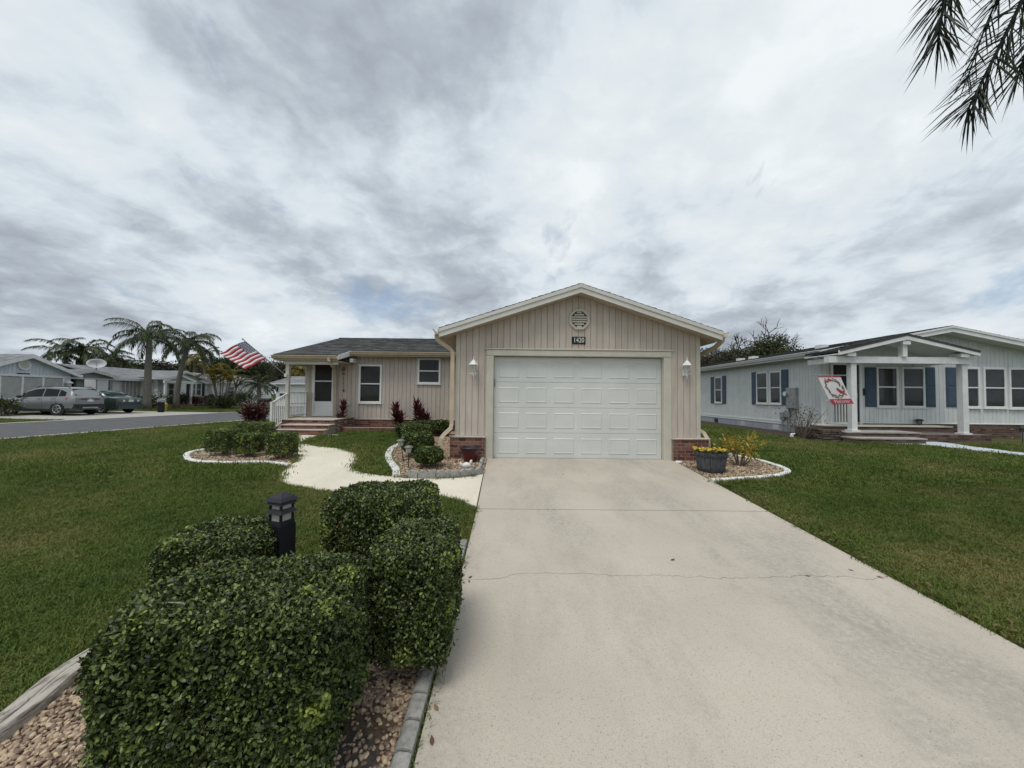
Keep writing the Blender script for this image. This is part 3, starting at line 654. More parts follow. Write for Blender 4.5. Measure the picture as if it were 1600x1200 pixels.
# roof of the garage
YE = 22.0
for s in (-1, 1):
    e = RX+s*2.955; ez = roofz(e); n_ = math.hypot(2.955, 2.955*SL)
    shingles(H, 'roof_shingles', (e, 7.93, ez), (0, 1, 0), (-s*2.955, 0, 2.955*SL), YE-7.93, n_, 'shingle', seed=3+s)
    for (za, zb, nn, m_) in ((-0.012, -0.085, 0.335, 'fascia'), (-0.087, -0.19, 0.318, 'fascia')):
        MB(FG).prism([(e, ez+za), (RX, RZ+za), (RX, RZ+zb), (e, ez+zb)], 0.30, nn).build('rake_board', m_, H)
    MB(FG).prism([(e-s*0.002, ez-0.175), (RX, RZ-0.175), (RX, RZ-0.188), (e, ez-0.188)], 0.001, 0.298).build('soffit', 'soffit', H)
    wx = XL if s < 0 else XR
    MB(FG).prism([(e, ez-0.189), (wx, roofz(wx)-0.189), (wx, roofz(wx)-0.2), (e, ez-0.2)], -13.5, 0.0).build('eave_soffit', 'soffit', H)
    MB(FG).box(min(e, e-s*0.02), max(e, e-s*0.02), -13.5, 0.30, ez-0.19, ez-0.03).build('eave_board', 'gutter_cream', H)
    gutter(H, (e+s*0.001, 7.90, ez-0.02), (e+s*0.001, 13.6 if s < 0 else 20, ez-0.02), (s, 0, 0), 'gutter_cream')
for i in range(24):
    for s in (-1, 1):
        u = RX+s*(0.12+i*0.12)
        if abs(u-RX) < 2.6: MB(FG).prism([(u-0.004, roofz(u)-0.187), (u+0.004, roofz(u)-0.187), (u+0.004, roofz(u)-0.194), (u-0.004, roofz(u)-0.194)], 0.02, 0.29).build('soffit_rib', 'soffit', H)
# downspouts of the garage
downspout(H, [(-1.56, 8.05, 2.63), (-1.56, 8.06, 2.56), (-1.50, 8.08, 2.49), (-1.30, 8.14, 2.36), (-1.235, 8.16, 2.27), (-1.235, 8.16, 0.75), (-1.25, 8.14, 0.66), (-1.37, 8.05, 0.54), (-1.43, 8.0, 0.46), (-1.44, 8.0, 0.36), (-1.44, 8.0, 0.03)], 'gutter_cream', 0.046)
downspout(H, [(4.47, 8.05, 2.64), (4.47, 8.07, 2.57), (4.44, 8.3, 2.45), (4.22, 8.75, 2.28), (4.15, 8.8, 2.2), (4.15, 8.72, 0.75), (4.16, 8.6, 0.66), (4.24, 8.4, 0.58), (4.285, 8.3, 0.45), (4.285, 8.28, 0.05)], 'gutter_cream', 0.042)
# octagonal gable vent with louvres
c = at(904.7, 499.5, YG); ov = [(c[0]+0.245*math.cos(math.pi/8+k*math.pi/4), c[2]+0.25*math.sin(math.pi/8+k*math.pi/4)) for k in range(8)]
iv = [(c[0]+0.185*math.cos(math.pi/8+k*math.pi/4), c[2]+0.185*math.sin(math.pi/8+k*math.pi/4)) for k in range(8)]
mb = MB(FG)
mb.add([(u, 0.016, z) for u, z in ov]+[(u, 0.055, z) for u, z in [((a-c[0])*0.94+c[0], (b-c[2])*0.94+c[2]) for a, b in ov]]+[(u, 0.055, z) for u, z in iv]+[(u, 0.02, z) for u, z in iv],
       [f for k in range(8) for f in ((k, (k+1) % 8, 8+(k+1) % 8, 8+k), (8+k, 8+(k+1) % 8, 16+(k+1) % 8, 16+k), (16+k, 16+(k+1) % 8, 24+(k+1) % 8, 24+k))])
gv = mb.build('gable_vent', 'trim_cream', H, fix=False)
MB(FG).prism(iv, 0.017, 0.021).build('vent_back', 'interior', gv)
for k in range(7):
    z = c[2]-0.15+k*0.05; hw = min(0.165, 0.185*0.92*2.41/2.0-abs(z-c[2])+0.0) if abs(z-c[2]) > 0.075 else 0.165
    MB(FG).add([(c[0]-hw, 0.046, z-0.022), (c[0]+hw, 0.046, z-0.022), (c[0]+hw, 0.024, z+0.016), (c[0]-hw, 0.024, z+0.016), (c[0]-hw, 0.052, z-0.018), (c[0]+hw, 0.052, z-0.018), (c[0]+hw, 0.03, z+0.02), (c[0]-hw, 0.03, z+0.02)],
               [(0, 1, 2, 3), (4, 7, 6, 5), (0, 4, 5, 1), (2, 6, 7, 3)]).build('louvre', 'trim_cream', gv)
# ---- wing
YW = 14.4; FW = Fr((0, YW, 0), (1, 0, 0), (0, -1, 0)); WX0 = -7.65
rz2 = lambda y: 2.69+0.26*(y-13)
MB(FW).box(WX0, XL, -0.15, -0.001, -0.1, 2.92).build('wall', 'siding_back', H)
MB().box(WX0, WX0+0.12, YW+0.15, 21.6, 0.0, 2.9).build('side_wall', 'siding', H)
boards(H, Fr((WX0, 0, 0), (0, 1, 0), (-1, 0, 0)), 14.45, 21.6, 0.3, 0.3, lambda u: 2.9, 'siding', joined=True, name='side_boards')
def wrect(px0, px1, py0, py1, Yp): a = at(px0, (py0+py1)/2, Yp); b = at(px1, (py0+py1)/2, Yp); m_ = (px0+px1)/2; return a[0], b[0], at(m_, py1, Yp)[2], at(m_, py0, Yp)[2]
W1 = wrect(560.5, 596.5, 569.5, 630, YW-0.03); W2 = wrect(652.5, 688.5, 559.5, 600, YW-0.03); DR = wrect(487.5, 522.5, 564.5, 651, YW-0.03)
boards(H, FW, -7.52, -1.2, 0.157, 0.452, lambda u: 2.93, 'siding', holes=[W1, W2, (DR[0], DR[1], -1, DR[3])])
MB(FW).bev(-5.8, -1.2, 0.0, 0.05, 0.425, 0.450, 0.006).build('base_trim', 'trim_cream', H)
for w_ in (W1, W2): window(H, FW, *w_, n0=0.012, fw=0.07, mode='blind')
MB(FW).bev(WX0-0.02, -7.5, -0.02, 0.03, 0.3, 2.6, 0.006).build('corner_trim', 'trim_cream', H)
# screen door
sd = MB(FW); u0, u1, z0, z1 = DR; z0 = 0.53
for r in ((u0, u0+0.1, z0, z1), (u1-0.1, u1, z0, z1), (u0+0.1, u1-0.1, z1-0.08, z1), (u0+0.1, u1-0.1, z0, z0+0.07)): sd.bev(r[0], r[1], -0.01, 0.045, r[2], r[3], 0.006)
dr = sd.build('screen_door', 'white_vinyl', H); zm = at(505, 595.5, YW)[2]; zk = at(505, 627, YW)[2]
MB(FW).bev(u0+0.1, u1-0.1, 0.0, 0.035, zm-0.022, zm+0.022, 0.005).build('rail', 'white_vinyl', dr)
MB(FW).bev(u0+0.1, u1-0.1, 0.0, 0.03, z0+0.07, zk, 0.01).build('kick_panel', 'white_vinyl', dr)
for (a, b) in ((zk+0.002, zm-0.022), (zm+0.022, z1-0.08)): MB(FW).box(u0+0.1, u1-0.1, 0.008, 0.014, a, b).build('pane', 'screen', dr)
MB(FW).box(u0+0.1, u1-0.1, -0.012, -0.006, zk, z1-0.08).build('inner_door', 'curtain', dr)
ow = MB(FW); cc = (u0+u1)/2+0.09; oz = (zm+z1)/2-0.03
pts = [(cc+0.13*math.cos(k*math.pi/8), oz+0.21*math.sin(k*math.pi/8)) for k in range(16)]; ow.prism(pts, -0.006, 0.004); ow.build('door_light', 'frosted', dr)
MB(FW).tube([(u0+0.14, 0.05, 1.25), (u0+0.14, 0.075, 1.28), (u0+0.14, 0.075, 1.38), (u0+0.14, 0.05, 1.41)], 0.01, 6).build('handle', 'metal_grey', dr)
# wing roof
s_ = math.hypot(1, 0.26); B_ = (0, 1/s_, 0.26/s_)
shingles(H, 'roof_shingles', (-8.02, 14.0, rz2(14.0)), (1, 0, 0), B_, 12.0, 4.0*s_, 'shingle', seed=9)
shingles(H, 'roof_shingles', (-8.02, 12.98, rz2(12.98)), (1, 0, 0), B_, 2.17, 1.01*s_, 'shingle', seed=10)
shingles(H, 'roof_shingles', (-8.02, 22.0, rz2(14.0)), (1, 0, 0), (0, -1/s_, 0.26/s_), 12.0, 4.0*s_, 'shingle', seed=12)
shingles(H, 'ridge_cap', (-8.02, 17.9, rz2(17.9)+0.02), (1, 0, 0), B_, 12.0, 0.11, 'shingle', seed=13, exp=0.12, tab=0.25)
for (x0, x1, y, dz) in ((-8.02, -5.85, 13.0, 0.0), (-5.85, -1.5, 14.0, 0.0)):
    MB().box(x0, x1, y, y+0.02, rz2(y)-0.20, rz2(y)-0.07).build('fascia_board', 'gutter_cream', H)
    gutter(H, (x0-0.03 if x0 < -7 else x0, y-0.001, rz2(y)-0.035), (x1, y-0.001, rz2(y)-0.035), (0, -1, 0), 'gutter_cream')
Fx = Fr((0, 0, 0), (0, 1, 0), (1, 0, 0))
MB(Fx).prism([(13.0, rz2(13)-0.01), (14.05, rz2(14.05)-0.01), (14.05, rz2(14.05)-0.19), (13.0, rz2(13)-0.17)], -5.86, -5.83).build('rake_board', 'white_vinyl', H)
MB(Fx).prism([(12.98, rz2(13)-0.01), (18, rz2(18)-0.01), (18, rz2(18)-0.17), (12.98, rz2(13)-0.17)], -8.05, -8.02).build('rake_board', 'fascia', H)
MB(Fx).prism([(14.35, 2.2), (21.6, 2.2), (21.6, 2.9), (18, 3.85), (14.35, 2.95)], -7.64, -7.56).build('gable_wall', 'siding', H)
MB().box(-7.95, -5.9, 13.02, 14.38, 2.475, 2.50).build('porch_ceiling', 'soffit', H)
MB().box(-7.72, -5.93, 13.08, 13.22, 2.36, 2.474).build('porch_beam', 'trim_cream', H)
MB().box(-7.70, -7.56, 13.22, 14.36, 2.36, 2.474).build('porch_beam', 'trim_cream', H)
MB().box(-5.85, -5.74, 13.95, 14.36, 2.52, 2.66).build('beam_end', 'white_vinyl', H)
MB().box(-5.90, -1.5, 14.02, 14.38, 2.80, 2.815).build('soffit', 'soffit', H)
# porch, steps, posts
STY = [(11.92, 12.22, 0.06, 0.225), (12.20, 12.72, 0.06, 0.355), (12.70, YW, 0.06, 0.49)]
stp = MB().box(-7.66, -5.84, 12.76, YW-0.01, 0.0, 0.44).build('porch_base', 'mortar', H)
for i, (y0, y1, za, zb) in enumerate(STY):
    x0, x1 = (-7.28, -5.72) if i < 2 else (-7.66, -5.80)
    st = MB().box(x0+0.03, x1-0.02, y0+0.03, y1, 0.0, zb-0.002).build('step', 'mortar', H)
    zl = [0.07, 0.235, 0.365][i]
    bricks(st, Fr((0, y0+0.03, 0), (1, 0, 0), (0, -1, 0)), x0+0.03, x1-0.02, zl-0.02, zb-0.005, 0.0, 0.2, 0.075, seed=20+i)
    MB().box(x0, x1, y0, min(y1, y0+0.62) if i < 2 else y1-0.01, zb, zb+0.022).build('tread', 'cap_stone', st)
MB().box(-7.655, -7.545, 13.09, 13.20, 0.40, 2.36).build('porch_post', 'trim_cream', H)
MB().box(-7.675, -7.525, 13.07, 13.22, 0.395, 0.45).build('post_base', 'trim_cream', H)
rl = MB().box(-7.42, -7.36, 11.92, 11.98, 0.02, 1.10).build('stair_railing', 'white_paint', H)
def rail_between(par, a, b, n, zt0, zt1, zb0, zb1, m='white_paint', r=0.016, top=0.026):
    a, b = np.array(a, float), np.array(b, float)
    MB().tube([(a[0], a[1], zt0), (b[0], b[1], zt1)], top, 4, True, sq=True).build('top_rail', m, par)
    MB().tube([(a[0], a[1], zb0), (b[0], b[1], zb1)], top*0.85, 4, True, sq=True).build('bottom_rail', m, par)
    for k in range(1, n+1):
        t = k/(n+1); p = a+(b-a)*t; MB().tube([(p[0], p[1], zb0+(zb1-zb0)*t), (p[0], p[1], zt0+(zt1-zt0)*t)], r, 4, True, sq=True).build('baluster', m, par)
rail_between(rl, (-7.39, 11.98), (-7.58, 13.09), 7, 1.07, 1.36, 0.24, 0.50)
r2 = MB().box(-7.63, -7.57, 14.30, 14.35, 0.53, 1.44).build('porch_railing', 'white_paint', H)
rail_between(r2, (-7.60, 13.2), (-7.60, 14.30), 11, 1.40, 1.40, 0.62, 0.62)
MB().tube([(-7.60, 13.2, 1.02), (-7.60, 14.30, 1.02)], 0.018, 4, True, sq=True).build('mid_rail', 'white_paint', r2)
r3 = MB().box(-7.40, -7.36, 14.26, 14.30, 0.53, 1.42).build('porch_railing', 'gutter_cream', H)
downspout(H, [at(514, 557, 12.94), at(514.5, 563, 12.94), at(517, 569, 13.3), at(522.5, 576, 14.2), at(523, 581, 14.28), at(522.5, 656, 14.28), at(521, 660, 14.2), at(516, 664.5, 13.75)], 'gutter_cream', 0.05)
FPS = Fr((-5.825, 0, 0), (0, 1, 0), (1, 0, 0)); pse = MB(FPS).box(12.74, YW-0.03, -0.1, 0.0, 0.0, 0.488).build('porch_side', 'mortar', H); bricks(pse, FPS, 12.74, YW-0.06, 0.05, 0.485, 0.0, 0.205, 0.073, seed=29)
# brick base of the wing and low brick planter edge
wb = MB(FW).box(-5.8, -1.2, -0.01, 0.02, 0.0, 0.424).build('brick_base', 'mortar', H)
bricks(wb, FW, -5.8, -1.2, 0.05, 0.42, 0.02, 0.205, 0.074, seed=31)
pl = MB().box(-5.80, -3.0, 13.32, 13.5, 0.0, 0.215).build('planter_wall', 'mortar', H)
bricks(pl, Fr((0, 13.32, 0), (1, 0, 0), (0, -1, 0)), -5.80, -3.0, 0.03, 0.21, 0.0, 0.205, 0.09, seed=33)
struct(MB().box(-5.80, -3.02, 13.5, 14.36, 0.0, 0.17).build('planter_soil', 'soil'))
# ---- things fixed to the house
sg = wrect(893.5, 914.8, 526.3, 537.6, YG-0.02)
S = thing('house_number_sign', 'small black house number plaque reading 1420 above the garage door', 'sign', ((sg[0]+sg[1])/2, YG-0.02, sg[2]))
MB(FG).bev(sg[0], sg[1], 0.016, 0.032, sg[2], sg[3], 0.004).build('plaque', 'black', S)
def text(body, name, m, parent, O, size, R3, shear=0.0, ext=0.002, sx=1.0):
    cu = bpy.data.curves.new(name, 'FONT'); cu.body = body; cu.size = size; cu.extrude = ext; cu.align_x = 'CENTER'; cu.align_y = 'CENTER'; cu.shear = shear
    tmp = bpy.data.objects.new('tmp', cu); me = bpy.data.meshes.new_from_object(tmp); me.name = name; bpy.data.objects.remove(tmp); bpy.data.curves.remove(cu)
    me.materials.clear(); me.materials.append(MATS[m])
    o = bpy.data.objects.new(name, me); COL.objects.link(o); adopt(o, parent); mt = R3.to_4x4(); mt.translation = Vector([float(v) for v in O]); o.matrix_basis = mt @ Matrix.Diagonal((sx, 1, 1, 1)); return o
RF_ = Matrix(((1, 0, 0), (0, 0, -1), (0, 1, 0)))       # text lying in a wall that faces -y
text('1420', 'number', 'number_white', S, ((sg[0]+sg[1])/2, YG-0.0345, (sg[2]+sg[3])/2), 0.148, RF_, sx=0.80)
def wall_lantern(px, py, label, arm):
    c = at(px, py, YG-0.14); x, y, z = c
    T = thing('wall_lantern', label, 'lantern', (x, YG, z-0.2), group='white carriage lanterns on the garage wall')
    MB().box(x-0.045, x+0.045, YG-0.03, YG-0.012, z-0.17, z-0.02).build('backplate', 'white_paint', T)
    MB().tube([(x, YG-0.03, z-0.12), (x, y, z-0.14), (x, y, z-0.07)], 0.012, 6).build('arm', 'white_paint', T)
    MB().tube([(x-0.085, y-0.0, z-0.135), (x+0.085, y, z-0.125)], 0.008, 6).tube([(x, y, z-0.14), (x, y, z-0.235)], [0.014, 0.004], 6).build('scroll', 'white_paint', T)
    MB().lathe([(0.03, -0.075), (0.045, -0.065), (0.05, -0.055)], (x, y, z), 6).build('lantern_base', 'white_paint', T)
    MB().lathe([(0.04, -0.055), (0.062, 0.045)], (x, y, z), 6).build('lantern_glass', 'frosted', T)
    cg = MB()
    for k in range(6):
        th = k*math.pi/3; cg.tube([(x+0.043*math.cos(th), y+0.043*math.sin(th), z-0.06), (x+0.067*math.cos(th), y+0.067*math.sin(th), z+0.05)], 0.006, 4)
    cg.build('cage', 'white_paint', T)
    MB().lathe([(0.10, 0.048), (0.102, 0.058), (0.06, 0.115), (0.028, 0.15), (0.014, 0.162), (0.012, 0.185), (0.004, 0.24)], (x, y, z), 6).build('cap', 'white_paint', T)
wall_lantern(739.8, 574, 'white carriage wall lantern between the downspout and garage door, above the red pot', 1)
wall_lantern(1073.5, 575, 'white carriage wall lantern on the garage wall above the barrel planter', -1)
O_ = thing('wall_ornament', 'string of small dark metal ornaments hanging on the beige wall beside the porch', 'ornament', at(537, 600, YW-0.03))
for k, (py, kind) in enumerate(((577, 'ring'), (584.5, 'bar'), (593, 'dot'), (599, 'dot'), (610.5, 'star'))):
    c = at(537, py, YW-0.04); mb = MB(Fr((c[0], c[1], c[2]), (1, 0, 0), (0, -1, 0)))
    if kind == 'ring': mb.tube([(0.05*math.cos(t*math.pi/6), 0, 0.055*math.sin(t*math.pi/6)) for t in range(13)], 0.013, 6)
    elif kind == 'bar': mb.prism([(-0.07, -0.02), (0.0, 0.0), (0.07, -0.02), (0.05, 0.02), (0, 0.03), (-0.05, 0.02)], 0, 0.01)
    elif kind == 'dot': mb.lathe([(0.004, -0.02), (0.016, 0), (0.004, 0.02)], (0, 0, 0), 8)
    else: mb.prism([((0.055 if i % 2 == 0 else 0.024)*math.sin(i*math.pi/5), (0.055 if i % 2 == 0 else 0.024)*math.cos(i*math.pi/5)) for i in range(10)], 0, 0.012)
    mb.build('charm', 'lamp_metal', O_)
MB().tube([at(537, 579, YW-0.035), at(537, 609, YW-0.035)], 0.004, 5).build('cord', 'lamp_metal', O_)

# flag on its pole
PT0 = at(446, 586, 13.05); PTIP = at(380, 530.5, 12.25); dP = PTIP-PT0
FL = thing('flag', 'American flag with red and white stripes flying from a pole on the porch post', 'flag', PT0)
MB().tube([PT0, PTIP], 0.014, 8).build('pole', 'metal_grey', FL)
MB().lathe([(0.004, -0.03), (0.03, -0.01), (0.03, 0.015), (0.004, 0.035)], tuple(PTIP+unit(dP)*0.02), 10).build('finial', 'chrome', FL)
MB().box(PT0[0]-0.03, PT0[0]+0.05, PT0[1]-0.03, PT0[1]+0.06, PT0[2]-0.06, PT0[2]+0.05).build('bracket', 'white_paint', FL)
h0 = PT0+dP*0.955; h1 = PT0+dP*0.46
f0 = at(343.5, 553, 11.75); f1 = at(385, 579, 11.95)
nu, nv = 26, 26
def flag_pt(u, v):
    a = h0*(1-v)+h1*v; b = f0*(1-v)+f1*v; p = a*(1-u)+b*u
    w = 0.05*math.sin(u*7.0+v*1.5)*u+0.03*math.sin(u*13+v*3)*u
    return p+np.array([0.25, -0.8, 0.35])*w+np.array([0, 0, 0.05])*math.sin(math.pi*u)
vs = [tuple(flag_pt(i/nu, j/nv)) for j in range(nv+1) for i in range(nu+1)]
def flag_piece(name, m, cells, parent):
    me = bpy.data.meshes.new(name); me.from_pydata(vs, [], [(j*(nu+1)+i, j*(nu+1)+i+1, (j+1)*(nu+1)+i+1, (j+1)*(nu+1)+i) for i, j in cells])
    bm = bmesh.new(); bm.from_mesh(me); bmesh.ops.delete(bm, geom=[v for v in bm.verts if not v.link_faces], context='VERTS'); bm.to_mesh(me); bm.free()
    o = link(name, me, m, parent, True); md = o.modifiers.new('thick', 'SOLIDIFY'); md.thickness = 0.003; return o
canton = lambda i, j: i < 10 and j < 14
for k in range(13):
    flag_piece('stripe', 'flag_red' if k % 2 == 0 else 'flag_white', [(i, j) for j in (2*k, 2*k+1) for i in range(nu) if not canton(i, j)], FL)
ca = flag_piece('canton', 'flag_blue', [(i, j) for j in range(14) for i in range(10)], FL)
st = MB()
for r in range(9):
    for q in range(6 if r % 2 == 0 else 5):
        u = (0.032+q*0.064+(0.032 if r % 2 else 0))*1.0; v = 0.03+r*0.0585
        for s2 in (-1, 1):
            p = flag_pt(u, v)+np.array([0.25, -0.8, 0.35])*0.006*s2; st.add([tuple(p+(h1-h0)/np.linalg.norm(h1-h0)*a+unit(f0-h0)*b) for a, b in ((-0.017, 0), (0, 0.02), (0.017, 0), (0, -0.02))], [(0, 1, 2, 3)])
o = st.build('stars', 'flag_white', ca, fix=False); o['kind'] = 'stuff'

# ================================================================== the grey house on the right
G = thing('grey_house', 'pale grey board-sided house with blue shutters and a white gabled porch', 'house', (14.8, 13.2, 0.05))
GX, GY, GB = 10.8, 13.2, 0.06
FS = Fr((GX, 0, 0), (0, 1, 0), (-1, 0, 0)); FF = Fr((0, GY, 0), (1, 0, 0), (0, -1, 0))
GEND, GR, GRZ, GSL = 26.0, 14.8, 3.87, 0.193
groof = lambda u: GRZ-GSL*abs(u-GR)
def srect(px0, px1, py0, py1): pm = (py0+py1)/2; a = atx(px0, pm, GX-0.02); b = atx(px1, pm, GX-0.02); m_ = (px0+px1)/2; return min(a[1], b[1]), max(a[1], b[1]), atx(m_, py1, GX)[2], atx(m_, py0, GX)[2]
SW = [srect(1117.2, 1128.5, 589, 629.5), srect(1182.4, 1200.3, 581.5, 631), srect(1203.2, 1221.3, 580, 631.5)]
MB(FS).box(GY+0.0, GEND, -0.12, -0.001, 0.0, 3.02).build('wall', 'grey_back', G)
boards(G, FS, GY+0.03, 21.0, 0.15, 0.50, lambda u: 3.02, 'grey_siding', holes=SW, gap=0.006)
boards(G, FS, 21.0, GEND, 0.15, 0.50, lambda u: 3.02, 'grey_siding', joined=True, name='far_siding', gap=0.008)
MB(FS).box(GY-0.02, GEND, 0.0, 0.04, 0.44, 0.498).build('skirt_band', 'white_vinyl', G)
MB(FS).box(GY-0.02, GEND, 0.0, 0.03, 0.355, 0.435).build('skirt_band', 'white_vinyl', G)
MB(FS).box(GY, GEND, -0.05, 0.012, 0.0, 0.354).build('skirt', 'grey_skirt', G)
for y in (15.4, 17.6, 19.9): MB(FS).bev(y, y+0.35, 0.01, 0.025, 0.10, 0.30, 0.006).build('crawl_vent', 'black' if y > 19 else 'grey_back', G)
for w_ in SW: window(G, FS, *w_, n0=0.012, fw=0.06, mode='curtain' if w_ is not SW[0] else 'plain')
for (a, b, w_) in ((1110.7, 1117, SW[0]), (1128.7, 1134.5, SW[0]), (1174.8, 1182.2, SW[1]), (1221.5, 1232, SW[2])):
    r = srect(a, b, 590, 620); shutter(G, FS, r[0], r[1], w_[2]-0.03, w_[3]+0.03, 'shutter_blue', 0.016)
# front gable wall
wtf = lambda u: groof(u)-0.2
GXE = 18.9
MB(FF).prism([(GX, 0.0), (GXE, 0.0), (GXE, wtf(GXE)), (GR, wtf(GR)), (GX, wtf(GX))], -0.12, -0.001).build('wall', 'grey_back', G)
def frect(px0, px1, py0, py1): return wrect(px0, px1, py0, py1, GY-0.03)
FWN = [frect(1369.5, 1403.5, 573, 636.5), frect(1409, 1445, 573.5, 637), frect(1497, 1531, 574, 637.5), frect(1536.5, 1572, 574.5, 638), frect(1576.5, 1613, 575, 639)]
FDR = (11.12, 12.02, 0.5, 2.55)
boards(G, FF, GX+0.06, GXE, 0.152, 0.575, wtf, 'grey_siding', holes=FWN+[(FDR[0]-0.1, FDR[1]+0.1, 0, FDR[3]+0.08)], gap=0.006)
MB(FF).prism([(GX-0.03, 0.35), (GX+0.07, 0.35), (GX+0.07, wtf(GX+0.07)), (GX-0.03, wtf(GX))], -0.02, 0.03).build('corner_trim', 'white_vinyl', G)
MB(FF).bev(GX, GXE, 0.0, 0.04, 0.545, 0.573, 0.005).build('base_trim', 'white_vinyl', G)
for w_ in FWN: window(G, FF, *w_, n0=0.012, fw=0.065, mode='curtain')
for (a, b) in ((1352, 1369.2), (1445.2, 1461.5), (1478.5, 1496.5)):
    r = frect(a, b, 574, 636); shutter(G, FF, r[0], r[1], r[2], r[3], 'shutter_blue', 0.016)
gb = MB(FF).box(GX, GXE, -0.02, 0.015, 0.0, 0.544).build('brick_base', 'mortar_dark', G); bricks(gb, FF, 12.9, 17.6, 0.03, 0.54, 0.015, 0.205, 0.075, seed=41, m='brick_brown')
d_ = MB(FF)
for r in ((FDR[0]-0.09, FDR[0], 0.5, FDR[3]), (FDR[1], FDR[1]+0.09, 0.5, FDR[3]), (FDR[0]-0.09, FDR[1]+0.09, FDR[3]+0.002, FDR[3]+0.09)): d_.bev(*r[:2], 0.0, 0.05, *r[2:], 0.006)
gd_ = d_.build('front_door', 'white_vinyl', G)
MB(FF).box(FDR[0], FDR[1], -0.0005, 0.012, 0.5, FDR[3]).build('doorway_dark', 'black', gd_)  # near-black sheet: the shade inside the open doorway, put in as colour
MB(FF).tube([(FDR[1]-0.09, 0.03, 1.42), (FDR[1]-0.09, 0.05, 1.46), (FDR[1]-0.09, 0.05, 1.56), (FDR[1]-0.09, 0.03, 1.6)], 0.012, 6).build('handle', 'metal_grey', gd_)
MB(FF).box(12.16, 12.22, 0.016, 0.05, 1.5, 1.75).build('door_lamp', 'black', G)
# main roof
for s in (-1, 1):
    e = GR+s*4.42; ez = groof(e); n_ = math.hypot(4.42, 4.42*GSL)
    shingles(G, 'roof_shingles', (e, 12.72, ez), (0, 1, 0), (-s*4.42, 0, 4.42*GSL), GEND+0.3-12.72, n_, 'shingle', seed=50+s, exp=0.16, tab=0.4)
    MB(FF).prism([(e, ez-0.012), (GR, GRZ-0.012), (GR, GRZ-0.075), (e, ez-0.075)], 0.44, 0.50).build('rake_board', 'white_paint', G)
    MB(FF).prism([(e, ez-0.078), (GR, GRZ-0.078), (GR, GRZ-0.21), (e, ez-0.21)], 0.44, 0.475).build('rake_board', 'white_paint', G)
    MB(FF).prism([(e, ez-0.185), (GR, GRZ-0.185), (GR, GRZ-0.2), (e, ez-0.2)], 0.001, 0.438).build('soffit', 'grey_siding', G)
e = GR-4.42
MB().box(e, e+0.02, 12.72, GEND, groof(e)-0.2, groof(e)-0.04).build('fascia_board', 'white_paint', G)
gutter(G, (e-0.001, 12.7, groof(e)-0.02), (e-0.001, GEND, groof(e)-0.02), (-1, 0, 0), 'white_paint')
MB(FS).box(GY, GEND, 0.0, 0.42, 2.93, 2.945).build('soffit', 'grey_siding', G)
for (y, dx) in ((14.6, 1.5), (18.3, 1.2), (20.0, 1.6)): MB().box(e+dx, e+dx+0.3, y, y+0.3, groof(e+dx)-0.02, groof(e+dx)+0.14).build('roof_vent', 'white_paint', G)
downspout(G, [(e-0.06, 13.0, groof(e)-0.12), (e-0.06, 13.05, groof(e)-0.2), (GX-0.1, 13.12, groof(e)-0.38), (GX-0.1, 13.14, groof(e)-0.5), (GX-0.08, 13.14, 0.32), (GX-0.2, 13.14, 0.2), (GX-1.2, 13.1, 0.13), (9.25, 12.6, 0.10)], 'white_paint', 0.045)
# porch of the grey house: slab, steps, columns, beam, gable roof
PY, PX0, PX1 = 11.75, 10.75, 14.35
gp = MB().box(10.30, 14.5, 12.62, GY-0.02, 0.0, 0.47).build('porch_base', 'mortar_dark', G)
MB().box(10.29, 14.55, 12.58, GY-0.025, 0.472, 0.51).build('porch_slab', 'walkway_concrete', gp)
for i, (y0, y1, zb, x0, x1) in enumerate(((11.35, 11.8, 0.185, 10.22, 12.35), (11.75, 12.6, 0.33, 10.30, 12.6))):
    st = MB().box(x0+0.02, x1, y0+0.03, y1, 0.0, zb-0.002).build('step', 'mortar_dark', G)
    bricks(st, Fr((0, y0+0.03, 0), (1, 0, 0), (0, -1, 0)), x0+0.02, x1, (0.05, 0.19)[i], zb-0.004, 0.0, 0.2, 0.068, seed=60+i, m='brick_brown')
    MB().box(x0, x1+0.02, y0, y1+0.2, zb, zb+0.036).build('tread', 'gutter_concrete', st)
bricks(gp, Fr((0, 12.62, 0), (1, 0, 0), (0, -1, 0)), 10.30, 14.5, 0.34, 0.47, 0.0, 0.2, 0.065, seed=63, m='brick_brown')
pw = MB().box(12.64, 14.9, 11.85, 12.61, 0.0, 0.30).build('planter_wall', 'mortar_dark', G)
bricks(pw, Fr((0, 11.85, 0), (1, 0, 0), (0, -1, 0)), 12.64, 14.9, 0.03, 0.30, 0.0, 0.24, 0.085, seed=64, m='brick_brown')
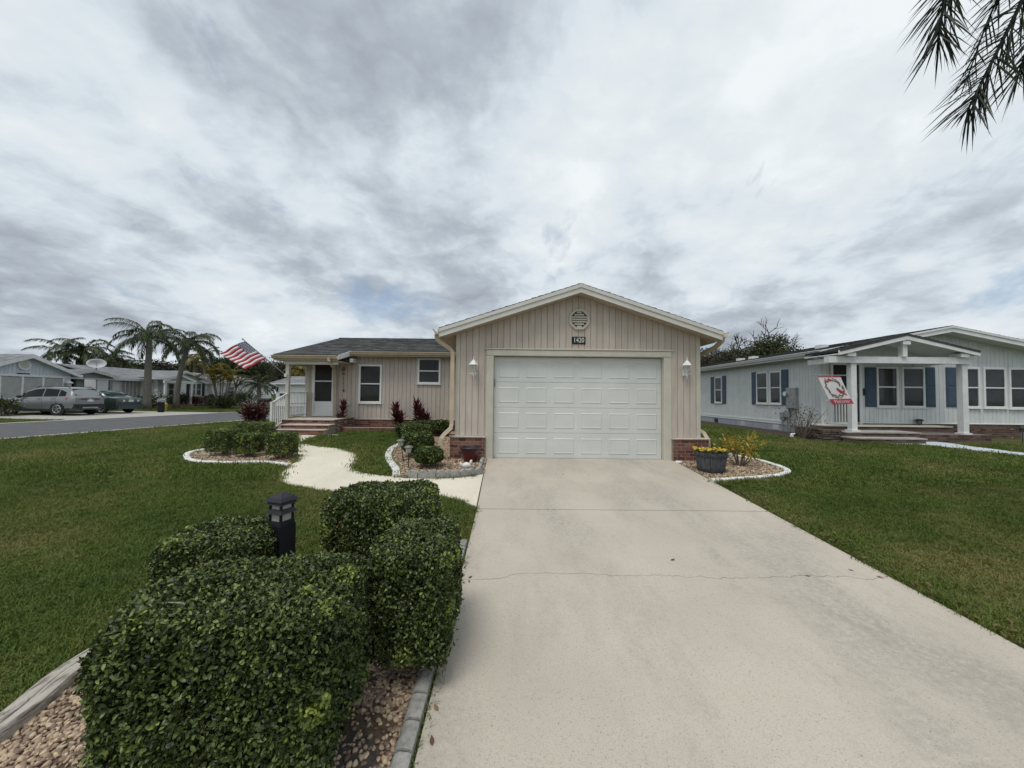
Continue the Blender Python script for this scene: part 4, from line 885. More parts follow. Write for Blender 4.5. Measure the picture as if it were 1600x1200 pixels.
# rubble planter beside the steps
rb_ = MB().box(9.68, 10.28, 11.90, 13.0, 0.0, 0.42).build('stone_planter', 'soil', G)
rr = random.Random(5)
for face, (fr_, a, b) in enumerate(((Fr((0, 11.90, 0), (1, 0, 0), (0, -1, 0)), 9.68, 10.28), (Fr((9.68, 0, 0), (0, 1, 0), (-1, 0, 0)), 11.90, 13.0))):
    z = 0.02
    while z < 0.42:
        h = rr.uniform(0.06, 0.1); u = a
        while u < b:
            w = rr.uniform(0.12, 0.28); mb = MB(fr_); mb.bev(u+0.006, min(u+w, b)-0.004, -0.04, rr.uniform(0.02, 0.05), z, min(z+h-0.01, 0.44), 0.016); mb.build('stone', 'stone_dark', rb_); u += w
        z += h
for px, nm in ((1331.5, 1), (1504.5, 2)):
    c = at(px, 640, 12.0); x = c[0]; zt = at(px, 563.5, 12.0)[2]
    z0 = 0.366 if nm == 1 else 0.30
    MB().box(x-0.085, x+0.085, 11.915, 12.085, z0, zt).build('porch_column', 'white_paint', G)
    MB().box(x-0.13, x+0.13, 11.87, 12.13, z0, z0+0.05).build('column_base', 'white_paint', G)
b0 = at(1300, 561, PY); b1 = at(1527, 563, PY); zbm = (b0[2]+b1[2])/2
MB().box(b0[0], b1[0], PY+0.12, PY+0.30, zbm-0.10, zbm+0.10).build('porch_beam', 'white_paint', G)
for x in (b0[0]+0.42, b1[0]-0.42): MB().box(x-0.06, x+0.06, PY+0.31, GY-0.02, zbm-0.08, zbm+0.09).build('porch_beam', 'white_paint', G)
pk = at(1417, 522, PY); el = at(1311, 547, PY); er = at(1531, 549, PY)
for s, ee in ((-1, el), (1, er)):
    mb = MB(Fr((0, PY, 0), (1, 0, 0), (0, -1, 0)))
    mb.prism([(ee[0], ee[2]), (pk[0], pk[2]), (pk[0], pk[2]-0.17), (ee[0], ee[2]-0.15)], -0.03, 0.02); mb.build('rake_board', 'white_paint', G)
    d = np.array([pk[0]-ee[0], 0, pk[2]-ee[2]]); shingles(G, 'roof_shingles', (ee[0], PY-0.03, ee[2]+0.012), (0, 1, 0), d, GY-PY-0.05, np.linalg.norm(d), 'shingle', seed=70+s)
    MB(Fr((0, PY, 0), (1, 0, 0), (0, -1, 0))).prism([(ee[0], ee[2]-0.10), (pk[0], pk[2]-0.10), (pk[0], pk[2]-0.13), (ee[0], ee[2]-0.13)], -(GY-PY-0.05), -0.035).build('porch_soffit', 'grey_siding', G)
    bx_ = ee[0]-s*0.42; MB().box(bx_-0.13, bx_+0.13, PY+0.02, PY+0.34, zbm+0.10, zbm+0.21).build('bracket', 'white_paint', G)
MB().box(pk[0]-0.07, pk[0]+0.07, PY+0.06, PY+0.22, zbm+0.101, pk[2]-0.17).build('king_post', 'white_paint', G)
MB().box(pk[0]-0.12, pk[0]+0.12, PY+0.0, PY+0.26, pk[2]-0.32, pk[2]-0.2).build('bracket', 'white_paint', G)
MB(Fr((0, GY-0.4, 0), (1, 0, 0), (0, -1, 0))).prism([(el[0]+0.3, zbm+0.1), (er[0]-0.3, zbm+0.1), (pk[0], pk[2]-0.14)], 0.0, 0.01).build('porch_gable', 'grey_back', G)
gr_ = MB().box(10.74, 10.80, 12.08, 12.13, 0.37, 1.35).build('porch_railing', 'white_paint', G)
xa = at(1293, 640, 12.1)[0]; xb = at(1325, 640, 12.1)[0]; rail_between(gr_, (xa, 12.1), (xb, 12.1), 6, 1.33, 1.33, 0.60, 0.60, r=0.024, top=0.035)
# electricity meter on its side wall
r = srect(1233, 1247.5, 606, 638.5)
Mt = thing('electric_meter', 'grey electric meter box with round dial and conduits on the grey side wall', 'meter', (GX-0.1, (r[0]+r[1])/2, 0.1))
MB(FS).bev(r[0], r[1], 0.016, 0.16, r[2], r[3], 0.02).build('box', 'metal_grey', Mt)
c = atx(1231, 615.5, GX-0.1); MB(FS).bev(c[1]-0.14, c[1]+0.16, 0.016, 0.12, c[2]-0.15, c[2]+0.12, 0.02).build('meter_base', 'metal_grey', Mt)
mb = MB(); mb.tube([(GX-0.12, c[1], c[2]), (GX-0.24, c[1], c[2])], 0.09, 14); mb.build('dial', 'chrome', Mt)
for yy, zt in ((r[0]+0.08, r[2]), (r[1]-0.08, r[2])): MB().tube([(GX-0.09, yy, zt), (GX-0.09, yy, 0.02)], 0.035, 8).build('conduit', 'metal_grey', Mt)
for px0, px1, py0, py1 in ((1222.5, 1228, 644, 656), (1229, 1236, 642, 652)):
    q = srect(px0, px1, py0, py1); MB(FS).bev(q[0], q[1], 0.045, 0.14, q[2], q[3], 0.01).build('junction_box', 'metal_grey', Mt); MB().tube([(GX-0.08, (q[0]+q[1])/2, q[2]), (GX-0.08, (q[0]+q[1])/2, 0.1)], 0.02, 6).build('conduit', 'metal_grey', Mt)
# garden flag
pa = at(1270, 586.5, 11.6); pb = at(1325.5, 586.5, 11.9)
GF = thing('garden_flag', 'white garden flag with a red bird, wreath and Welcome banner on the porch column', 'flag', pb)
MB().tube([pa, pb], 0.014, 8).build('pole', 'metal_grey', GF)
q0, q1 = at(1277, 588, 11.62), at(1312.5, 588, 11.78); q3, q2 = at(1297.5, 632, 11.62), at(1332.5, 631, 11.74)
def gfp(u, v):
    p = (q0*(1-u)+q1*u)*(1-v)+(q3*(1-u)+q2*u)*v; return p+np.array([0.0, -0.03*math.sin(u*5+v*2)*v-0.01, 0])
def grid_patch(name, m, u0, u1, v0, v1, off, parent, nn=8):
    mb = MB(); vs_ = [tuple(gfp(u0+(u1-u0)*i/nn, v0+(v1-v0)*j/nn)+np.array([0, -off, 0])) for j in range(nn+1) for i in range(nn+1)]
    mb.add(vs_, [(j*(nn+1)+i, j*(nn+1)+i+1, (j+1)*(nn+1)+i+1, (j+1)*(nn+1)+i) for j in range(nn) for i in range(nn)]); return mb.build(name, m, parent, True)
cl = grid_patch('cloth', 'flag_white', 0, 1, 0, 0.86, 0.0, GF); grid_patch('header', 'banner_red', 0, 1, 0.0, 0.035, 0.004, GF)
bn = grid_patch('banner', 'banner_red', 0.02, 1.0, 0.81, 1.0, 0.006, GF)
wr = MB(); wr2 = MB(); rr = random.Random(3)
for k in range(64):
    th = k/64*2*math.pi+rr.uniform(-.05, .05); R_ = 0.31+rr.uniform(-0.05, 0.05); u, v = 0.5+R_*1.15*math.cos(th), 0.42+R_*math.sin(th); a = th+math.pi/2+rr.uniform(-.7, .7)
    (wr if k % 4 else wr2).add([tuple(gfp(u+du*math.cos(a)-dv*math.sin(a), v+du*math.sin(a)*0.8+dv*math.cos(a)*0.8)-np.array([0, 0.006, 0])) for du, dv in ((-0.075, 0), (0, 0.026), (0.075, 0), (0, -0.026))], [(0, 1, 2, 3)])
for q in range(10):
    u, v = 0.3+rr.uniform(-.1, .18), 0.12+rr.uniform(-.04, .06); wr2.add([tuple(gfp(u+a, v+b)-np.array([0, 0.007, 0])) for a, b in ((-0.03, 0), (0, 0.025), (0.03, 0), (0, -0.025))], [(0, 1, 2, 3)])
o = wr.build('wreath', 'banner_green', cl, fix=False); o['kind'] = 'stuff'; o = wr2.build('berries', 'banner_red', cl, fix=False); o['kind'] = 'stuff'
MB().add([tuple(gfp(u, v)-np.array([0, 0.008, 0])) for u, v in ((0.55, 0.46), (0.60, 0.43), (0.64, 0.40), (0.67, 0.44), (0.76, 0.50), (0.86, 0.58), (0.93, 0.68), (0.90, 0.69), (0.80, 0.63), (0.70, 0.61), (0.62, 0.56))], [tuple(range(11))]).build('bird', 'banner_red', cl)
c = gfp(0.5, 0.905)-np.array([0, 0.034, 0]); ax_ = Vector([float(v) for v in (gfp(1, 0.9)-gfp(0, 0.9))]).normalized(); az_ = ax_.cross(Vector((0, 0, 1))).normalized(); ay_ = az_.cross(ax_)
text('Welcome', 'lettering', 'flag_white', bn, c, 0.17, Matrix((ax_, ay_, az_)).transposed(), 0.25, 0.001, 1.0)

# ================================================================== houses across the street
XA = -31.0; FA = Fr((XA, 0, 0), (0, 1, 0), (1, 0, 0))
A = thing('blue_grey_house', 'blue-grey house with screened garage gable and round white vent across the street', 'house', (XA, 24.4, 0))
pkA = atx(42, 553.5, XA); evA = atx(125, 586, XA+0.3); slA = (pkA[2]-evA[2])/(evA[1]-pkA[1]); yA = pkA[1]
ra = lambda u: pkA[2]-slA*abs(u-yA)
hw = evA[1]-yA; wr_ = atx(109, 600, XA)[1]; wl_ = 2*yA-wr_
hz = atx(50, 588.5, XA)[2]
MB(FA).prism([(wl_, hz), (wr_, hz), (wr_, ra(wr_)-0.15), (yA, ra(yA)-0.15), (wl_, ra(wl_)-0.15)], -0.12, 0.0).build('wall', 'blue_back', A)
boards(A, FA, wl_, wr_, 0.2, hz+0.12, lambda u: ra(u)-0.15, 'blue_siding', n0=0.001)
MB(FA).bev(wl_, wr_, 0.0, 0.07, hz-0.02, hz+0.12, 0.008).build('header', 'white_paint', A)
posts = [atx(p, 620, XA)[1] for p in (-36, -2, 33.5, 66, 97.5)]
zp = 0.62
MB(FA).box(wl_, wr_, -0.06, -0.02, zp, hz-0.02).build('dark_inside', 'interior', A)
for a, b in zip(posts[:-1], posts[1:]): MB(FA).box(a+0.04, b-0.04, -0.015, 0.0, zp, hz-0.02).build('mesh_panel', 'mesh_screen', A)
for p in posts: MB(FA).bev(p-0.05, p+0.05, -0.015, 0.05, 0.0, hz-0.021, 0.008).build('screen_post', 'white_paint', A)
MB(FA).box(wl_, wr_, -0.1, 0.03, -0.05, zp-0.001).build('kick_panel', 'mesh_screen', A)
MB(FA).bev(posts[-1]+0.051, wr_+0.02, -0.1, 0.04, 0.0, hz-0.021, 0.008).build('corner_wall', 'blue_siding', A)
cv = atx(37, 570, XA); mb = MB(); mb.tube([(XA+0.02, cv[1], cv[2]), (XA+0.09, cv[1], cv[2])], 0.33, 24); v_ = mb.build('gable_vent', 'white_paint', A)
MB().tube([(XA+0.09, cv[1], cv[2]), (XA+0.10, cv[1], cv[2])], 0.24, 24).build('louvre', 'trim_cream', v_)
cp = atx(36, 585, XA); MB(FA).bev(cp[1]-0.32, cp[1]+0.32, 0.02, 0.05, cp[2]-0.08, cp[2]+0.08, 0.01).build('plaque', 'black', A)
for s in (-1, 1):
    e = yA+s*hw; d = np.array([0, -s*hw, slA*hw])
    shingles(A, 'roof_shingles', (XA+0.42, e, ra(e)+0.01), (-1, 0, 0), d, 11, np.linalg.norm(d), 'shingle_light', seed=80+s, exp=0.2, tab=0.5)
    MB(FA).prism([(e, ra(e)), (yA, ra(yA)), (yA, ra(yA)-0.24), (e, ra(e)-0.22)], 0.38, 0.44).build('rake_board', 'white_paint', A)
    MB(FA).prism([(e, ra(e)-0.13), (yA, ra(yA)-0.13), (yA, ra(yA)-0.15), (e, ra(e)-0.15)], 0.0, 0.379).build('soffit', 'blue_siding', A)
gutter(A, (XA+0.4, yA+hw, ra(yA+hw)-0.02), (XA-9, yA+hw, ra(yA+hw)-0.02), (0, 1, 0), 'white_paint')
MB().box(XA-9, XA-0.12, wr_-0.12, wr_, 0, ra(wr_)-0.15).build('side_wall', 'blue_siding', A)
# entrance gable beside the garage
XE = -32.2; FE = Fr((XE, 0, 0), (0, 1, 0), (1, 0, 0)); pkE = atx(144, 577.5, XE+0.3); evE = atx(184.5, 589, XE+0.3); slE = (pkE[2]-evE[2])/(evE[1]-pkE[1]); hE = evE[1]-pkE[1]; re = lambda u: pkE[2]-slE*abs(u-pkE[1])
e0, e1 = pkE[1]-hE+0.4, pkE[1]+hE-0.5
zb_ = atx(150, 591, XE)[2]
MB(FE).prism([(e0, zb_), (e1+0.4, zb_), (e1+0.4, re(e1+0.4)-0.12), (pkE[1], re(pkE[1])-0.12), (e0, re(e0)-0.12)], -0.1, 0.0).build('entrance_gable', 'mesh_screen', A)
MB(FE).bev(e0, e1+0.5, 0.0, 0.12, zb_-0.12, zb_, 0.01).build('entrance_beam', 'white_paint', A)
MB(FE).box(e0, atx(152, 600, XE)[1], -1.5, -1.4, 0, zb_).build('recess_wall', 'interior', A)
MB(FE).box(atx(140, 600, XE)[1], atx(152, 600, XE)[1], -1.2, -1.0, 0, zb_).build('inner_wall', 'blue_siding', A)
MB(FE).box(atx(152, 600, XE)[1], atx(169, 600, XE)[1], -0.1, 0.02, 0, zb_-0.1).build('entrance_wall', 'white_siding', A)
MB(FE).box(atx(171, 600, XE)[1], atx(175, 600, XE)[1], -0.2, 0.05, 0, re(e1)-0.1).build('entrance_post', 'metal_grey', A)
for s in (-1, 1):
    e = pkE[1]+s*hE; d = np.array([0, -s*hE, slE*hE])
    shingles(A, 'roof_shingles', (XE+0.42, e, re(e)+0.01), (-1, 0, 0), d, 8, np.linalg.norm(d), 'shingle_light', seed=84+s, exp=0.2, tab=0.5)
    MB(FE).prism([(e, re(e)), (pkE[1], re(pkE[1])), (pkE[1], re(pkE[1])-0.2), (e, re(e)-0.18)], 0.38, 0.44).build('rake_board', 'white_paint', A)
# porch lantern on the garage corner
c = atx(107.5, 600, XA+0.2)
T = thing('wall_lantern', 'white pagoda lantern on the corner of the blue-grey garage across the street', 'lantern', (c[0], c[1], c[2]-0.3))
MB().lathe([(0.05, -0.25), (0.12, -0.2), (0.14, 0.05)], tuple(c), 8).build('glass', 'frosted', T); MB().lathe([(0.22, 0.05), (0.2, 0.12), (0.08, 0.2), (0.03, 0.26)], tuple(c), 8).build('cap', 'white_paint', T); MB().box(XA+0.0, c[0], c[1]-0.03, c[1]+0.03, c[2]-0.3, c[2]-0.22).build('arm', 'white_paint', T)
# satellite dish
c = atx(151.5, 570.5, XE-1.0)
T = thing('satellite_dish', 'grey satellite dish standing on the low entrance roof across the street', 'dish', (c[0], c[1], c[2]-0.8))
mb = MB(); n_ = 18; ax = unit(np.array([0.55, -0.62, 0.45])); t1 = unit(np.cross(ax, [0, 0, 1.0])); t2 = np.cross(t1, ax); vs = []; fs = []
for i in range(5):
    for k in range(n_): r_ = 0.52*i/4+0.001; vs.append(tuple(c+(t1*math.cos(k*2*math.pi/n_)*1.1+t2*math.sin(k*2*math.pi/n_)*0.85)*r_+ax*0.25*(r_/0.5)**2))
for i in range(4): fs += [(i*n_+k, i*n_+(k+1) % n_, (i+1)*n_+(k+1) % n_, (i+1)*n_+k) for k in range(n_)]
mb.add(vs, fs); o = mb.build('reflector', 'dish', T, True); o.modifiers.new('t', 'SOLIDIFY').thickness = 0.02
MB().tube([tuple(c-ax*0.02), tuple(c+np.array([-0.1, 0.05, -0.35])), tuple(c+np.array([-0.1, 0.05, -0.95]))], 0.04, 8).build('mast', 'metal_grey', T)
MB().tube([tuple(c-t2*0.35), tuple(c+ax*0.55)], 0.015, 6).build('feed_arm', 'metal_grey', T)

# white ranch house with gabled porch
XB = -33.5; FB = Fr((XB, 0, 0), (0, 1, 0), (1, 0, 0))
B = thing('white_ranch_house', 'long white ranch house with grey roof and gabled porch behind the two tall palms', 'house', (XB, 38, 0))
yb = lambda px: atx(px, 605, XB)[1]
zE = atx(230, 593.5, XB+0.4)[2]; zR = atx(230, 578, XB-4.2)[2]; y0b, y1b = yb(172), yb(338)
HB = []
def brect(px0, px1, py0, py1, Xp=None): Xp = XB if Xp is None else Xp; pm = (py0+py1)/2; a = atx(px0, pm, Xp); b = atx(px1, pm, Xp); m_ = (px0+px1)/2; return a[1], b[1], atx(m_, py1, Xp)[2], atx(m_, py0, Xp)[2]
MB(FB).box(y0b, y1b, -0.12, 0.0, 0.0, zE-0.05).build('wall', 'white_siding', B)
boards(B, FB, y0b, yb(247), 0.4, 0.1, lambda u: zE-0.06, 'white_siding', joined=True, name='siding', n0=0.001)
MB().box(XB-8.4, XB-0.12, y0b, y0b+0.12, 0, zE).build('side_wall', 'white_siding', B)
dsl = np.array([-4.6, 0, zR-zE]); shingles(B, 'roof_shingles', (XB+0.45, y0b-0.3, zE), (0, 1, 0), dsl, y1b-y0b+0.6, np.linalg.norm(dsl), 'shingle_light', seed=90, exp=0.2, tab=0.5)
shingles(B, 'roof_shingles', (XB-8.8, y0b-0.3, zE), (0, 1, 0), (4.6, 0, zR-zE), y1b-y0b+0.6, np.linalg.norm(dsl), 'shingle_light', seed=91, exp=0.3, tab=0.6)
MB(FB).bev(y0b-0.3, y1b+0.3, 0.40, 0.46, zE-0.16, zE-0.01, 0.01).build('fascia_board', 'white_paint', B)
r = brect(188, 218.5, 595.5, 620.5); w_ = MB(FB).bev(r[0]-0.08, r[1]+0.08, 0.02, 0.07, r[2]-0.08, r[3]+0.08, 0.01).build('screen_window', 'white_paint', B)
for k in range(5):
    a = r[0]+(r[1]-r[0])*k/5; b = r[0]+(r[1]-r[0])*(k+1)/5; MB(FB).box(a+0.04, b-0.04, 0.068, 0.078, r[2], r[3]).build('pane', 'mesh_screen', w_)
r = brect(249, 257, 600, 618); MB(FB).box(r[0], r[1], 0.01, 0.04, 0.3, r[3]).build('door', 'mailbox_wood', B)
# projecting gable and porch
XG = XB+0.9; pg = atx(289.5, 579.5, XG+0.3); eg = atx(327, 594, XG+0.3); sg_ = (pg[2]-eg[2])/(eg[1]-pg[1]); hg = eg[1]-pg[1]; rg = lambda u: pg[2]-sg_*abs(u-pg[1])
Fg = Fr((XG, 0, 0), (0, 1, 0), (1, 0, 0)); ga, gb_ = pg[1]-hg+0.5, pg[1]+hg-0.5
MB(Fg).prism([(ga, 0.1), (gb_, 0.1), (gb_, rg(gb_)-0.1), (pg[1], rg(pg[1])-0.1), (ga, rg(ga)-0.1)], -1.0, 0.0).build('gable_wall', 'white_siding', B)
for s in (-1, 1):
    e = pg[1]+s*hg; d = np.array([0, -s*hg, sg_*hg]); shingles(B, 'roof_shingles', (XG+0.45, e, rg(e)+0.01), (-1, 0, 0), d, 5.0, np.linalg.norm(d), 'shingle_light', seed=94+s, exp=0.2, tab=0.5)
    MB(Fg).prism([(e, rg(e)), (pg[1], rg(pg[1])), (pg[1], rg(pg[1])-0.22), (e, rg(e)-0.2)], 0.40, 0.47).build('rake_board', 'white_paint', B)
XP = XG+2.0; pp = atx(283, 585, XP); ep = atx(257, 593, XP); sp_ = (pp[2]-ep[2])/(pp[1]-ep[1]); hp = pp[1]-ep[1]; rp_ = lambda u: pp[2]-sp_*abs(u-pp[1]); FP = Fr((XP, 0, 0), (0, 1, 0), (1, 0, 0))
for s in (-1, 1):
    e = pp[1]+s*hp; d = np.array([0, -s*hp, sp_*hp]); shingles(B, 'roof_shingles', (XP+0.05, e, rp_(e)+0.01), (-1, 0, 0), d, 2.2, np.linalg.norm(d), 'shingle_light', seed=97+s, exp=0.2, tab=0.5)
    MB(FP).prism([(e, rp_(e)), (pp[1], rp_(pp[1])), (pp[1], rp_(pp[1])-0.2), (e, rp_(e)-0.18)], 0.0, 0.06).build('rake_board', 'white_paint', B)
MB(FP).prism([(pp[1]-hp+0.3, rp_(pp[1]-hp)-0.05), (pp[1]+hp-0.3, rp_(pp[1]-hp)-0.05), (pp[1], rp_(pp[1])-0.15)], -0.1, -0.05).build('porch_gable', 'metal_grey', B)
MB(FP).bev(pp[1]-hp, pp[1]+hp, -0.12, 0.03, rp_(pp[1]-hp)-0.30, rp_(pp[1]-hp)-0.06, 0.01).build('porch_beam', 'white_paint', B)
for px in (259.5, 299.5):
    yy = atx(px, 610, XP)[1]; MB(FP).box(yy-0.09, yy+0.09, -0.15, 0.0, 0.0, rp_(pp[1]-hp)-0.30).build('porch_post', 'white_paint', B)
MB().box(XG, XP+0.1, pp[1]-hp+0.2, pp[1]+hp-0.2, -0.05, 0.28).build('porch_floor', 'brick', B)
for px0, px1 in ((262.5, 271.5), (272, 281), (300.5, 305), (306, 314)):
    r = brect(px0, px1, 599, 617.5, XG); window(B, Fg, *r, n0=0.01, fw=0.06, mode='curtain', sill=False)
for px0, px1 in ((291, 295.5), (315.5, 319.5)):
    r = brect(px0, px1, 598.5, 619, XG); shutter(B, Fg, r[0], r[1], r[2], r[3], 'shutter_black', 0.005)
pr_ = MB(Fr((XP, 0, 0), (0, 1, 0), (1, 0, 0))); yq0, yq1 = atx(243, 615, XP)[1], atx(258, 615, XP)[1]
hr = pr_.box(yq0, yq0+0.06, -0.1, -0.04, 0, 1.15).build('stair_railing', 'white_paint', B); rail_between(hr, (XP-0.07, yq0), (XP-0.07, yq1), 5, 1.5, 1.05, 0.7, 0.3, r=0.025, top=0.04)
# next house along the street, mostly behind palms
XC = -32.5; FC = Fr((XC, 0, 0), (0, 1, 0), (1, 0, 0)); yc = lambda px: atx(px, 605, XC)[1]
Cc = thing('white_bungalow', 'white bungalow with grey roof behind the areca palms and hedge', 'house', (XC, 48, 0))
c0, c1 = yc(339), yc(424); zc = atx(380, 598.5, XC)[2]; zcr = atx(380, 588, XC-4)[2]
MB(FC).box(c0, c1, -0.12, 0, 0, zc).build('wall', 'white_siding', Cc)
d = np.array([-4.5, 0, zcr-zc]); shingles(Cc, 'roof_shingles', (XC+0.45, c0-0.3, zc), (0, 1, 0), d, c1-c0+0.6, np.linalg.norm(d), 'shingle_light', seed=101, exp=0.25, tab=0.6)
MB(FC).bev(c0-0.3, c1+0.3, 0.4, 0.46, zc-0.15, zc-0.01, 0.01).build('fascia_board', 'white_paint', Cc)
MB().box(XC-8, XC-0.12, c0, c0+0.12, 0, zc).build('side_wall', 'white_siding', Cc)
r = brect(354, 365.5, 603.5, 616, XC); window(Cc, FC, *r, n0=0.01, fw=0.08, mode='plain', sill=False)
gpx = yc(329); MB(FC).prism([(gpx-2.0, zc-0.1), (gpx+2.0, zc-0.1), (gpx, zc+0.75)], 0.2, 0.3).build('small_gable', 'white_paint', Cc)
# house seen through the porch
YD = 42.0; FD = Fr((0, YD, 0), (1, 0, 0), (0, -1, 0))
Dd = thing('far_white_house', 'white house with grey roof seen through the open porch', 'house', (-23, YD, 0))
d0, d1 = at(431, 605, YD)[0], at(520, 605, YD)[0]; zd = at(455, 598.5, YD)[2]; zdr = at(455, 588, YD+4)[2]
MB(FD).box(d0, d1, -0.12, 0, 0, zd).build('wall', 'white_siding', Dd)
MB().box(d0, d0+0.12, YD+0.12, YD+8, 0, zd).build('side_wall', 'white_siding', Dd)
d = np.array([0, 4.4, zdr-zd]); shingles(Dd, 'roof_shingles', (d0-0.5, YD-0.4, zd), (1, 0, 0), d, d1-d0+0.5, np.linalg.norm(d), 'shingle_light', seed=104, exp=0.25, tab=0.6)
MB(FD).bev(d0-0.5, d1, 0.34, 0.4, zd-0.16, zd-0.01, 0.01).build('fascia_board', 'white_paint', Dd)
r = wrect(432, 434.5, 605, 612, YD-0.05); MB(FD).bev(r[0], r[1], 0.0, 0.08, r[2], r[3], 0.01).build('wall_lamp', 'black', Dd)
r = wrect(436, 447, 614, 624, YD-0.05); window(Dd, FD, *r, n0=0.01, fw=0.05, mode='plain', sill=False)

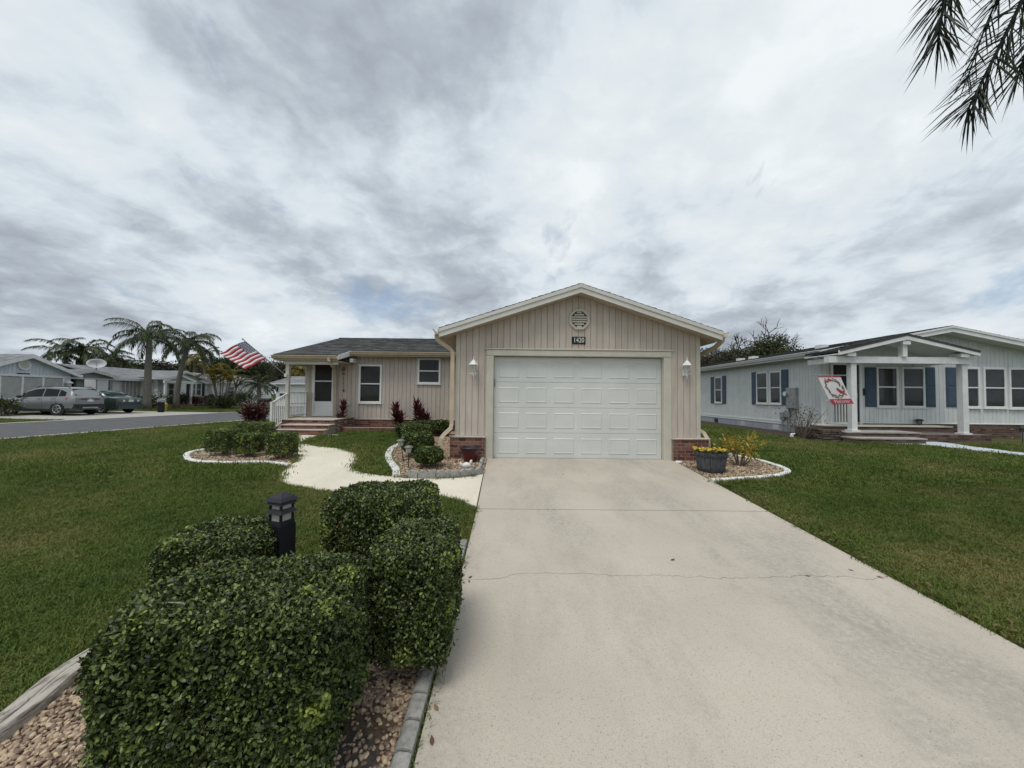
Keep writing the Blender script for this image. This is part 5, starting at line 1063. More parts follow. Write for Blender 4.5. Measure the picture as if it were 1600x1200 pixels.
# ================================================================== vehicles
def car(name, label, loc, rz, Lc, Wc, prof, paint, suv, wheel_x, wr):
    T = thing(name, label, 'car', loc, rz, None)
    xs = [p[0] for p in prof]
    def ip(x, k): return float(np.interp(x, xs, [p[k] for p in prof]))
    st = sorted(set(list(np.linspace(0, Lc, 34))+xs)); ring = []; hwid = Wc/2
    def sec(x):
        zb, belt, top = ip(x, 1), ip(x, 2), ip(x, 3); e = ip(x, 4)      # e: plan width factor
        w = hwid*e; wr_ = w*(0.76 if top-belt > 0.2 else 0.90-0.14*max(0, min(1, (top-belt)/0.2)))
        zm = zb+(belt-zb)*0.5
        return [(0, zb), (w*0.86, zb), (w*0.965, zb+0.06), (w*0.99, zm-0.08), (w, zm+0.05), (w*0.985, belt-0.10), (w*0.955, belt), (wr_+(w*0.955-wr_)*0.12, top-0.07 if top-belt > 0.2 else belt+(top-belt)*0.6), (wr_*0.86, top-0.012), (wr_*0.45, top), (0, top+0.006)]
    vs = []; fs = []; k = 11
    for x in st:
        s_ = sec(x); full = [(x, y, z) for y, z in s_]+[(x, -y, z) for y, z in s_[-2:0:-1]]; vs += full
    m_ = 2*k-2
    for i in range(len(st)-1):
        for j in range(m_): fs.append((i*m_+j, i*m_+(j+1) % m_, (i+1)*m_+(j+1) % m_, (i+1)*m_+j))
    fs += [tuple(range(m_)), tuple((len(st)-1)*m_+j for j in range(m_-1, -1, -1))]
    body = MB().add(vs, fs).build('body', paint, T, True, local=True)
    md = body.modifiers.new('edge', 'EDGE_SPLIT'); md.split_angle = math.radians(40)
    def side_strip(xa, xb, a0, a1, b0, b1, sgn, off, nn=8):      # glass between belt (0) and roof edge (1), following the body
        lo_, hi_ = [], []
        for k_ in range(nn+1):
            f_ = k_/nn; x = xa+(xb-xa)*f_; s_ = sec(x); p, q = s_[6], s_[7]
            for L2, t in ((lo_, a0+(b0-a0)*f_), (hi_, a1+(b1-a1)*f_)): L2.append((x, sgn*(p[0]+(q[0]-p[0])*t+off), p[1]+(q[1]-p[1])*t))
        return lo_+hi_, [(k_, k_+1, k_+nn+2, k_+nn+1) for k_ in range(nn)]
    for sgn in (-1, 1):
        for (xa, xb, a0, a1, b0, b1) in suv['side']:
            MB().add(*side_strip(xa, xb, a0, a1, b0, b1, sgn, 0.012)).build('side_window', 'glass_dark', T, local=True)
        for x in suv['doors']:
            s_ = [sec(x+dx) for dx in (0, 0.012)]; mb = MB(); mb.add([(x, sgn*(s_[0][j][0]+0.003), s_[0][j][1]) for j in (2, 3, 4, 5, 6)]+[(x+0.012, sgn*(s_[1][j][0]+0.003), s_[1][j][1]) for j in (2, 3, 4, 5, 6)], [(j, j+1, j+6, j+5) for j in range(4)]); mb.build('door_gap', 'car_plastic', T, local=True)
        for x in suv['handles']:
            s5 = sec(x)[5]; MB().box(x, x+0.18, sgn*(s5[0]+0.03), sgn*(s5[0]-0.01), s5[1]+0.0, s5[1]+0.035).build('door_handle', paint, T, local=True)
        mx_ = suv['mirror']; s6 = sec(mx_)[6]; MB().lathe([(0.02, -0.08), (0.09, -0.05), (0.10, 0.03), (0.04, 0.08)], (mx_, sgn*(s6[0]+0.12), s6[1]+0.06), 8).build('mirror', 'car_plastic' if suv['clad'] else paint, T, True, local=True)
        # tail light
        zl, zh, xd, yi = suv['tail']
        s_ = sec(0.05); yo = sec(xd)[5][0]; mb = MB()
        mb.add([(-0.012, sgn*yi, zl), (0.01, sgn*(sec(0.0)[5][0]+0.004), zl), (xd, sgn*(yo+0.012), zl+0.02), (xd, sgn*(yo+0.008), zh-0.01), (0.02, sgn*(sec(0.0)[5][0]-0.0), zh), (0.004, sgn*yi, zh)], [(0, 1, 4, 5), (1, 2, 3, 4)]); mb.build('tail_light', 'tail_red', T, local=True)
        if not suv['clad']: MB().lathe([(0.05, -0.05), (0.05, 0.05)], (-0.02, sgn*(yi+0.03), (zl+zh)/2), 10).build('reverse_lamp', 'plate', T, local=True)
        zf = suv['head']; MB().add([(Lc-0.02, sgn*hwid*0.45, zf), (Lc-0.06, sgn*hwid*0.80, zf), (Lc-0.30, sgn*hwid*0.985, zf+0.06), (Lc-0.30, sgn*hwid*0.97, zf+0.17), (Lc-0.08, sgn*hwid*0.78, zf+0.13), (Lc-0.03, sgn*hwid*0.45, zf+0.1)], [(0, 1, 4, 5), (1, 2, 3, 4)]).build('headlight', 'plate', T, local=True)
        for wx in wheel_x:
            yo = hwid*0.99
            mb = MB(); mb.tube([(wx, sgn*(yo-0.06), wr), (wx, sgn*(yo+0.006), wr)], wr*1.16, 26); mb.build('wheel_arch', 'car_plastic', T, local=True)
            w = MB().tube([(wx, sgn*(yo-0.22), wr), (wx, sgn*(yo-0.19), wr), (wx, sgn*(yo-0.02), wr), (wx, sgn*(yo+0.012), wr)], [wr*0.94, wr, wr, wr*0.95], 26).build('wheel', 'tyre', T, local=True)
            MB().tube([(wx, sgn*(yo+0.0), wr), (wx, sgn*(yo+0.015), wr)], wr*0.66, 24).build('rim_well', 'car_plastic', w, local=True)
            ri = MB(); ring_ = [(wx+wr*0.66*math.cos(q*math.pi/12), sgn*(yo+0.015), wr+wr*0.66*math.sin(q*math.pi/12)) for q in range(25)]; ri.tube(ring_, 0.012, 5, False)
            for q in range(5):
                th = q*2*math.pi/5+0.3; c_, s_ = math.cos(th), math.sin(th); wd_ = 0.055 if suv['clad'] else 0.07
                ri.add([(wx+c_*wr*0.12-s_*0.03, sgn*(yo+0.024), wr+s_*wr*0.12+c_*0.03), (wx+c_*wr*0.12+s_*0.03, sgn*(yo+0.024), wr+s_*wr*0.12-c_*0.03), (wx+c_*wr*0.66+s_*wd_, sgn*(yo+0.018), wr+s_*wr*0.66-c_*wd_), (wx+c_*wr*0.66-s_*wd_, sgn*(yo+0.018), wr+s_*wr*0.66+c_*wd_)], [(0, 1, 2, 3)])
            ri.tube([(wx, sgn*(yo+0.012), wr), (wx, sgn*(yo+0.03), wr)], wr*0.16, 12); ri.build('rim', 'chrome', w, local=True, fix=False)
        if suv['clad']:
            mb = MB()
            pts = [x for x in np.linspace(0.05, Lc-0.05, 20)]
            for a, b in zip(pts[:-1], pts[1:]):
                sa, sb = sec(a), sec(b); mb.add([(a, sgn*(sa[2][0]+0.01), sa[1][1]-0.01), (b, sgn*(sb[2][0]+0.01), sb[1][1]-0.01), (b, sgn*(sb[2][0]+0.014), sb[1][1]+0.13), (a, sgn*(sa[2][0]+0.014), sa[1][1]+0.13)], [(0, 1, 2, 3)])
            mb.build('sill_cladding', 'car_plastic', T, local=True)
            ro = suv['rails']; MB().tube([(ro[0], sgn*hwid*0.66, ip(ro[0], 3)), (ro[0]+0.15, sgn*hwid*0.67, ip(ro[0]+0.15, 3)+0.05), (ro[1]-0.15, sgn*hwid*0.67, ip(ro[1]-0.15, 3)+0.05), (ro[1], sgn*hwid*0.66, ip(ro[1], 3))], 0.018, 6).build('roof_rail', 'car_plastic', T, local=True)
    for nm, (xa, ta, xb, tb, wa, wb) in suv['glass'].items():
        MB().add([(xa, -hwid*wa, ip(xa, 3)+ta), (xa, hwid*wa, ip(xa, 3)+ta), (xb, hwid*wb, ip(xb, 3)+tb), (xb, -hwid*wb, ip(xb, 3)+tb)], [(0, 1, 2, 3)]).build(nm, 'glass_dark', T, local=True)
    zb0 = suv['bumper']; mb = MB(); mb.box(-0.035, 0.30, -hwid*0.90, hwid*0.90, zb0[0], zb0[1]); mb.build('rear_bumper', 'car_plastic' if suv['clad'] else paint, T, local=True)
    if suv['clad']: MB().box(-0.05, 0.0, -hwid*0.45, hwid*0.45, zb0[0]+0.02, zb0[0]+0.09).build('skid_plate', 'metal_grey', T, local=True); MB().box(-0.018, 0.05, -hwid*0.5, hwid*0.5, suv['tail'][0]+0.03, suv['tail'][1]-0.06).build('light_bar', 'car_plastic', T, local=True)
    zp_ = suv['plate']; MB().box(-0.03, 0.02, -0.16, 0.16, zp_, zp_+0.13).build('license_plate', 'plate', T, local=True)
    MB().tube([(-0.02, 0, suv['emblem']), (0.02, 0, suv['emblem'])], 0.055, 16).build('emblem', 'chrome', T, local=True)
    return T
SUVP = [(0.0, 0.42, 0.98, 1.00, 0.86), (0.06, 0.36, 1.00, 1.04, 0.92), (0.18, 0.30, 1.02, 1.30, 0.96), (0.42, 0.25, 1.03, 1.53, 0.985), (0.75, 0.22, 1.03, 1.595, 1.0), (1.6, 0.22, 1.01, 1.63, 1.0), (2.3, 0.22, 0.99, 1.60, 1.0), (2.75, 0.22, 0.98, 1.46, 1.0), (3.2, 0.22, 0.97, 1.12, 1.0), (3.42, 0.24, 0.96, 1.03, 0.99), (4.1, 0.28, 0.90, 0.96, 0.95), (4.36, 0.33, 0.78, 0.84, 0.88), (4.47, 0.42, 0.60, 0.66, 0.78)]
suv = dict(side=[(0.50, 0.86, 0.12, 0.62, 0.10, 0.85), (0.93, 1.72, 0.08, 0.86, 0.08, 0.92), (1.80, 3.02, 0.08, 0.92, 0.10, 0.80)], doors=(0.98, 1.76, 2.80), handles=(1.05, 1.85), mirror=2.95, tail=(0.86, 1.0, 0.42, 0.42), head=0.72, clad=True, rails=(0.5, 2.4),
           glass={'rear_window': (0.105, 0.0, 0.40, 0.012, 0.74, 0.66), 'windscreen': (3.16, 0.012, 2.36, 0.016, 0.80, 0.64)}, bumper=(0.36, 0.62), plate=0.76, emblem=0.93)
car('parked_suv', 'silver grey SUV with dark lower cladding parked nose-in at the garage', (-24.95, 22.95, 0.0), math.pi, 4.47, 1.84, SUVP, 'suv_paint', suv, (0.88, 3.57), 0.345)
SEDP = [(0.0, 0.40, 0.86, 0.90, 0.84), (0.05, 0.34, 0.92, 0.97, 0.92), (0.12, 0.28, 0.95, 1.00, 0.95), (0.55, 0.22, 0.97, 1.03, 0.985), (0.78, 0.2, 0.98, 1.12, 1.0), (1.15, 0.2, 0.98, 1.33, 1.0), (1.5, 0.2, 0.97, 1.43, 1.0), (2.1, 0.2, 0.96, 1.47, 1.0), (2.7, 0.2, 0.95, 1.40, 1.0), (3.1, 0.2, 0.94, 1.20, 1.0), (3.45, 0.22, 0.92, 0.99, 0.99), (4.1, 0.25, 0.84, 0.90, 0.95), (4.55, 0.32, 0.68, 0.74, 0.86), (4.66, 0.4, 0.55, 0.6, 0.76)]
sed = dict(side=[(0.95, 1.25, 0.10, 0.50, 0.10, 0.80), (1.31, 1.95, 0.08, 0.86, 0.08, 0.92), (2.02, 3.18, 0.08, 0.92, 0.10, 0.80)], doors=(1.02, 1.98, 3.0), handles=(1.15, 2.1), mirror=3.0, tail=(0.70, 0.88, 0.38, 0.44), head=0.66, clad=False, rails=None,
           glass={'rear_window': (0.80, 0.012, 1.42, 0.016, 0.76, 0.64), 'windscreen': (3.38, 0.012, 2.66, 0.016, 0.80, 0.64)}, bumper=(0.26, 0.56), plate=0.72, emblem=0.90)
car('parked_sedan', 'dark teal green sedan parked beside the silver SUV', (-25.0, 25.45, 0.0), math.pi, 4.66, 1.80, SEDP, 'sedan_paint', sed, (0.98, 3.68), 0.32)

# ================================================================== street furniture
c = gnd(251.5, 645)
T = thing('mailbox_post', 'dark square mailbox post standing on the verge in front of the white ranch house', 'mailbox', c)
MB().box(c[0]-0.13, c[0]+0.13, c[1]-0.13, c[1]+0.13, c[2], c[2]+0.75).build('post', 'interior', T); MB().box(c[0]-0.17, c[0]+0.17, c[1]-0.17, c[1]+0.17, c[2]+0.75, c[2]+0.80).build('ledge', 'weathered_wood', T)
MB(Fr((c[0]-0.11, c[1]-0.22, c[2]+0.80), (1, 0, 0), (0, 1, 0))).prism([(0, 0), (0.22, 0), (0.22, 0.13), (0.16, 0.21), (0.06, 0.21), (0, 0.13)], 0, 0.44).build('box', 'metal_grey', T)
c = gnd(258.5, 641.5)
T = thing('fire_hydrant', 'small yellow hydrant behind the dark mailbox post', 'hydrant', c)
MB().lathe([(0.13, 0), (0.13, 0.05), (0.10, 0.06), (0.10, 0.42), (0.13, 0.44), (0.12, 0.52), (0.05, 0.6), (0.03, 0.64)], tuple(c), 14).build('barrel', 'hydrant_yellow', T)
for s in (-1, 1): MB().tube([(c[0], c[1], c[2]+0.34), (c[0], c[1]+s*0.19, c[2]+0.34)], 0.05, 10).build('outlet', 'hydrant_yellow', T)
c = gnd(413, 660); c = np.array([c[0], c[1], float(g(c[0], c[1]))])
T = thing('mailbox', 'black mailbox on a brown wooden post behind the red shrub', 'mailbox', c)
zt = at(413, 626, c[1])[2]
MB().box(c[0]-0.05, c[0]+0.05, c[1]-0.05, c[1]+0.05, c[2], zt-0.06).build('post', 'mailbox_wood', T)
MB(Fr((c[0], c[1], zt-0.06), (0, 1, 0), (1, 0, 0))).prism([(-0.1, 0), (0.1, 0), (0.1, 0.12), (0.06, 0.18), (-0.06, 0.18), (-0.1, 0.12)], -0.27, 0.27).build('box', 'black', T)
MB().box(c[0]-0.30, c[0]+0.30, c[1]-0.08, c[1]+0.08, zt-0.085, zt-0.062).build('shelf', 'mailbox_wood', T)

# ================================================================== vegetation
def blob(n, rx, ry, h, nexp, r_, depth=0.30, low=0.10, lump=0.05):
    """points and outward normals in the outer layer of a clipped, slightly lumpy box-like shrub standing on z=0"""
    a = np.array([4*ry*h*2, 4*rx*h*2, 4*rx*ry*2, 4*rx*ry*0.5]); f = r_.choice(4, n, p=a/a.sum()); u = r_.uniform(-1, 1, (n, 3))
    sg2 = np.where(r_.random(n) < 0.5, -1.0, 1.0)
    u[f == 0, 0] = sg2[f == 0]; u[f == 1, 1] = sg2[f == 1]; u[f == 2, 2] = 1; u[f == 3, 2] = -1
    nn = (np.abs(u)**nexp).sum(1)**(1/nexp); q = u/nn[:, None]
    nr = np.sign(q)*np.abs(q)**(nexp-1)/np.array([rx, ry, h/2]); nr = unit(nr)
    th = np.arctan2(q[:, 1], q[:, 0]); l_ = 1+lump*(np.sin(3*th+1.3+4*q[:, 2])+0.7*np.sin(5*th-2+7*q[:, 2])+0.6*np.sin(q[:, 0]*6+q[:, 1]*5+2))/2
    l_ = l_*(1+0.026*np.sin(q[:, 0]*19+q[:, 2]*11)*np.sin(q[:, 1]*17+3+q[:, 2]*13)+0.018*np.sin(q[:, 0]*57+q[:, 1]*49+q[:, 2]*61))
    d = 1-depth*r_.random(n)**2.0; q = q*(l_*d)[:, None]
    P = q*np.array([rx, ry, h/2]); P[:, 2] += h/2+low*(1-(q[:, 2]+1)/2)
    return P, nr, d
def shrub(name, label, c, rx, ry, h, n, leaf=0.034, nexp=6.0, m='leaf_box', group=None, rot=0.0, seed=1, twigs=10, bright=0.0, cat='shrub', lump=0.05, wide=0.62):
    r_ = np.random.default_rng(seed); P, nr, d = blob(n, rx, ry, h, nexp, r_, lump=lump)
    T = thing(name, label, cat, (c[0], c[1], float(g(c[0], c[1]))), rot, group)
    N2 = unit(nr*0.30+r_.normal(0, 0.55, (n, 3))+np.array([0, 0, 0.75])); A = unit(r_.normal(0, 1, (n, 3))+nr*0.5+np.array([0, 0, 0.3]))
    cl_ = 0.5+0.5*np.sin(P[:, 0]*23+P[:, 2]*9)*np.sin(P[:, 1]*21+P[:, 2]*17)
    t = np.clip(0.46+0.24*r_.normal(0, 1, n)+0.26*(cl_-0.5)+bright, 0, 0.84); hot = r_.random(n) < 0.02; t[hot] = r_.uniform(0.75, 1, hot.sum())
    big_ = leaf < 0.035
    for k in range(22 if big_ else 5):
        q = P[r_.integers(0, n)]; hit = (((P-q)**2).sum(1) < (0.035+0.03*r_.random())**2) & (d > 0.93); t[hit] = np.clip(t[hit]+r_.uniform(0.15, 0.5), 0, 1); P[hit] += nr[hit]*r_.uniform(0.0, 0.02)
    stray = (r_.random(n) < 0.012) & (d > 0.95); P[stray] += nr[stray]*r_.uniform(0.01, 0.045, (stray.sum(), 1))
    leafmesh('foliage', P, A, N2, leaf*r_.uniform(0.5, 1.4, n), leaf*wide*r_.uniform(0.65, 1.25, n), t, m, T, True)
    for k in range(twigs):
        th = r_.uniform(0, 6.28); x1, y1 = rx*0.75*math.cos(th), ry*0.75*math.sin(th); z1 = h*r_.uniform(0.4, 0.95)
        if big_ and k % 2:
            q = r_.integers(0, n); q0_ = P[q]*[0.97, 0.97, 1]; e_ = unit(np.cross(nr[q], r_.normal(0, 1, 3)))*r_.uniform(0.04, 0.09); MB().tube([tuple(q0_-e_-nr[q]*0.03), tuple(q0_+r_.normal(0, 0.006, 3)), tuple(q0_+e_*0.8+r_.normal(0, 0.012, 3)-nr[q]*0.01)], [0.005, 0.004, 0.002], 5).build('twig', 'pale_twig', T, local=True)
        MB().tube([(x1*0.15, y1*0.15, -0.03), (x1*0.5+r_.normal(0, 0.03), y1*0.5+r_.normal(0, 0.03), z1*0.5), (x1, y1, z1)], [0.014, 0.009, 0.004], 5).build('stem', 'twig', T, local=True)
    if big_:
        q = P[r_.integers(0, n)]; nd = 26; Pd = q+r_.normal(0, 0.028, (nd, 3)); leafmesh('dead_leaves', Pd, r_.normal(0, 1, (nd, 3)), r_.normal(0, 1, (nd, 3)), 0.028, 0.015, r_.random(nd), 'leaf_dead', T, True)
    return T
def bed_z(c): return float(g(c[0], c[1]))
GRP = 'clipped shrubs in the driveway bed'
shrub('clipped_shrub', 'largest clipped shrub, wide and boxy, beside the timber edging and pebbles', (-1.225, 1.885), 0.475, 0.36, 0.845, 92000, 0.0215, 7, group=GRP, seed=1, twigs=26, rot=0.05)
shrub('clipped_shrub', 'tall clipped shrub overhanging the driveway edge and grey edging blocks', (-0.595, 2.60), 0.255, 0.38, 0.79, 46000, 0.0225, 6, group=GRP, seed=2, twigs=18)
shrub('clipped_shrub', 'rounded clipped shrub between the walkway and the black bollard light', (-1.17, 3.70), 0.49, 0.42, 0.75, 40000, 0.026, 5, group=GRP, seed=3, twigs=18)
shrub('clipped_shrub', 'low clipped shrub on the lawn side of the black bollard light', (-2.20, 3.06), 0.34, 0.38, 0.63, 32000, 0.026, 5, group=GRP, seed=4, twigs=16)
GR2 = 'box-cut hedge shrubs in the white-edged bed'
for i, (x0, x1, yb_, yt, dep, lab, nx_) in enumerate(((322, 374, 717, 675, 0.62, 'box-cut hedge shrub at the rounded end of the white-edged bed', 9), (366, 413, 719, 682, 0.55, 'box-cut hedge shrub in the middle of the white-edged bed', 9), (415, 464, 723, 681, 0.58, 'box-cut hedge shrub against the walkway in the white-edged bed', 9))):
    c = gnd((x0+x1)/2, yb_); w = (x1-x0)/F*c[1]; hh = (yb_-yt)/F*c[1]*0.97
    yk = c[1]+dep/2; shrub('hedge_shrub', lab, (c[0]*yk/c[1], yk), w/2*0.70, dep/2*0.80, hh*1.05, 9000, 0.028, 14, group=GR2, seed=20+i, twigs=6, bright=(0.16, 0.08, 0.13)[i], lump=0.03)
c = gnd(386, 700); shrub('hedge_shrub', 'low wide box-cut hedge shrub behind the other three in the white-edged bed', (c[0]-0.30, c[1]+0.75), 0.42, 0.26, 0.56, 8000, 0.034, 8, group=GR2, seed=25, twigs=6, bright=0.2, lump=0.03)
GR3 = 'rounded shrubs in the garage bed'
for i, (px, pyb, wpx, hpx, nx_, lab) in enumerate(((670, 736, 42, 34, 2.8, 'small round shrub behind the scalloped stone edging'), (653, 718, 46, 40, 3.2, 'rounded shrub between the round ball shrub and the path lights'), (652, 698, 44, 33, 3.5, 'mounded shrub midway along the garage bed'),
        (640, 686, 40, 22, 3.5, 'low shrub at the lawn corner of the garage bed'), (668, 681, 44, 22, 3.5, 'low shrub near the red leaved plants'), (688, 684, 34, 26, 3.5, 'dark shrub beside the garage downspout'), (657, 671, 52, 15, 4, 'flat clipped shrub along the brick base under the red plants'), (690, 671, 34, 15, 4, 'flat clipped shrub in the corner of wing and garage'))):
    c = gnd(px, pyb); w = wpx/F*c[1]; hh = hpx/F*c[1]; y_ = c[1]+w*0.4
    if y_ > 13.4: y_ = 13.5
    shrub('round_shrub', lab, (c[0]*y_/c[1], y_), w/2*y_/c[1], w/2, hh, 7000 if i < 3 else 4500, 0.045 if i < 3 else 0.06, nx_, group=GR3, seed=40+i, twigs=5, bright=0.02 if i < 3 else -0.05)

def spear_plant(name, label, c, h, nl, ll, m, group=None, seed=1, stems=3, spread=0.10, w=0.05, cat='plant', z0=None, droop=0.5):
    """stems carrying rosettes of long narrow leaves"""
    r_ = np.random.default_rng(seed); zb = float(g(c[0], c[1])) if z0 is None else z0; T = thing(name, label, cat, (c[0], c[1], zb), 0, group)
    mbs = []
    for s in range(stems):
        th = r_.uniform(0, 6.28); hh = h*(1.0 if s == 0 else r_.uniform(0.45, 0.85)); tip = np.array([spread*math.cos(th)*(s > 0)*1.6, spread*math.sin(th)*(s > 0)*1.0, hh-ll*0.55])
        MB().tube([(tip[0]*0.3, tip[1]*0.3, -0.02), tuple(tip*np.array([0.7, 0.7, 0.5])), tuple(tip)], [0.016, 0.013, 0.010], 6).build('stem', 'twig', T, local=True)
        for k in range(nl):
            t = (k/nl)**0.8; base = np.array([tip[0]*0.7+(tip[0]*0.3)*t, tip[1]*0.7+tip[1]*0.3*t, tip[2]*(0.30+0.72*t)]); az = k*2.4+r_.normal(0, 0.2); el = 0.25+0.95*t+r_.normal(0, 0.15); L_ = ll*r_.uniform(0.7, 1.1)
            dv = np.array([math.cos(az)*math.cos(el), math.sin(az)*math.cos(el), math.sin(el)]); sd_ = np.array([-math.sin(az), math.cos(az), 0]); p1 = base+dv*L_*0.5; p2 = base+dv*L_*0.95+np.array([0, 0, -droop*L_*0.3*(1-t*0.7)])
            ww = w*r_.uniform(0.8, 1.2); mb = MB(); mb.add([tuple(base-sd_*ww*0.15), tuple(base+sd_*ww*0.15), tuple(p1+sd_*ww*0.5), tuple(p1-sd_*ww*0.5), tuple(p2)], [(0, 1, 2, 3), (3, 2, 4)], float(np.clip(r_.normal(0.4+0.25*t, 0.2), 0, 1)))
            mbs.append(mb)
    for i in range(0, len(mbs), 1): mbs[i].build('leaf', m, T, local=True, tint=True, fix=False)
    return T
GRC = 'red leaved plants along the wing wall'
for i, (px, pyt, pyb, st, lab, yy, zz) in enumerate(((536, 625, 664, 2, 'dark red leaved cordyline beside the porch downspout', 13.9, 0.17), (618, 627, 664, 3, 'bushy red cordyline on the brick planter under the wall', 13.85, 0.17), (650, 622, 662, 2, 'tallest red cordyline behind the low clipped shrubs', 13.95, 0.10), (660, 640, 666, 2, 'short red cordyline next to the tallest one', 13.8, 0.10))):
    c = at(px, pyb, yy); zt = at(px, pyt, yy)[2]; spear_plant('red_cordyline', lab, c, zt-zz, 34, 0.46 if i != 0 else 0.38, 'leaf_red', GRC, 70+i, st, 0.12, 0.095, z0=zz)
r_ = np.random.default_rng(5)
def leaf_bush(name, label, c, rx, ry, h, n, leaf, m, seed=1, group=None, stems=8, cat='shrub', nexp=2.3, tm=0.5, ts=0.28, clumps=0, wide=0.4):
    """loose bush: leaves gathered in clumps round branching stems"""
    r_ = np.random.default_rng(seed); T = thing(name, label, cat, c, 0, group); z0 = c[2]
    tips = []
    for k in range(stems):
        th = 2*math.pi*k/stems+r_.normal(0, 0.3); q = r_.uniform(0.35, 0.95); tip = np.array([rx*q*math.cos(th), ry*q*math.sin(th), h*r_.uniform(0.5, 0.92)]); tips.append(tip)
        MB().tube([(tip[0]*0.08, tip[1]*0.08, -0.03), tuple(tip*[0.45, 0.45, 0.45]+r_.normal(0, 0.02, 3)), tuple(tip)], [0.014, 0.010, 0.005], 5).build('stem', 'twig', T, local=True)
        for q2 in range(clumps): tips.append(tip*r_.uniform(0.55, 0.95)+r_.normal(0, 0.06, 3)*[rx*2, ry*2, h])
    tips = np.array(tips); idx_ = r_.integers(0, len(tips), n); sp = min(rx, ry, h)*0.26
    P = tips[idx_]+r_.normal(0, 1, (n, 3))*sp*np.array([1, 1, 0.8]); P[:, 2] = np.abs(P[:, 2])+0.02
    A = unit(P-tips[idx_]+r_.normal(0, 0.02, (n, 3))+np.array([0, 0, 0.02])); Nn = unit(r_.normal(0, 1, (n, 3))+np.array([0, 0, 0.8]))
    t = np.clip(r_.normal(tm, ts, n), 0, 1); leafmesh('foliage', P, A, Nn, leaf*r_.uniform(0.6, 1.2, n), leaf*wide*r_.uniform(0.7, 1.2, n), t, m, T, True); return T
c = gnd(1160, 731); leaf_bush('croton_bush', 'yellow and orange leaved croton bush in gravel beside the barrel planter', (c[0], c[1]+0.1, bed_z(c)), 0.36, 0.3, 0.62, 420, 0.105, 'leaf_croton', 6, stems=12, clumps=1, wide=0.33)
c = gnd(415, 668); leaf_bush('red_shrub', 'dark red leaved shrub beside the white stair railing', (c[0]-0.15, c[1]-0.5, bed_z(c)), 0.42, 0.42, 1.0, 1500, 0.13, 'leaf_red', 8, stems=10, clumps=3, tm=0.35)
c = gnd(401, 664); leaf_bush('green_shrub', 'green leafy shrub behind the red shrub and hedge bed', (c[0]-0.3, c[1]+0.3, bed_z(c)), 0.45, 0.4, 0.85, 1500, 0.12, 'leaf_dark', 9, stems=9, clumps=3)
c = gnd(1262, 688); T = thing('bare_shrub', 'thin nearly leafless shrub against the corner of the grey house', 'shrub', (c[0], c[1]+0.2, bed_z(c)))
for k in range(16):
    th = r_.uniform(0, 6.28); q = r_.uniform(0.2, 0.75); tip = np.array([q*math.cos(th), q*0.5*math.sin(th), r_.uniform(0.5, 1.15)]); m1 = tip*[0.45, 0.45, 0.5]
    MB().tube([(0, 0, -0.03), tuple(m1), tuple(tip)], [0.012, 0.009, 0.004], 5).build('branch', 'twig', T, local=True)
    for _ in range(3): t2 = m1+(tip-m1)*r_.uniform(0.2, 0.8); MB().tube([tuple(t2), tuple(t2+r_.normal(0, 0.14, 3)+[0, 0, 0.1])], [0.006, 0.002], 4).build('twig', 'twig', T, local=True)
n = 120; P = r_.normal(0, 1, (n, 3))*[0.4, 0.2, 0.22]+[0, 0, 0.75]; leafmesh('foliage', P, r_.normal(0, 1, (n, 3)), r_.normal(0, 1, (n, 3)), 0.06, 0.03, r_.uniform(0.2, 0.9, n), 'leaf_dark', T, True)

# ---- palms
def frond_mesh(L_, e0, e1, nl, ll, lw, r_, hang=0.6, vee=0.5):
    """one feather frond: rachis leaves at pitch e0, bends over under its weight to pitch e1, paired leaflets hang from it"""
    mb = MB(); n = 12; p = np.zeros(3); pts = [p]
    for i in range(n):
        a = e0+(e1-e0)*((i+0.5)/n)**1.2; p = p+np.array([math.cos(a), 0, math.sin(a)])*L_/n; pts.append(p)
    mb.tube(pts, [0.028*(1-0.85*i/n)+0.003 for i in range(n+1)], 5, True, 0.55); P = np.array(pts)
    for k in range(nl):
        t = 0.12+0.88*(k+0.5)/nl; f = min(t*n, n-0.001); i = int(f); p = P[i]+(P[i+1]-P[i])*(f-i); d = unit(P[i+1]-P[i]); up_ = np.array([-d[2], 0, d[0]])
        for s in (-1, 1):
            l_ = ll*(0.45+0.55*math.sin(min(1, 0.1+t*0.95)*math.pi))*r_.uniform(0.75, 1.15); a = 1.0-0.5*t+r_.normal(0, 0.1)
            dv = unit(d*math.cos(a)+np.array([0, s, 0])*math.sin(a)+up_*vee*r_.uniform(-0.3, 1.0)); q1 = p+dv*l_*0.42+np.array([0, 0, -hang*l_*0.08]); q2 = q1+unit(dv+np.array([0, 0, -hang*r_.uniform(0.6, 1.3)]))*l_*0.55
            sd_ = unit(np.cross(dv, [0, 0, 1.0]))*lw*0.5; mb.add([tuple(p-sd_*0.6), tuple(p+sd_*0.6), tuple(q1+sd_), tuple(q1-sd_), tuple(q2)], [(0, 1, 2, 3), (3, 2, 4)], float(np.clip(r_.normal(0.5, 0.22), 0, 1)))
    return mb
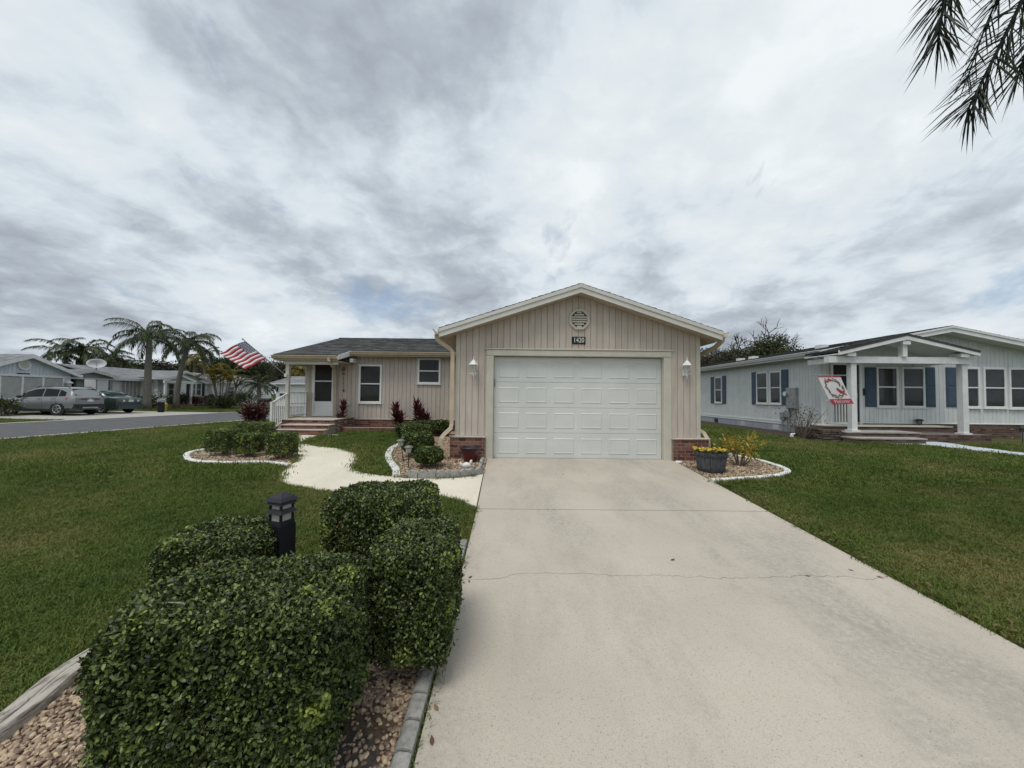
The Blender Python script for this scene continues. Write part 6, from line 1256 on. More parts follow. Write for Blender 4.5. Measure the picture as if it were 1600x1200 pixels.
def palm(name, label, base, h, nf, L_, seed, m='leaf_palm', ll=0.5, lw=0.035, nl=34, hang=0.8, lean=(0, 0), r0=0.17, r1=0.11, group=None, el=(-0.5, 1.3), bend=1.7, trunk='bark_palm', vee=0.3):
    r_ = np.random.default_rng(seed); T = thing(name, label, 'palm tree', base, 0, group)
    top = np.array([lean[0], lean[1], h]); pts = [(top[0]*t*t, top[1]*t*t, h*t) for t in np.linspace(-0.01, 1, 9)]
    MB().tube(pts, [r0*1.25]+[r0+(r1-r0)*t for t in np.linspace(0, 1, 8)], 10).build('trunk', trunk, T, True, local=True)
    for k in range(nf):
        e = el[0]+(el[1]-el[0])*((k+0.5)/nf)**0.75; o = frond_mesh(L_*r_.uniform(0.85, 1.1), e, max(e-bend*r_.uniform(0.8, 1.2), -1.45), nl, ll, lw, r_, hang, vee).build('frond', m, T, local=True, tint=True, fix=False)
        o.matrix_basis = Matrix.Translation(Vector((float(top[0]), float(top[1]), h-0.05))) @ Matrix.Rotation(k*2.399+r_.normal(0, 0.25), 4, 'Z') @ Matrix.Rotation(r_.normal(0, 0.2), 4, 'X')
    return T
def palm_at(px, py_base, Xp, py_c, **k):
    b = atx(px, py_base, Xp); zc_ = atx(px, py_c, Xp)[2]; b[2] = float(g(b[0], b[1])); return b, zc_-b[2]
b, h = palm_at(229, 640, -28.2, 527); palm('queen_palm', 'tall queen palm with drooping crown and thick pale trunk beside the green sedan', b, h, 22, 3.0, 1, ll=0.8, lw=0.045, hang=1.5, bend=2.0, el=(-0.2, 1.35), r0=0.26, r1=0.17, group='queen palms across the street', nl=56)
b, h = palm_at(275, 635, -28.8, 533); palm('queen_palm', 'leaning queen palm with whitewashed trunk base in front of the gabled porch', b, h, 22, 2.9, 2, ll=0.8, lw=0.045, hang=1.5, bend=2.0, el=(-0.3, 1.35), lean=(0.2, 0.9), r0=0.22, r1=0.15, group='queen palms across the street', nl=56)
GP = 'background palms behind the houses'
for i, (px, pyc, Yd, nf, L_, lab, mm) in enumerate(((100, 552, -46, 14, 3.0, 'dark feather palm rising behind the blue-grey house', 'leaf_palm'), (131, 548, -44, 14, 2.9, 'upright palm behind the satellite dish', 'leaf_palm'), (163, 562, -48, 14, 3.0, 'broad dark palm behind the roof of the white ranch house', 'leaf_palm'),
        (318, 556, -44, 12, 3.0, 'thin palm behind the ranch house gable', 'leaf_palm'), (303, 562, -42, 9, 2.4, 'yellowing palm behind the ranch house roof', 'leaf_yellow'), (467, 578, -30, 9, 2.2, 'yellow green palm seen through the porch', 'leaf_yellow'))):
    bpt = atx(px, 612, Yd) if Yd < -40 else at(px, 612, 50); zc_ = (atx(px, pyc, Yd) if Yd < -40 else at(px, pyc, 50))[2]; palm('feather_palm', lab, (bpt[0], bpt[1], 0.0), zc_, nf, L_, 30+i, mm, ll=0.95, lw=0.08, nl=44, hang=1.2, bend=1.7, el=(-0.2, 1.35), group=GP, r0=0.2, r1=0.14)
# areca clump and small date palm
def clump(name, label, base, stems, h, L_, seed, m='leaf_yellow', ll=0.5, trunk='bark_palm'):
    r_ = np.random.default_rng(seed); T = thing(name, label, 'palm tree', base)
    mes = [frond_mesh(L_, 0.5, -0.9, 24, ll, 0.05, r_, 0.6, 0.5).build('frond', m, T, local=True, tint=True, fix=False) for _ in range(2)]; cnt = 0
    for s in range(stems):
        th = 2*math.pi*s/stems; top = np.array([0.75*math.cos(th), 0.75*math.sin(th), h*r_.uniform(0.7, 1.0)])
        MB().tube([(0.25*math.cos(th), 0.25*math.sin(th), -0.05), tuple(top*[0.6, 0.6, 0.5]), tuple(top)], [0.06, 0.05, 0.04], 7).build('stem', trunk, T, local=True)
        for k in range(5):
            o = mes[cnt] if cnt < 2 else mes[cnt % 2].copy()
            if cnt >= 2: COL.objects.link(o); o.parent = T
            cnt += 1; o.matrix_basis = Matrix.Translation(Vector([float(v) for v in top])) @ Matrix.Rotation(k*1.3+th, 4, 'Z') @ Matrix.Rotation(-r_.uniform(0.1, 1.2), 4, 'Y')
    return T
b = atx(345, 637, -26.0); b[2] = float(g(b[0], b[1])); clump('areca_palm', 'yellow green clustering areca palm with many slim stems on the far verge', b, 8, atx(345, 585, -26.0)[2]-b[2], 1.7, 60)
leaf_bush('low_shrub', 'round dark shrub at the foot of the areca palm', (b[0]+0.3, b[1], b[2]), 0.95, 0.95, 1.0, 1500, 0.2, 'leaf_dark', 61, stems=10, clumps=4)
b = at(404, 634, 31); b[2] = 0.0; palm('date_palm', 'small bushy date palm behind the black mailbox', b, at(404, 600, 31)[2], 26, 1.7, 62, ll=0.5, lw=0.03, hang=0.5, el=(-0.5, 1.3), bend=1.2, r0=0.16, r1=0.14, nl=40, m='leaf_palm')
# queen palm foliage over the camera's right: its trunk stands beyond the frame
def spiky_frond(T, pts, nl, ll, lw, m, seed, spread=0.62):
    """stiff frond along given points, long narrow leaflets on both sides and a splayed tip"""
    r_ = np.random.default_rng(seed); P = np.array(spline(pts, 10)); n = len(P)-1; mb = MB(); mb.tube(P, [0.026*(1-0.85*i/n)+0.003 for i in range(n+1)], 6, True, 0.3)
    for k in range(nl):
        t = 0.10+0.90*(k+0.5)/nl; f = min(t*n, n-0.001); i = int(f); p = P[i]+(P[i+1]-P[i])*(f-i); d = unit(P[i+1]-P[i]); sd0 = unit(np.cross(d, [0.25, 1.0, 0.15])); up_ = np.cross(sd0, d)
        for s in (-1, 1):
            a = spread*(1.15-0.65*t)+r_.normal(0, 0.10); l_ = ll*(0.75+0.35*math.sin(t*math.pi))*r_.uniform(0.75, 1.15); dv = unit(d*math.cos(a)+sd0*s*math.sin(a)+up_*r_.normal(0.0, 0.32)); q1 = p+dv*l_*0.55; q2 = p+dv*l_+np.array([0, 0, -0.06*l_])
            w_ = unit(np.cross(dv, r_.normal(0, 1, 3)))*lw*0.5; mb.add([tuple(p-w_*0.7), tuple(p+w_*0.7), tuple(q1+w_), tuple(q1-w_), tuple(q2)], [(0, 1, 2, 3), (3, 2, 4)], float(r_.random()))
    return mb.build('frond', m, T, local=False, tint=True, fix=False)
OPX, OPY = 6.0, 3.3
OP = thing('overhanging_palm', 'dark palm fronds with stiff spiky leaflets hanging in from above beside the driveway', 'palm tree', (OPX, OPY, float(g(OPX, OPY))))
OTOP = np.array([OPX, OPY, 6.6])
MB().tube([(OPX, OPY, float(g(OPX, OPY))-0.05), (OPX+0.05, OPY, 3.0), tuple(OTOP)], [0.24, 0.2, 0.17], 12).build('trunk', 'bark_palm', OP, True)
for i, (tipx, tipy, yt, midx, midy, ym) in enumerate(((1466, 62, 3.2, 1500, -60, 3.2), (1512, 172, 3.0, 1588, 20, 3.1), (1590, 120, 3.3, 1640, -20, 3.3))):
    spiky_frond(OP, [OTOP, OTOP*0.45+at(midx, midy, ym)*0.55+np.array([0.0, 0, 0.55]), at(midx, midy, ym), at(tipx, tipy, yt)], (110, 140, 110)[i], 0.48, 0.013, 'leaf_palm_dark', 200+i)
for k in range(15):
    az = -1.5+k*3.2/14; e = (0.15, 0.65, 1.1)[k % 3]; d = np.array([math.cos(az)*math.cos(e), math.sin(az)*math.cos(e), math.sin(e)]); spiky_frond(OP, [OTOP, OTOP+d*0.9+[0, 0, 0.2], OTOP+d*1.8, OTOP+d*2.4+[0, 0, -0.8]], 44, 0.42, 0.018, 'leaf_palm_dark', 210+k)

# ---- broadleaf trees
def branchy(T, base, h, r0, seed, levels=4, spread=0.55, n=3, mat_='bark', min_r=0.008, collect=None, first=0.35, jitter=0.25):
    r_ = np.random.default_rng(seed); tips = []; mb = MB()
    def grow(p, d, L_, rad, lv):
        k = 3; pts = [p]
        for i in range(k): d = unit(d+r_.normal(0, jitter*0.35, 3)+np.array([0, 0, 0.04])); pts.append(pts[-1]+d*L_/k)
        mb.tube(pts, [rad*(1-0.35*i/k) for i in range(k+1)], 5 if lv < levels else 7, True)
        if lv == 0: tips.append(pts[-1]); return
        for _ in range(n if lv < levels else n+1):
            th = r_.uniform(0, 6.28); s_ = unit(np.cross(d, [math.cos(th), math.sin(th), 0.3])); nd_ = unit(d*math.cos(spread)+s_*math.sin(spread)*r_.uniform(0.7, 1.3)+np.array([0, 0, 0.08])); grow(pts[-1] if r_.random() < 0.6 else pts[-2], nd_, L_*r_.uniform(0.6, 0.85), max(rad*0.58, min_r), lv-1)
    grow(np.array([0, 0, -0.1]), np.array([0, 0, 1.0]), h*first, r0, levels); return mb, np.array(tips)
def tree(name, label, base, h, r0, seed, m, nleaf, leaf, levels=3, spread=0.6, group=None, clump_r=0.9, n=3, first=0.35):
    T = thing(name, label, 'tree', base, 0, group); mb, tips = branchy(T, base, h, r0, seed, levels, spread, n, first=first)
    sc_ = h/max(0.1, (tips[:, 2].max()+clump_r*0.5)); mb.v = [(a*sc_, b_*sc_, c_*sc_) for a, b_, c_ in mb.v]; tips = tips*sc_
    mb.build('trunk', 'bark', T, True, local=True, fix=False)
    if nleaf:
        r_ = np.random.default_rng(seed+500); k = r_.integers(0, len(tips), nleaf); P = tips[k]+np.clip(r_.normal(0, 1, (nleaf, 3)), -1.35, 1.35)*clump_r*0.5*np.array([1, 1, 0.75])
        Nn = unit(r_.normal(0, 1, (nleaf, 3))+[0, 0, 0.8]); t = np.clip(r_.normal(0.45, 0.22, nleaf)+(k % 5-2)*0.06, 0, 1)
        leafmesh('crown', P, r_.normal(0, 1, (nleaf, 3)), Nn, leaf*r_.uniform(0.6, 1.3, nleaf), leaf*0.6*r_.uniform(0.7, 1.2, nleaf), t, m, T, True, 'diamond')
    return T
GT = 'trees behind the houses across the street'
for i, (px, pyt, X_, m_, lab) in enumerate(((60, 566, -52, 'leaf_dark', 'low dark tree peeping over the blue-grey garage roof'), (175, 548, -54, 'leaf_dark', 'dark round tree behind the satellite dish roof'), (205, 560, -50, 'leaf_dark', 'dense tree filling the gap beside the tall queen palm'), (245, 558, -52, 'leaf_brown', 'brownish tree between the two queen palms'),
        (290, 562, -50, 'leaf_dark', 'dark tree behind the ranch house gable'), (325, 566, -46, 'leaf_brown', 'brown green tree behind the yellowing palm'), (352, 545, -44, 'leaf_dark', 'tall dark tree partly behind the flag'), (395, 566, -42, 'leaf_dark', 'dark tree above the white bungalow'))):
    b = atx(px, 612, X_); hh = atx(px, pyt, X_)[2]; tree('broadleaf_tree', lab, (b[0], b[1], 0), hh, 0.22, 100+i, m_, 13000, 0.27, 3, 0.75, GT, 2.1, first=0.25)
b = atx(366, 634, -29.0); tree('street_tree', 'slim trunked leafy tree on the far verge under the flag', (b[0], b[1], 0), atx(366, 556, -29.0)[2], 0.2, 120, 'leaf_dark', 9000, 0.2, 3, 0.6, None, 1.3, first=0.5)
for i, (px, pyt) in enumerate(((432, 562), (452, 574), (475, 582))):
    b = at(px, 612, 58); tree('broadleaf_tree', ('dark bare-ish tree behind the porch post', 'dark tree seen through the porch opening', 'small tree behind the far white house')[i], (b[0], b[1], 0), at(px, pyt, 58)[2], 0.2, 130+i, 'leaf_brown' if i < 2 else 'leaf_dark', 9000, 0.28, 3, 0.7, GT, 1.8, first=0.3)
GQ = 'trees behind the grey house'
for i, (px, pyt, Yd, m_, n_, lab) in enumerate(((1112, 540, 40, 'leaf_brown', 5000, 'brown bushy tree behind the garage corner'), (1140, 543, 42, 'leaf_brown', 5000, 'dull brown tree behind the grey house roof'), (1172, 540, 40, 'leaf_dark', 4500, 'dark green tree behind the grey house roof'), (1200, 532, 38, 'leaf_dark', 4500, 'green tree below the bare branches'), (1232, 524, 36, 'leaf_dark', 5000, 'bright green tree rising at the end of the roof'))):
    b = at(px, 620, Yd); tree('broadleaf_tree', lab, (b[0], b[1], 0), at(px, pyt, Yd)[2], 0.2, 140+i, m_, n_*2, 0.22, 3, 0.7, GQ, 1.5, first=0.3)
b = at(1188, 620, 40); T = thing('bare_tree', 'leafless tree with fine branching crown against the sky behind the grey house', 'tree', (b[0], b[1], 0)); mb, tips = branchy(T, b, 9, 0.2, 160, 5, 0.62, 3, min_r=0.017, first=0.22, jitter=0.5)
hh = at(1188, 492, 40)[2]; sc_ = hh/tips[:, 2].max(); mb.v = [(a*sc_*1.15, b_*sc_*1.15, c_*sc_) for a, b_, c_ in mb.v]; mb.build('branches', 'bark', T, True, local=True, fix=False)
# hedges and shrubs by the houses across the street
for i, (px, pyb, X_, rx, h_, m_, lab) in enumerate(((238, 632, -30.0, 1.1, 1.0, 'leaf_dark', 'spiky dark shrubs beside the tall palm trunk'), (274, 628, -31.2, 0.8, 1.1, 'leaf_dark', 'dark clipped shrub on the ranch house porch front'), (296, 627, -31.2, 0.9, 1.2, 'leaf_red', 'reddish clipped shrub under the ranch house window'), (318, 629, -31.0, 1.3, 0.8, 'leaf_brown', 'low brown shrub bed at the ranch house corner'), (327, 624, -31.5, 0.5, 1.2, 'leaf_dark', 'ball-topped shrub at the ranch house corner'), (362, 628, -31.0, 0.9, 1.5, 'leaf_dark', 'loose green shrub by the bungalow wall'), (377, 628, -31.0, 0.8, 1.4, 'leaf_dark', 'dense shrub beside the street tree trunk'), (390, 628, -31.0, 1.3, 1.6, 'leaf_dark', 'boxy green hedge in front of the bungalow'))):
    b = atx(px, pyb, X_); leaf_bush('garden_shrub', lab, (b[0], b[1], 0.0), rx, rx, h_, 900, 0.2, m_, 170+i, 'shrubs in front of the houses across the street', stems=7, clumps=4, tm=0.4)
b = atx(2, 648, -27.5); leaf_bush('verge_shrub', 'small leafy shrub on the verge in front of the silver SUV', (b[0], b[1], 0.0), 0.7, 0.7, 0.8, 700, 0.17, 'leaf_dark', 190, stems=7, clumps=3)

# ================================================================== garden objects
c = np.array([-1.87, 3.2, float(g(-1.87, 3.2))]); zt = at(447, 768, 3.2)[2]; hb = zt-c[2]
T = thing('bollard_light', 'black square bollard light with two frosted bands standing among the clipped shrubs', 'light', c, math.radians(-18))
def sqb(mb, r0, r1, z0, z1): mb.add([(-r0, -r0, z0), (r0, -r0, z0), (r0, r0, z0), (-r0, r0, z0), (-r1, -r1, z1), (r1, -r1, z1), (r1, r1, z1), (-r1, r1, z1)], [(0, 3, 2, 1), (4, 5, 6, 7), (0, 1, 5, 4), (1, 2, 6, 5), (2, 3, 7, 6), (3, 0, 4, 7)]); return mb
sqb(MB(), 0.0819, 0.0733, -0.05, hb-0.285).build('post', 'bollard_black', T, local=True)
sqb(MB(), 0.0733, 0.0733, hb-0.285, hb-0.262).build('neck', 'bollard_black', T, local=True)
sqb(MB(), 0.0702, 0.0640, hb-0.262, hb-0.228).build('collar', 'bollard_black', T, local=True)
sqb(MB(), 0.0515, 0.0515, hb-0.23, hb-0.072).build('lens', 'frosted', T, local=True)
for z in (hb-0.166, hb-0.094):
    mb = MB(); sqb(mb, 0.0811, 0.0608, z, z+0.034); mb.build('louvre', 'bollard_black', T, local=True)
sqb(MB(), 0.0874, 0.0655, hb-0.068, hb-0.038).build('cap', 'bollard_black', T, local=True); sqb(MB(), 0.0655, 0.008, hb-0.038, hb-0.004).build('cap_top', 'bollard_black', T, local=True)
for sx_ in (-1, 1):
    for sy_ in (-1, 1): MB().box(sx_*0.055-0.008, sx_*0.055+0.008, sy_*0.055-0.008, sy_*0.055+0.008, hb-0.23, hb-0.068).build('corner_bar', 'bollard_black', T, local=True)
MB().box(-0.042, 0.042, -0.083, -0.070, hb-0.48, hb-0.33).build('outlet_plate', 'lamp_metal', T, local=True)
for z in (hb-0.345, hb-0.465): MB().tube([(0, -0.109, z), (0, -0.0811, z)], 0.006, 8).build('screw', 'chrome', T, local=True)
# grey edging blocks beside the driveway
E_ = thing('block_edging', 'row of small grey concrete edging blocks between the pebbles and the driveway', 'edging', (-0.5, 2.0, -0.38)); y = 0.55
me_b = None
while y < 4.05:
    w = 0.165; z0 = float(g(-0.5, y)); mb = MB(Fr((-0.535, y, z0), (1, 0, 0), (0, 1, 0)))
    prof = [(0, -0.06), (0.0, 0.045), (0.012, 0.062), (0.03, 0.07), (0.075, 0.066), (0.088, 0.058), (0.09, -0.06)]
    mb.prism(prof, 0.004, w-0.004); mb.build('block', 'concrete_grey', E_); y += w
# scalloped stones in front of the garage bed
SB = gxy([(634, 747.5), (652, 748.8), (681, 748.8), (719.5, 746.5), (756.5, 741)])
E2 = thing('scalloped_edging', 'grey scalloped stone edging blocks along the walkway in front of the red pot', 'edging', (*SB[1], float(g(*SB[1]))))
for a, b in zip(SB[:-1], SB[1:]):
    a, b = np.array(a), np.array(b); L_ = np.linalg.norm(b-a); d = (b-a)/L_; nrm = np.array([-d[1], d[0]]); fr = Fr((a[0], a[1], float(g(*a))), (d[0], d[1], 0), (nrm[0], nrm[1], 0)); ns = max(1, round(L_/0.15))
    top = [(0.008+(L_-0.016)*t/(8*ns), 0.105+0.035*abs(math.sin(math.pi*t/8))) for t in range(8*ns+1)]
    mb = MB(fr); mb.prism([(0.008, -0.05)]+top+[(L_-0.008, -0.05)], 0.0, 0.085); mb.build('block', 'concrete_grey', E2)
for y0, y1 in ((7.02, 7.55), (7.57, 8.1)):
    mb = MB(Fr((DX0-0.10, 0, 0), (0, 1, 0), (1, 0, 0))); zz = float(g(-0.5, y0)); top = [(y0+(y1-y0)*t/16, zz+0.10+0.03*abs(math.sin(math.pi*t/8))) for t in range(17)]; mb.prism([(y0, zz-0.05)]+top+[(y1, zz-0.05)], -0.055, 0.0); mb.build('block', 'concrete_grey', E2)
# red glazed pot
c = gnd(733.5, 725); z0 = bed_z(c)
T = thing('glazed_pot', 'dark red glazed empty pot with black rim in front of the brick pier', 'pot', (c[0], c[1]+0.12, z0))
MB().lathe([(0.105, 0), (0.115, 0.01), (0.175, 0.25), (0.18, 0.265)], (0, 0, 0), 28).build('body', 'red_pot', T, True, local=True)
MB().lathe([(0.18, 0.262), (0.205, 0.275), (0.215, 0.315), (0.212, 0.325), (0.19, 0.325), (0.178, 0.28)], (0, 0, 0), 28).build('rim', 'pot_rim', T, True, local=True)
MB().lathe([(0.01, 0.29), (0.18, 0.292)], (0, 0, 0), 24).build('potting_soil', 'soil', T, local=True)
# white ceramic bird-like ornament
c = gnd(728.5, 737); z0 = bed_z(c)
T = thing('garden_figurine', 'small white ceramic figurine standing on the stones in front of the red pot', 'figurine', (c[0], c[1]+0.05, z0+0.04))
MB().tube([(-0.09, 0, 0.03), (-0.05, 0, 0.06), (0.0, 0, 0.07), (0.05, 0, 0.06), (0.085, 0, 0.03)], [0.015, 0.05, 0.062, 0.05, 0.02], 12).build('body', 'ceramic_white', T, True, local=True)
MB().tube([(0.05, 0, 0.07), (0.075, 0, 0.12), (0.085, 0, 0.155), (0.10, 0, 0.17)], [0.03, 0.024, 0.026, 0.006], 10).build('head', 'ceramic_white', T, True, local=True)
MB().tube([(-0.075, 0, 0.05), (-0.11, 0, 0.10), (-0.12, 0, 0.13)], [0.03, 0.025, 0.006], 8).build('tail', 'ceramic_white', T, True, local=True)
MB().lathe([(0.05, -0.06), (0.055, 0.0), (0.03, 0.02)], (0, 0, 0), 10).build('base', 'ceramic_white', T, True, local=True)
# solar path lights
def path_light(px, py_top, py_base, label, h=None, tilt=0.0, group='small black path lights', name='path_light'):
    b = gnd(px, py_base); z0 = bed_z(b); h = (py_base-py_top)/F*b[1] if h is None else h
    T = thing(name, label, 'path light', (b[0], b[1], z0), 0, group); t = math.tan(tilt); o = lambda z: (t*z, 0, z); k = h/0.45
    MB().tube([o(-0.05), o(h-0.13*k)], 0.010*k, 8).build('stake', 'lamp_metal', T, local=True)
    MB().lathe([(0.03*k, -0.13*k), (0.048*k, -0.12*k), (0.060*k, -0.03*k)], (t*h, 0, h), 12).build('lens', 'frosted' if name == 'path_light' else 'glass', T, local=True)
    MB().lathe([(0.085*k, -0.035*k), (0.088*k, -0.025*k), (0.06*k, -0.002*k), (0.02*k, 0.006*k)], (t*h, 0, h), 14).build('cap', 'lamp_cap' if name == 'path_light' else 'lamp_metal', T, local=True)
    for q in range(4): th = q*math.pi/2; MB().tube([(t*h+0.05*k*math.cos(th), 0.05*k*math.sin(th), h-0.125*k), (t*h+0.064*k*math.cos(th), 0.064*k*math.sin(th), h-0.03*k)], 0.004*k, 4).build('bar', 'lamp_metal', T, local=True)
    return T
path_light(638, 697, 734, 'upright solar path light in the garage bed by the round shrub'); path_light(630, 687, 722, 'leaning solar path light in the garage bed by the white edging', tilt=-0.12)
path_light(1437, 655, 684, 'black lantern path light by the neighbour porch planter', name='lantern_light'); path_light(1503, 654, 684, 'black lantern path light beside the right porch column base', name='lantern_light'); path_light(1598, 668, 692, 'black path light near the stone pagoda lantern', name='lantern_light')
c = gnd(1571, 684); z0 = bed_z(c)
T = thing('pagoda_lantern', 'small pale stone pagoda lantern on the lawn by the grey house', 'ornament', (c[0], c[1], z0))
MB().lathe([(0.20, 0), (0.20, 0.04), (0.10, 0.07), (0.07, 0.12), (0.07, 0.2), (0.12, 0.22)], (0, 0, 0), 8).build('pedestal', 'stone_tan', T, local=True)
for q in range(4): th = q*math.pi/2+0.4; MB().box(0.08*math.cos(th)-0.02, 0.08*math.cos(th)+0.02, 0.08*math.sin(th)-0.02, 0.08*math.sin(th)+0.02, 0.22, 0.31).build('pillar', 'stone_tan', T, local=True)
MB().lathe([(0.21, 0.30), (0.20, 0.325), (0.10, 0.37), (0.03, 0.40), (0.02, 0.44)], (0, 0, 0), 8).build('roof', 'stone_tan', T, local=True)
# barrel planter with yellow flowers
c = gnd(1111, 743); z0 = bed_z(c); yb2 = c[1]+0.26
T = thing('barrel_planter', 'half-barrel planter of grey staves filled with yellow flowers', 'planter', (c[0]*yb2/c[1], yb2, z0))
ns = 18
for k in range(ns):
    a0, a1 = 2*math.pi*k/ns+0.012, 2*math.pi*(k+1)/ns-0.012; mb = MB(); pr2 = [(0.215, 0.0), (0.245, 0.12), (0.27, 0.26), (0.288, 0.40)]; vs = []
    for r, z in pr2:
        for th, rr_ in ((a0, r), (a1, r), (a1, r-0.025), (a0, r-0.025)): vs.append((rr_*math.cos(th), rr_*math.sin(th), z))
    fs = [(i*4+j, i*4+(j+1) % 4, (i+1)*4+(j+1) % 4, (i+1)*4+j) for i in range(3) for j in range(4)]+[(0, 1, 2, 3), (15, 14, 13, 12)]; mb.add(vs, fs); mb.build('stave', 'barrel', T, local=True)
for r, z in ((0.234, 0.075), (0.279, 0.33)): MB().lathe([(r, -0.018), (r+0.008, -0.018), (r+0.012, 0.018), (r+0.002, 0.018)], (0, 0, z), 28).build('hoop', 'barrel_band', T, local=True)
MB().lathe([(0.01, 0.36), (0.262, 0.362)], (0, 0, 0), 24).build('potting_soil', 'soil', T, local=True)
n = 520; th = r_.uniform(0, 6.28, n); rr_ = 0.29*np.sqrt(r_.random(n)); P = np.stack([rr_*np.cos(th), rr_*np.sin(th), 0.38+0.06*r_.random(n)], 1); leafmesh('leaves', P, r_.normal(0, 1, (n, 3)), unit(r_.normal(0, .5, (n, 3))+[0, 0, 1]), 0.055, 0.03, r_.uniform(0.3, 0.9, n), 'leaf_dark', T, True)
for k in range(60):
    th, q = r_.uniform(0, 6.28), 0.295*math.sqrt(r_.random()); p = np.array([q*math.cos(th), q*math.sin(th), 0.43+0.035*r_.random()]); nn_ = unit(np.array([0.5*r_.normal(), -0.5+0.4*r_.normal(), 1.0])); t1 = unit(np.cross(nn_, [0.3, 1, 0.1])); t2 = np.cross(nn_, t1); R_ = r_.uniform(0.02, 0.034); mb = MB()
    for j in range(5):
        a = j*2*math.pi/5; d1 = t1*math.cos(a)+t2*math.sin(a); d2 = t1*math.cos(a+0.5)+t2*math.sin(a+0.5); d3 = t1*math.cos(a-0.5)+t2*math.sin(a-0.5); mb.add([tuple(p), tuple(p+d3*R_*0.8+nn_*0.006), tuple(p+d1*R_*1.1+nn_*0.002), tuple(p+d2*R_*0.8+nn_*0.006)], [(0, 1, 2, 3)], float(r_.random()))
    mb.build('flower', 'petal_yellow', T, local=True, tint=True, fix=False)
# small rock with rod at the right pier
c = gnd(1062, 724)
T = thing('ground_stake', 'short dark rod standing in a pale rock at the foot of the right brick pier', 'stake', (c[0], c[1]+0.03, bed_z(c)))
MB().lathe([(0.07, 0.0), (0.085, 0.02), (0.06, 0.045), (0.02, 0.05)], (0, 0, 0), 9).build('rock', 'concrete_white', T, local=True); MB().tube([(0, 0, 0.03), (0, 0.005, 0.2)], 0.008, 6).build('rod', 'lamp_metal', T, local=True)

# ================================================================== fallen leaves on the driveway and lawn edge
lm = MB(); lm.add([(-0.03, 0, 0.004), (-0.008, 0.013, 0.010), (0.014, 0.012, 0.007), (0.034, 0, 0.016), (0.014, -0.012, 0.009), (-0.008, -0.013, 0.006)], [(0, 3, 2, 1), (0, 5, 4, 3)])
lme = bpy.data.meshes.new('fallen_leaf'); lme.from_pydata(lm.v, [], lm.f); lme.materials.append(MATS['dry_leaf'])
spots = [(735, 905), (733, 912), (1051, 878), (675, 1165), (682, 1112), (697, 1040), (868, 742), (880, 743), (920, 744), (1262, 903), (1330, 894), (1230, 815), (1243, 826), (1320, 856), (1375, 905), (1420, 915), (1490, 952), (1510, 962), (1556, 985), (1250, 830), (1290, 842), (1395, 898), (1455, 928), (1540, 940)]
for k, (px, py) in enumerate(spots):
    p = gnd(px, py); o = bpy.data.objects.new('fallen_leaf', lme); COL.objects.link(o); on = DX0 < p[0] < DX1; o.location = (float(p[0]), float(p[1]), float(g(p[0], p[1]))+(0.017 if on else 0.035)); o.rotation_euler = (r_.normal(0, .12), r_.normal(0, .12), r_.uniform(0, 6.28)); s = r_.uniform(0.5, 1.0); o.scale = (s, s, s)
    tag(o, 'small dry brown leaf lying on the driveway concrete' if on else 'small dry brown leaf lying in the grass along the driveway', 'leaf', 'dry leaves on the driveway' if on else 'dry leaves in the grass')

# ================================================================== scatter: grass blades and pebbles
def scatter(name, pts, rots, scl, protos, label=None):
    me = bpy.data.meshes.new(name); me.vertices.add(len(pts)); me.vertices.foreach_set('co', pts.astype(np.float32).ravel())
    a = me.attributes.new('rot', 'FLOAT_VECTOR', 'POINT'); a.data.foreach_set('vector', rots.astype(np.float32).ravel())
    a = me.attributes.new('scl', 'FLOAT', 'POINT'); a.data.foreach_set('value', scl.astype(np.float32))
    a = me.attributes.new('pick', 'INT', 'POINT'); a.data.foreach_set('value', rng.integers(0, len(protos), len(pts)).astype(np.int32))
    o = bpy.data.objects.new(name, me); COL.objects.link(o); o['kind'] = 'stuff'
    ng = bpy.data.node_groups.new(name, 'GeometryNodeTree'); ng.interface.new_socket('Geometry', in_out='INPUT', socket_type='NodeSocketGeometry'); ng.interface.new_socket('Geometry', in_out='OUTPUT', socket_type='NodeSocketGeometry')
    N = ng.nodes; L = ng.links; gi = N.new('NodeGroupInput'); go = N.new('NodeGroupOutput'); ip = N.new('GeometryNodeInstanceOnPoints'); gti = N.new('GeometryNodeGeometryToInstance')
    for p in protos[::-1]:
        oi = N.new('GeometryNodeObjectInfo'); oi.inputs['Object'].default_value = p; oi.inputs['As Instance'].default_value = True; L.new(oi.outputs['Geometry'], gti.inputs[0])
    L.new(gi.outputs[0], ip.inputs['Points'])
    jn = N.new('GeometryNodeJoinGeometry'); N.remove(gti)
    for p in list(N):
        if p.bl_idname == 'GeometryNodeObjectInfo': L.new(p.outputs['Geometry'], jn.inputs[0])
    L.new(jn.outputs[0], ip.inputs['Instance']); ip.inputs['Pick Instance'].default_value = True
    for nm, ty, sk in (('rot', 'FLOAT_VECTOR', 'Rotation'), ('scl', 'FLOAT', 'Scale'), ('pick', 'INT', 'Instance Index')):
        na = N.new('GeometryNodeInputNamedAttribute'); na.data_type = ty; na.inputs[0].default_value = nm; out = [s for s in na.outputs if s.enabled and s.name == 'Attribute'][0]; L.new(out, ip.inputs[sk])
    L.new(ip.outputs[0], go.inputs[0]); md = o.modifiers.new('scatter', 'NODES'); md.node_group = ng
    if label: tag(o, label[0], label[1])
    return o
def proto(name, mb, m):
    me = bpy.data.meshes.new(name); me.from_pydata(mb.v, [], mb.f); me.materials.append(MATS[m]); return bpy.data.objects.new(name, me)
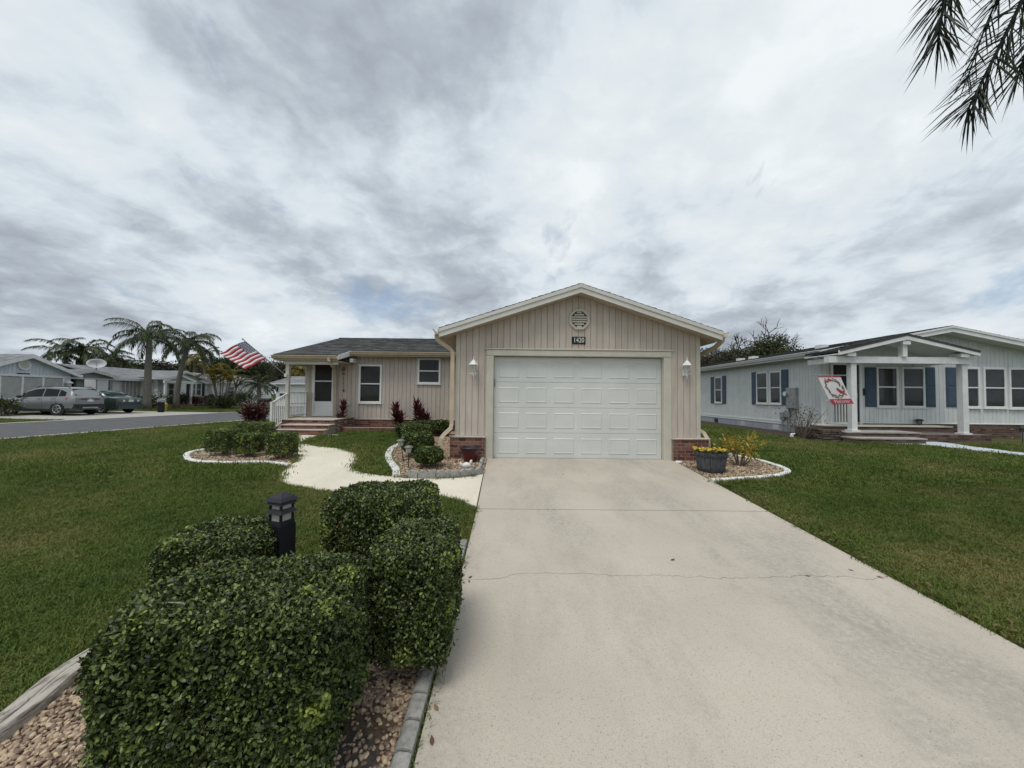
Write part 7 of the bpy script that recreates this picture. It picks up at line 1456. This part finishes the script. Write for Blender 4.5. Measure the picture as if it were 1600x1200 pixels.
def tuft(seed, nb, h, rad, w):
    r = random.Random(seed); mb = MB()
    for _ in range(nb):
        x, y = r.gauss(0, rad), r.gauss(0, rad); th = r.uniform(0, 6.28); c_, s_ = math.cos(th), math.sin(th); l_ = h*r.uniform(0.55, 1.15); ln = r.uniform(0.25, 1.0)*l_; ww = w*r.uniform(0.7, 1.2)
        mb.add([(x-s_*ww/2, y+c_*ww/2, -0.005), (x+s_*ww/2, y-c_*ww/2, -0.005), (x+c_*ln*0.4+s_*ww/2, y+s_*ln*0.4-c_*ww/2, l_*0.62), (x+c_*ln*0.4-s_*ww/2, y+s_*ln*0.4+c_*ww/2, l_*0.62), (x+c_*ln, y+s_*ln, l_*0.85)], [(0, 1, 2, 3), (3, 2, 4)])
    return mb
TN = [proto('tuft', tuft(s, 16, 0.050, 0.030, 0.0042), 'grass_blade') for s in range(4)]
TF = [proto('tuft', tuft(s+10, 22, 0.058, 0.075, 0.010), 'grass_blade') for s in range(4)]
def allowed(x, y):
    ok = ~((x > DX0-0.02) & (x < DX1+0.02) & (y < 8.4)); near = (y < 16)
    for poly in (WALK, BED1, BED2, BED3, BED4, BED5, PATHR, DRV_A): ok &= ~inpoly(x, y, poly)
    ok &= ~((x > RF(y)-0.55) & (x < RN(y)+0.47)); ok &= ~((x > -1.3) & (x < 4.2) & (y > 8.2)); ok &= ~((x > -7.75) & (x < 4) & (y > 13.25)); ok &= ~((x > -7.8) & (x < -5.4) & (y > 11.88))
    ok &= ~((x > 9.6) & (y > 11.33)); ok &= ~((x > -0.62) & (x < DX0) & (y > 5.3) & (y < 8.4)); return ok
def pts_in(y0, y1, dens, marg=1.5, xm=24):
    x1_ = min(1.36*y1+marg+2, 45); n = int(2*x1_*(y1-y0)*dens); x = rng.uniform(-x1_, x1_, n); y = rng.uniform(y0, y1, n)
    k = (np.abs(x) < 1.36*y+marg+1) & (x < xm); x, y = x[k], y[k]; k = allowed(x, y); return x[k], y[k]
def lay(name, bands, protos, smin, smax, lab):
    X_, Y_ = [], []
    for (a, b, dn) in bands: x, y = pts_in(a, b, dn); X_.append(x); Y_.append(y)
    x, y = np.concatenate(X_), np.concatenate(Y_); n = len(x); p = np.stack([x, y, g(x, y)], 1); r3 = np.stack([rng.normal(0, .15, n), rng.normal(0, .15, n), rng.uniform(0, 6.28, n)], 1)
    return scatter(name, p, r3, rng.uniform(smin, smax, n), protos, (lab, 'grass')), n
_, n1 = lay('lawn_grass', [(0.8, 4.0, 1500), (4.0, 6.5, 900)], TN, 0.75, 1.2, 'short mown green grass beside the driveway and front bed')
_, n2 = lay('lawn_grass', [(6.5, 11.0, 330), (11.0, 19.0, 130), (19.0, 38.0, 45)], TF, 0.8, 1.25, 'mown green grass of the lawns around the houses and road')
def pebble(seed):
    r = np.random.default_rng(seed); bm = bmesh.new(); bmesh.ops.create_icosphere(bm, subdivisions=2, radius=1); s = np.array([1, r.uniform(0.65, 0.95), r.uniform(0.42, 0.65)])
    for v in bm.verts:
        c_ = np.array(v.co); k = 1+0.12*math.sin(3*c_[0]+seed)+0.1*math.sin(4*c_[1]+2*seed)+0.06*math.sin(5*c_[2]); v.co = Vector((c_*s*k).tolist())
    me = bpy.data.meshes.new('pebble'); bm.to_mesh(me); bm.free(); me.materials.append(MATS['pebble']); me.polygons.foreach_set('use_smooth', [True]*len(me.polygons)); return bpy.data.objects.new('pebble', me)
PB = [pebble(s) for s in range(6)]
def pebbles(name, lab, poly, dens, rad, hole=None):
    xs_, ys_ = [p[0] for p in poly], [p[1] for p in poly]; n = int((max(xs_)-min(xs_))*(max(ys_)-min(ys_))*dens); x = rng.uniform(min(xs_), max(xs_), n); y = rng.uniform(min(ys_), max(ys_), n); k = inpoly(x, y, poly)
    if hole is not None: k &= ~hole(x, y)
    x, y = x[k], y[k]; n = len(x); p = np.stack([x, y, g(x, y)+0.008+rad*rng.uniform(0.1, 0.7, n)], 1); return scatter(name, p, np.stack([rng.normal(0, .35, n), rng.normal(0, .35, n), rng.uniform(0, 6.28, n)], 1), rad*rng.uniform(0.55, 1.35, n), PB, (lab, 'pebbles'))
bare = lambda x, y: ((x > -0.98) & (x < -0.55) & (y > 1.62) & (y < 2.12) & (rng.random(x.shape) < 0.80-0.6*(np.abs(x+0.77) > 0.15)))
pebbles('pebbles', 'tan river pebbles around the big clipped shrubs by the driveway', BED1, 4300, 0.0138, bare); pebbles('pebbles', 'tan pebbles around the box-cut hedge shrubs', BED2, 1100, 0.022); pebbles('pebbles', 'tan pebbles in the bed beside the garage', BED3, 1100, 0.022); pebbles('pebbles', 'tan pebbles around the barrel planter', BED4, 1300, 0.020)
struct(sheet('weed_fabric', [(-0.98, 1.2), (-0.60, 1.2), (-0.64, 1.55), (-0.58, 1.8), (-0.66, 1.98), (-0.78, 2.02), (-0.90, 1.92), (-0.96, 1.7)], 0.013, 'fabric_black', skirt=0.0))
LP = [proto('litter', MB().add([(a*k, b*k, c*k+0.004) for a, b, c in ((-0.03, 0, 0.0), (-0.008, 0.013, 0.008), (0.014, 0.012, 0.004), (0.034, 0, 0.014), (0.014, -0.012, 0.006), (-0.008, -0.013, 0.004))], [(0, 3, 2, 1), (0, 5, 4, 3)]), 'dry_leaf') for k in (0.45, 0.65, 0.9)]
n = 900; y = rng.uniform(1.5, 8.0, n); x = np.where(rng.random(n) < 0.72, DX1+0.02+np.abs(rng.exponential(0.22, n)), DX0-0.03-np.abs(rng.exponential(0.10, n))); k = ~((x < DX0) & ((y < 4.5) | (y > 5.2))); x, y = x[k], y[k]; n = len(x)
scatter('leaf_litter', np.stack([x, y, g(x, y)+rng.uniform(0.004, 0.04, n)], 1), np.stack([rng.normal(0, .4, n), rng.normal(0, .4, n), rng.uniform(0, 6.28, n)], 1), rng.uniform(0.6, 1.2, n), LP, ('scattered brown leaf litter along the driveway edges', 'leaf litter'))
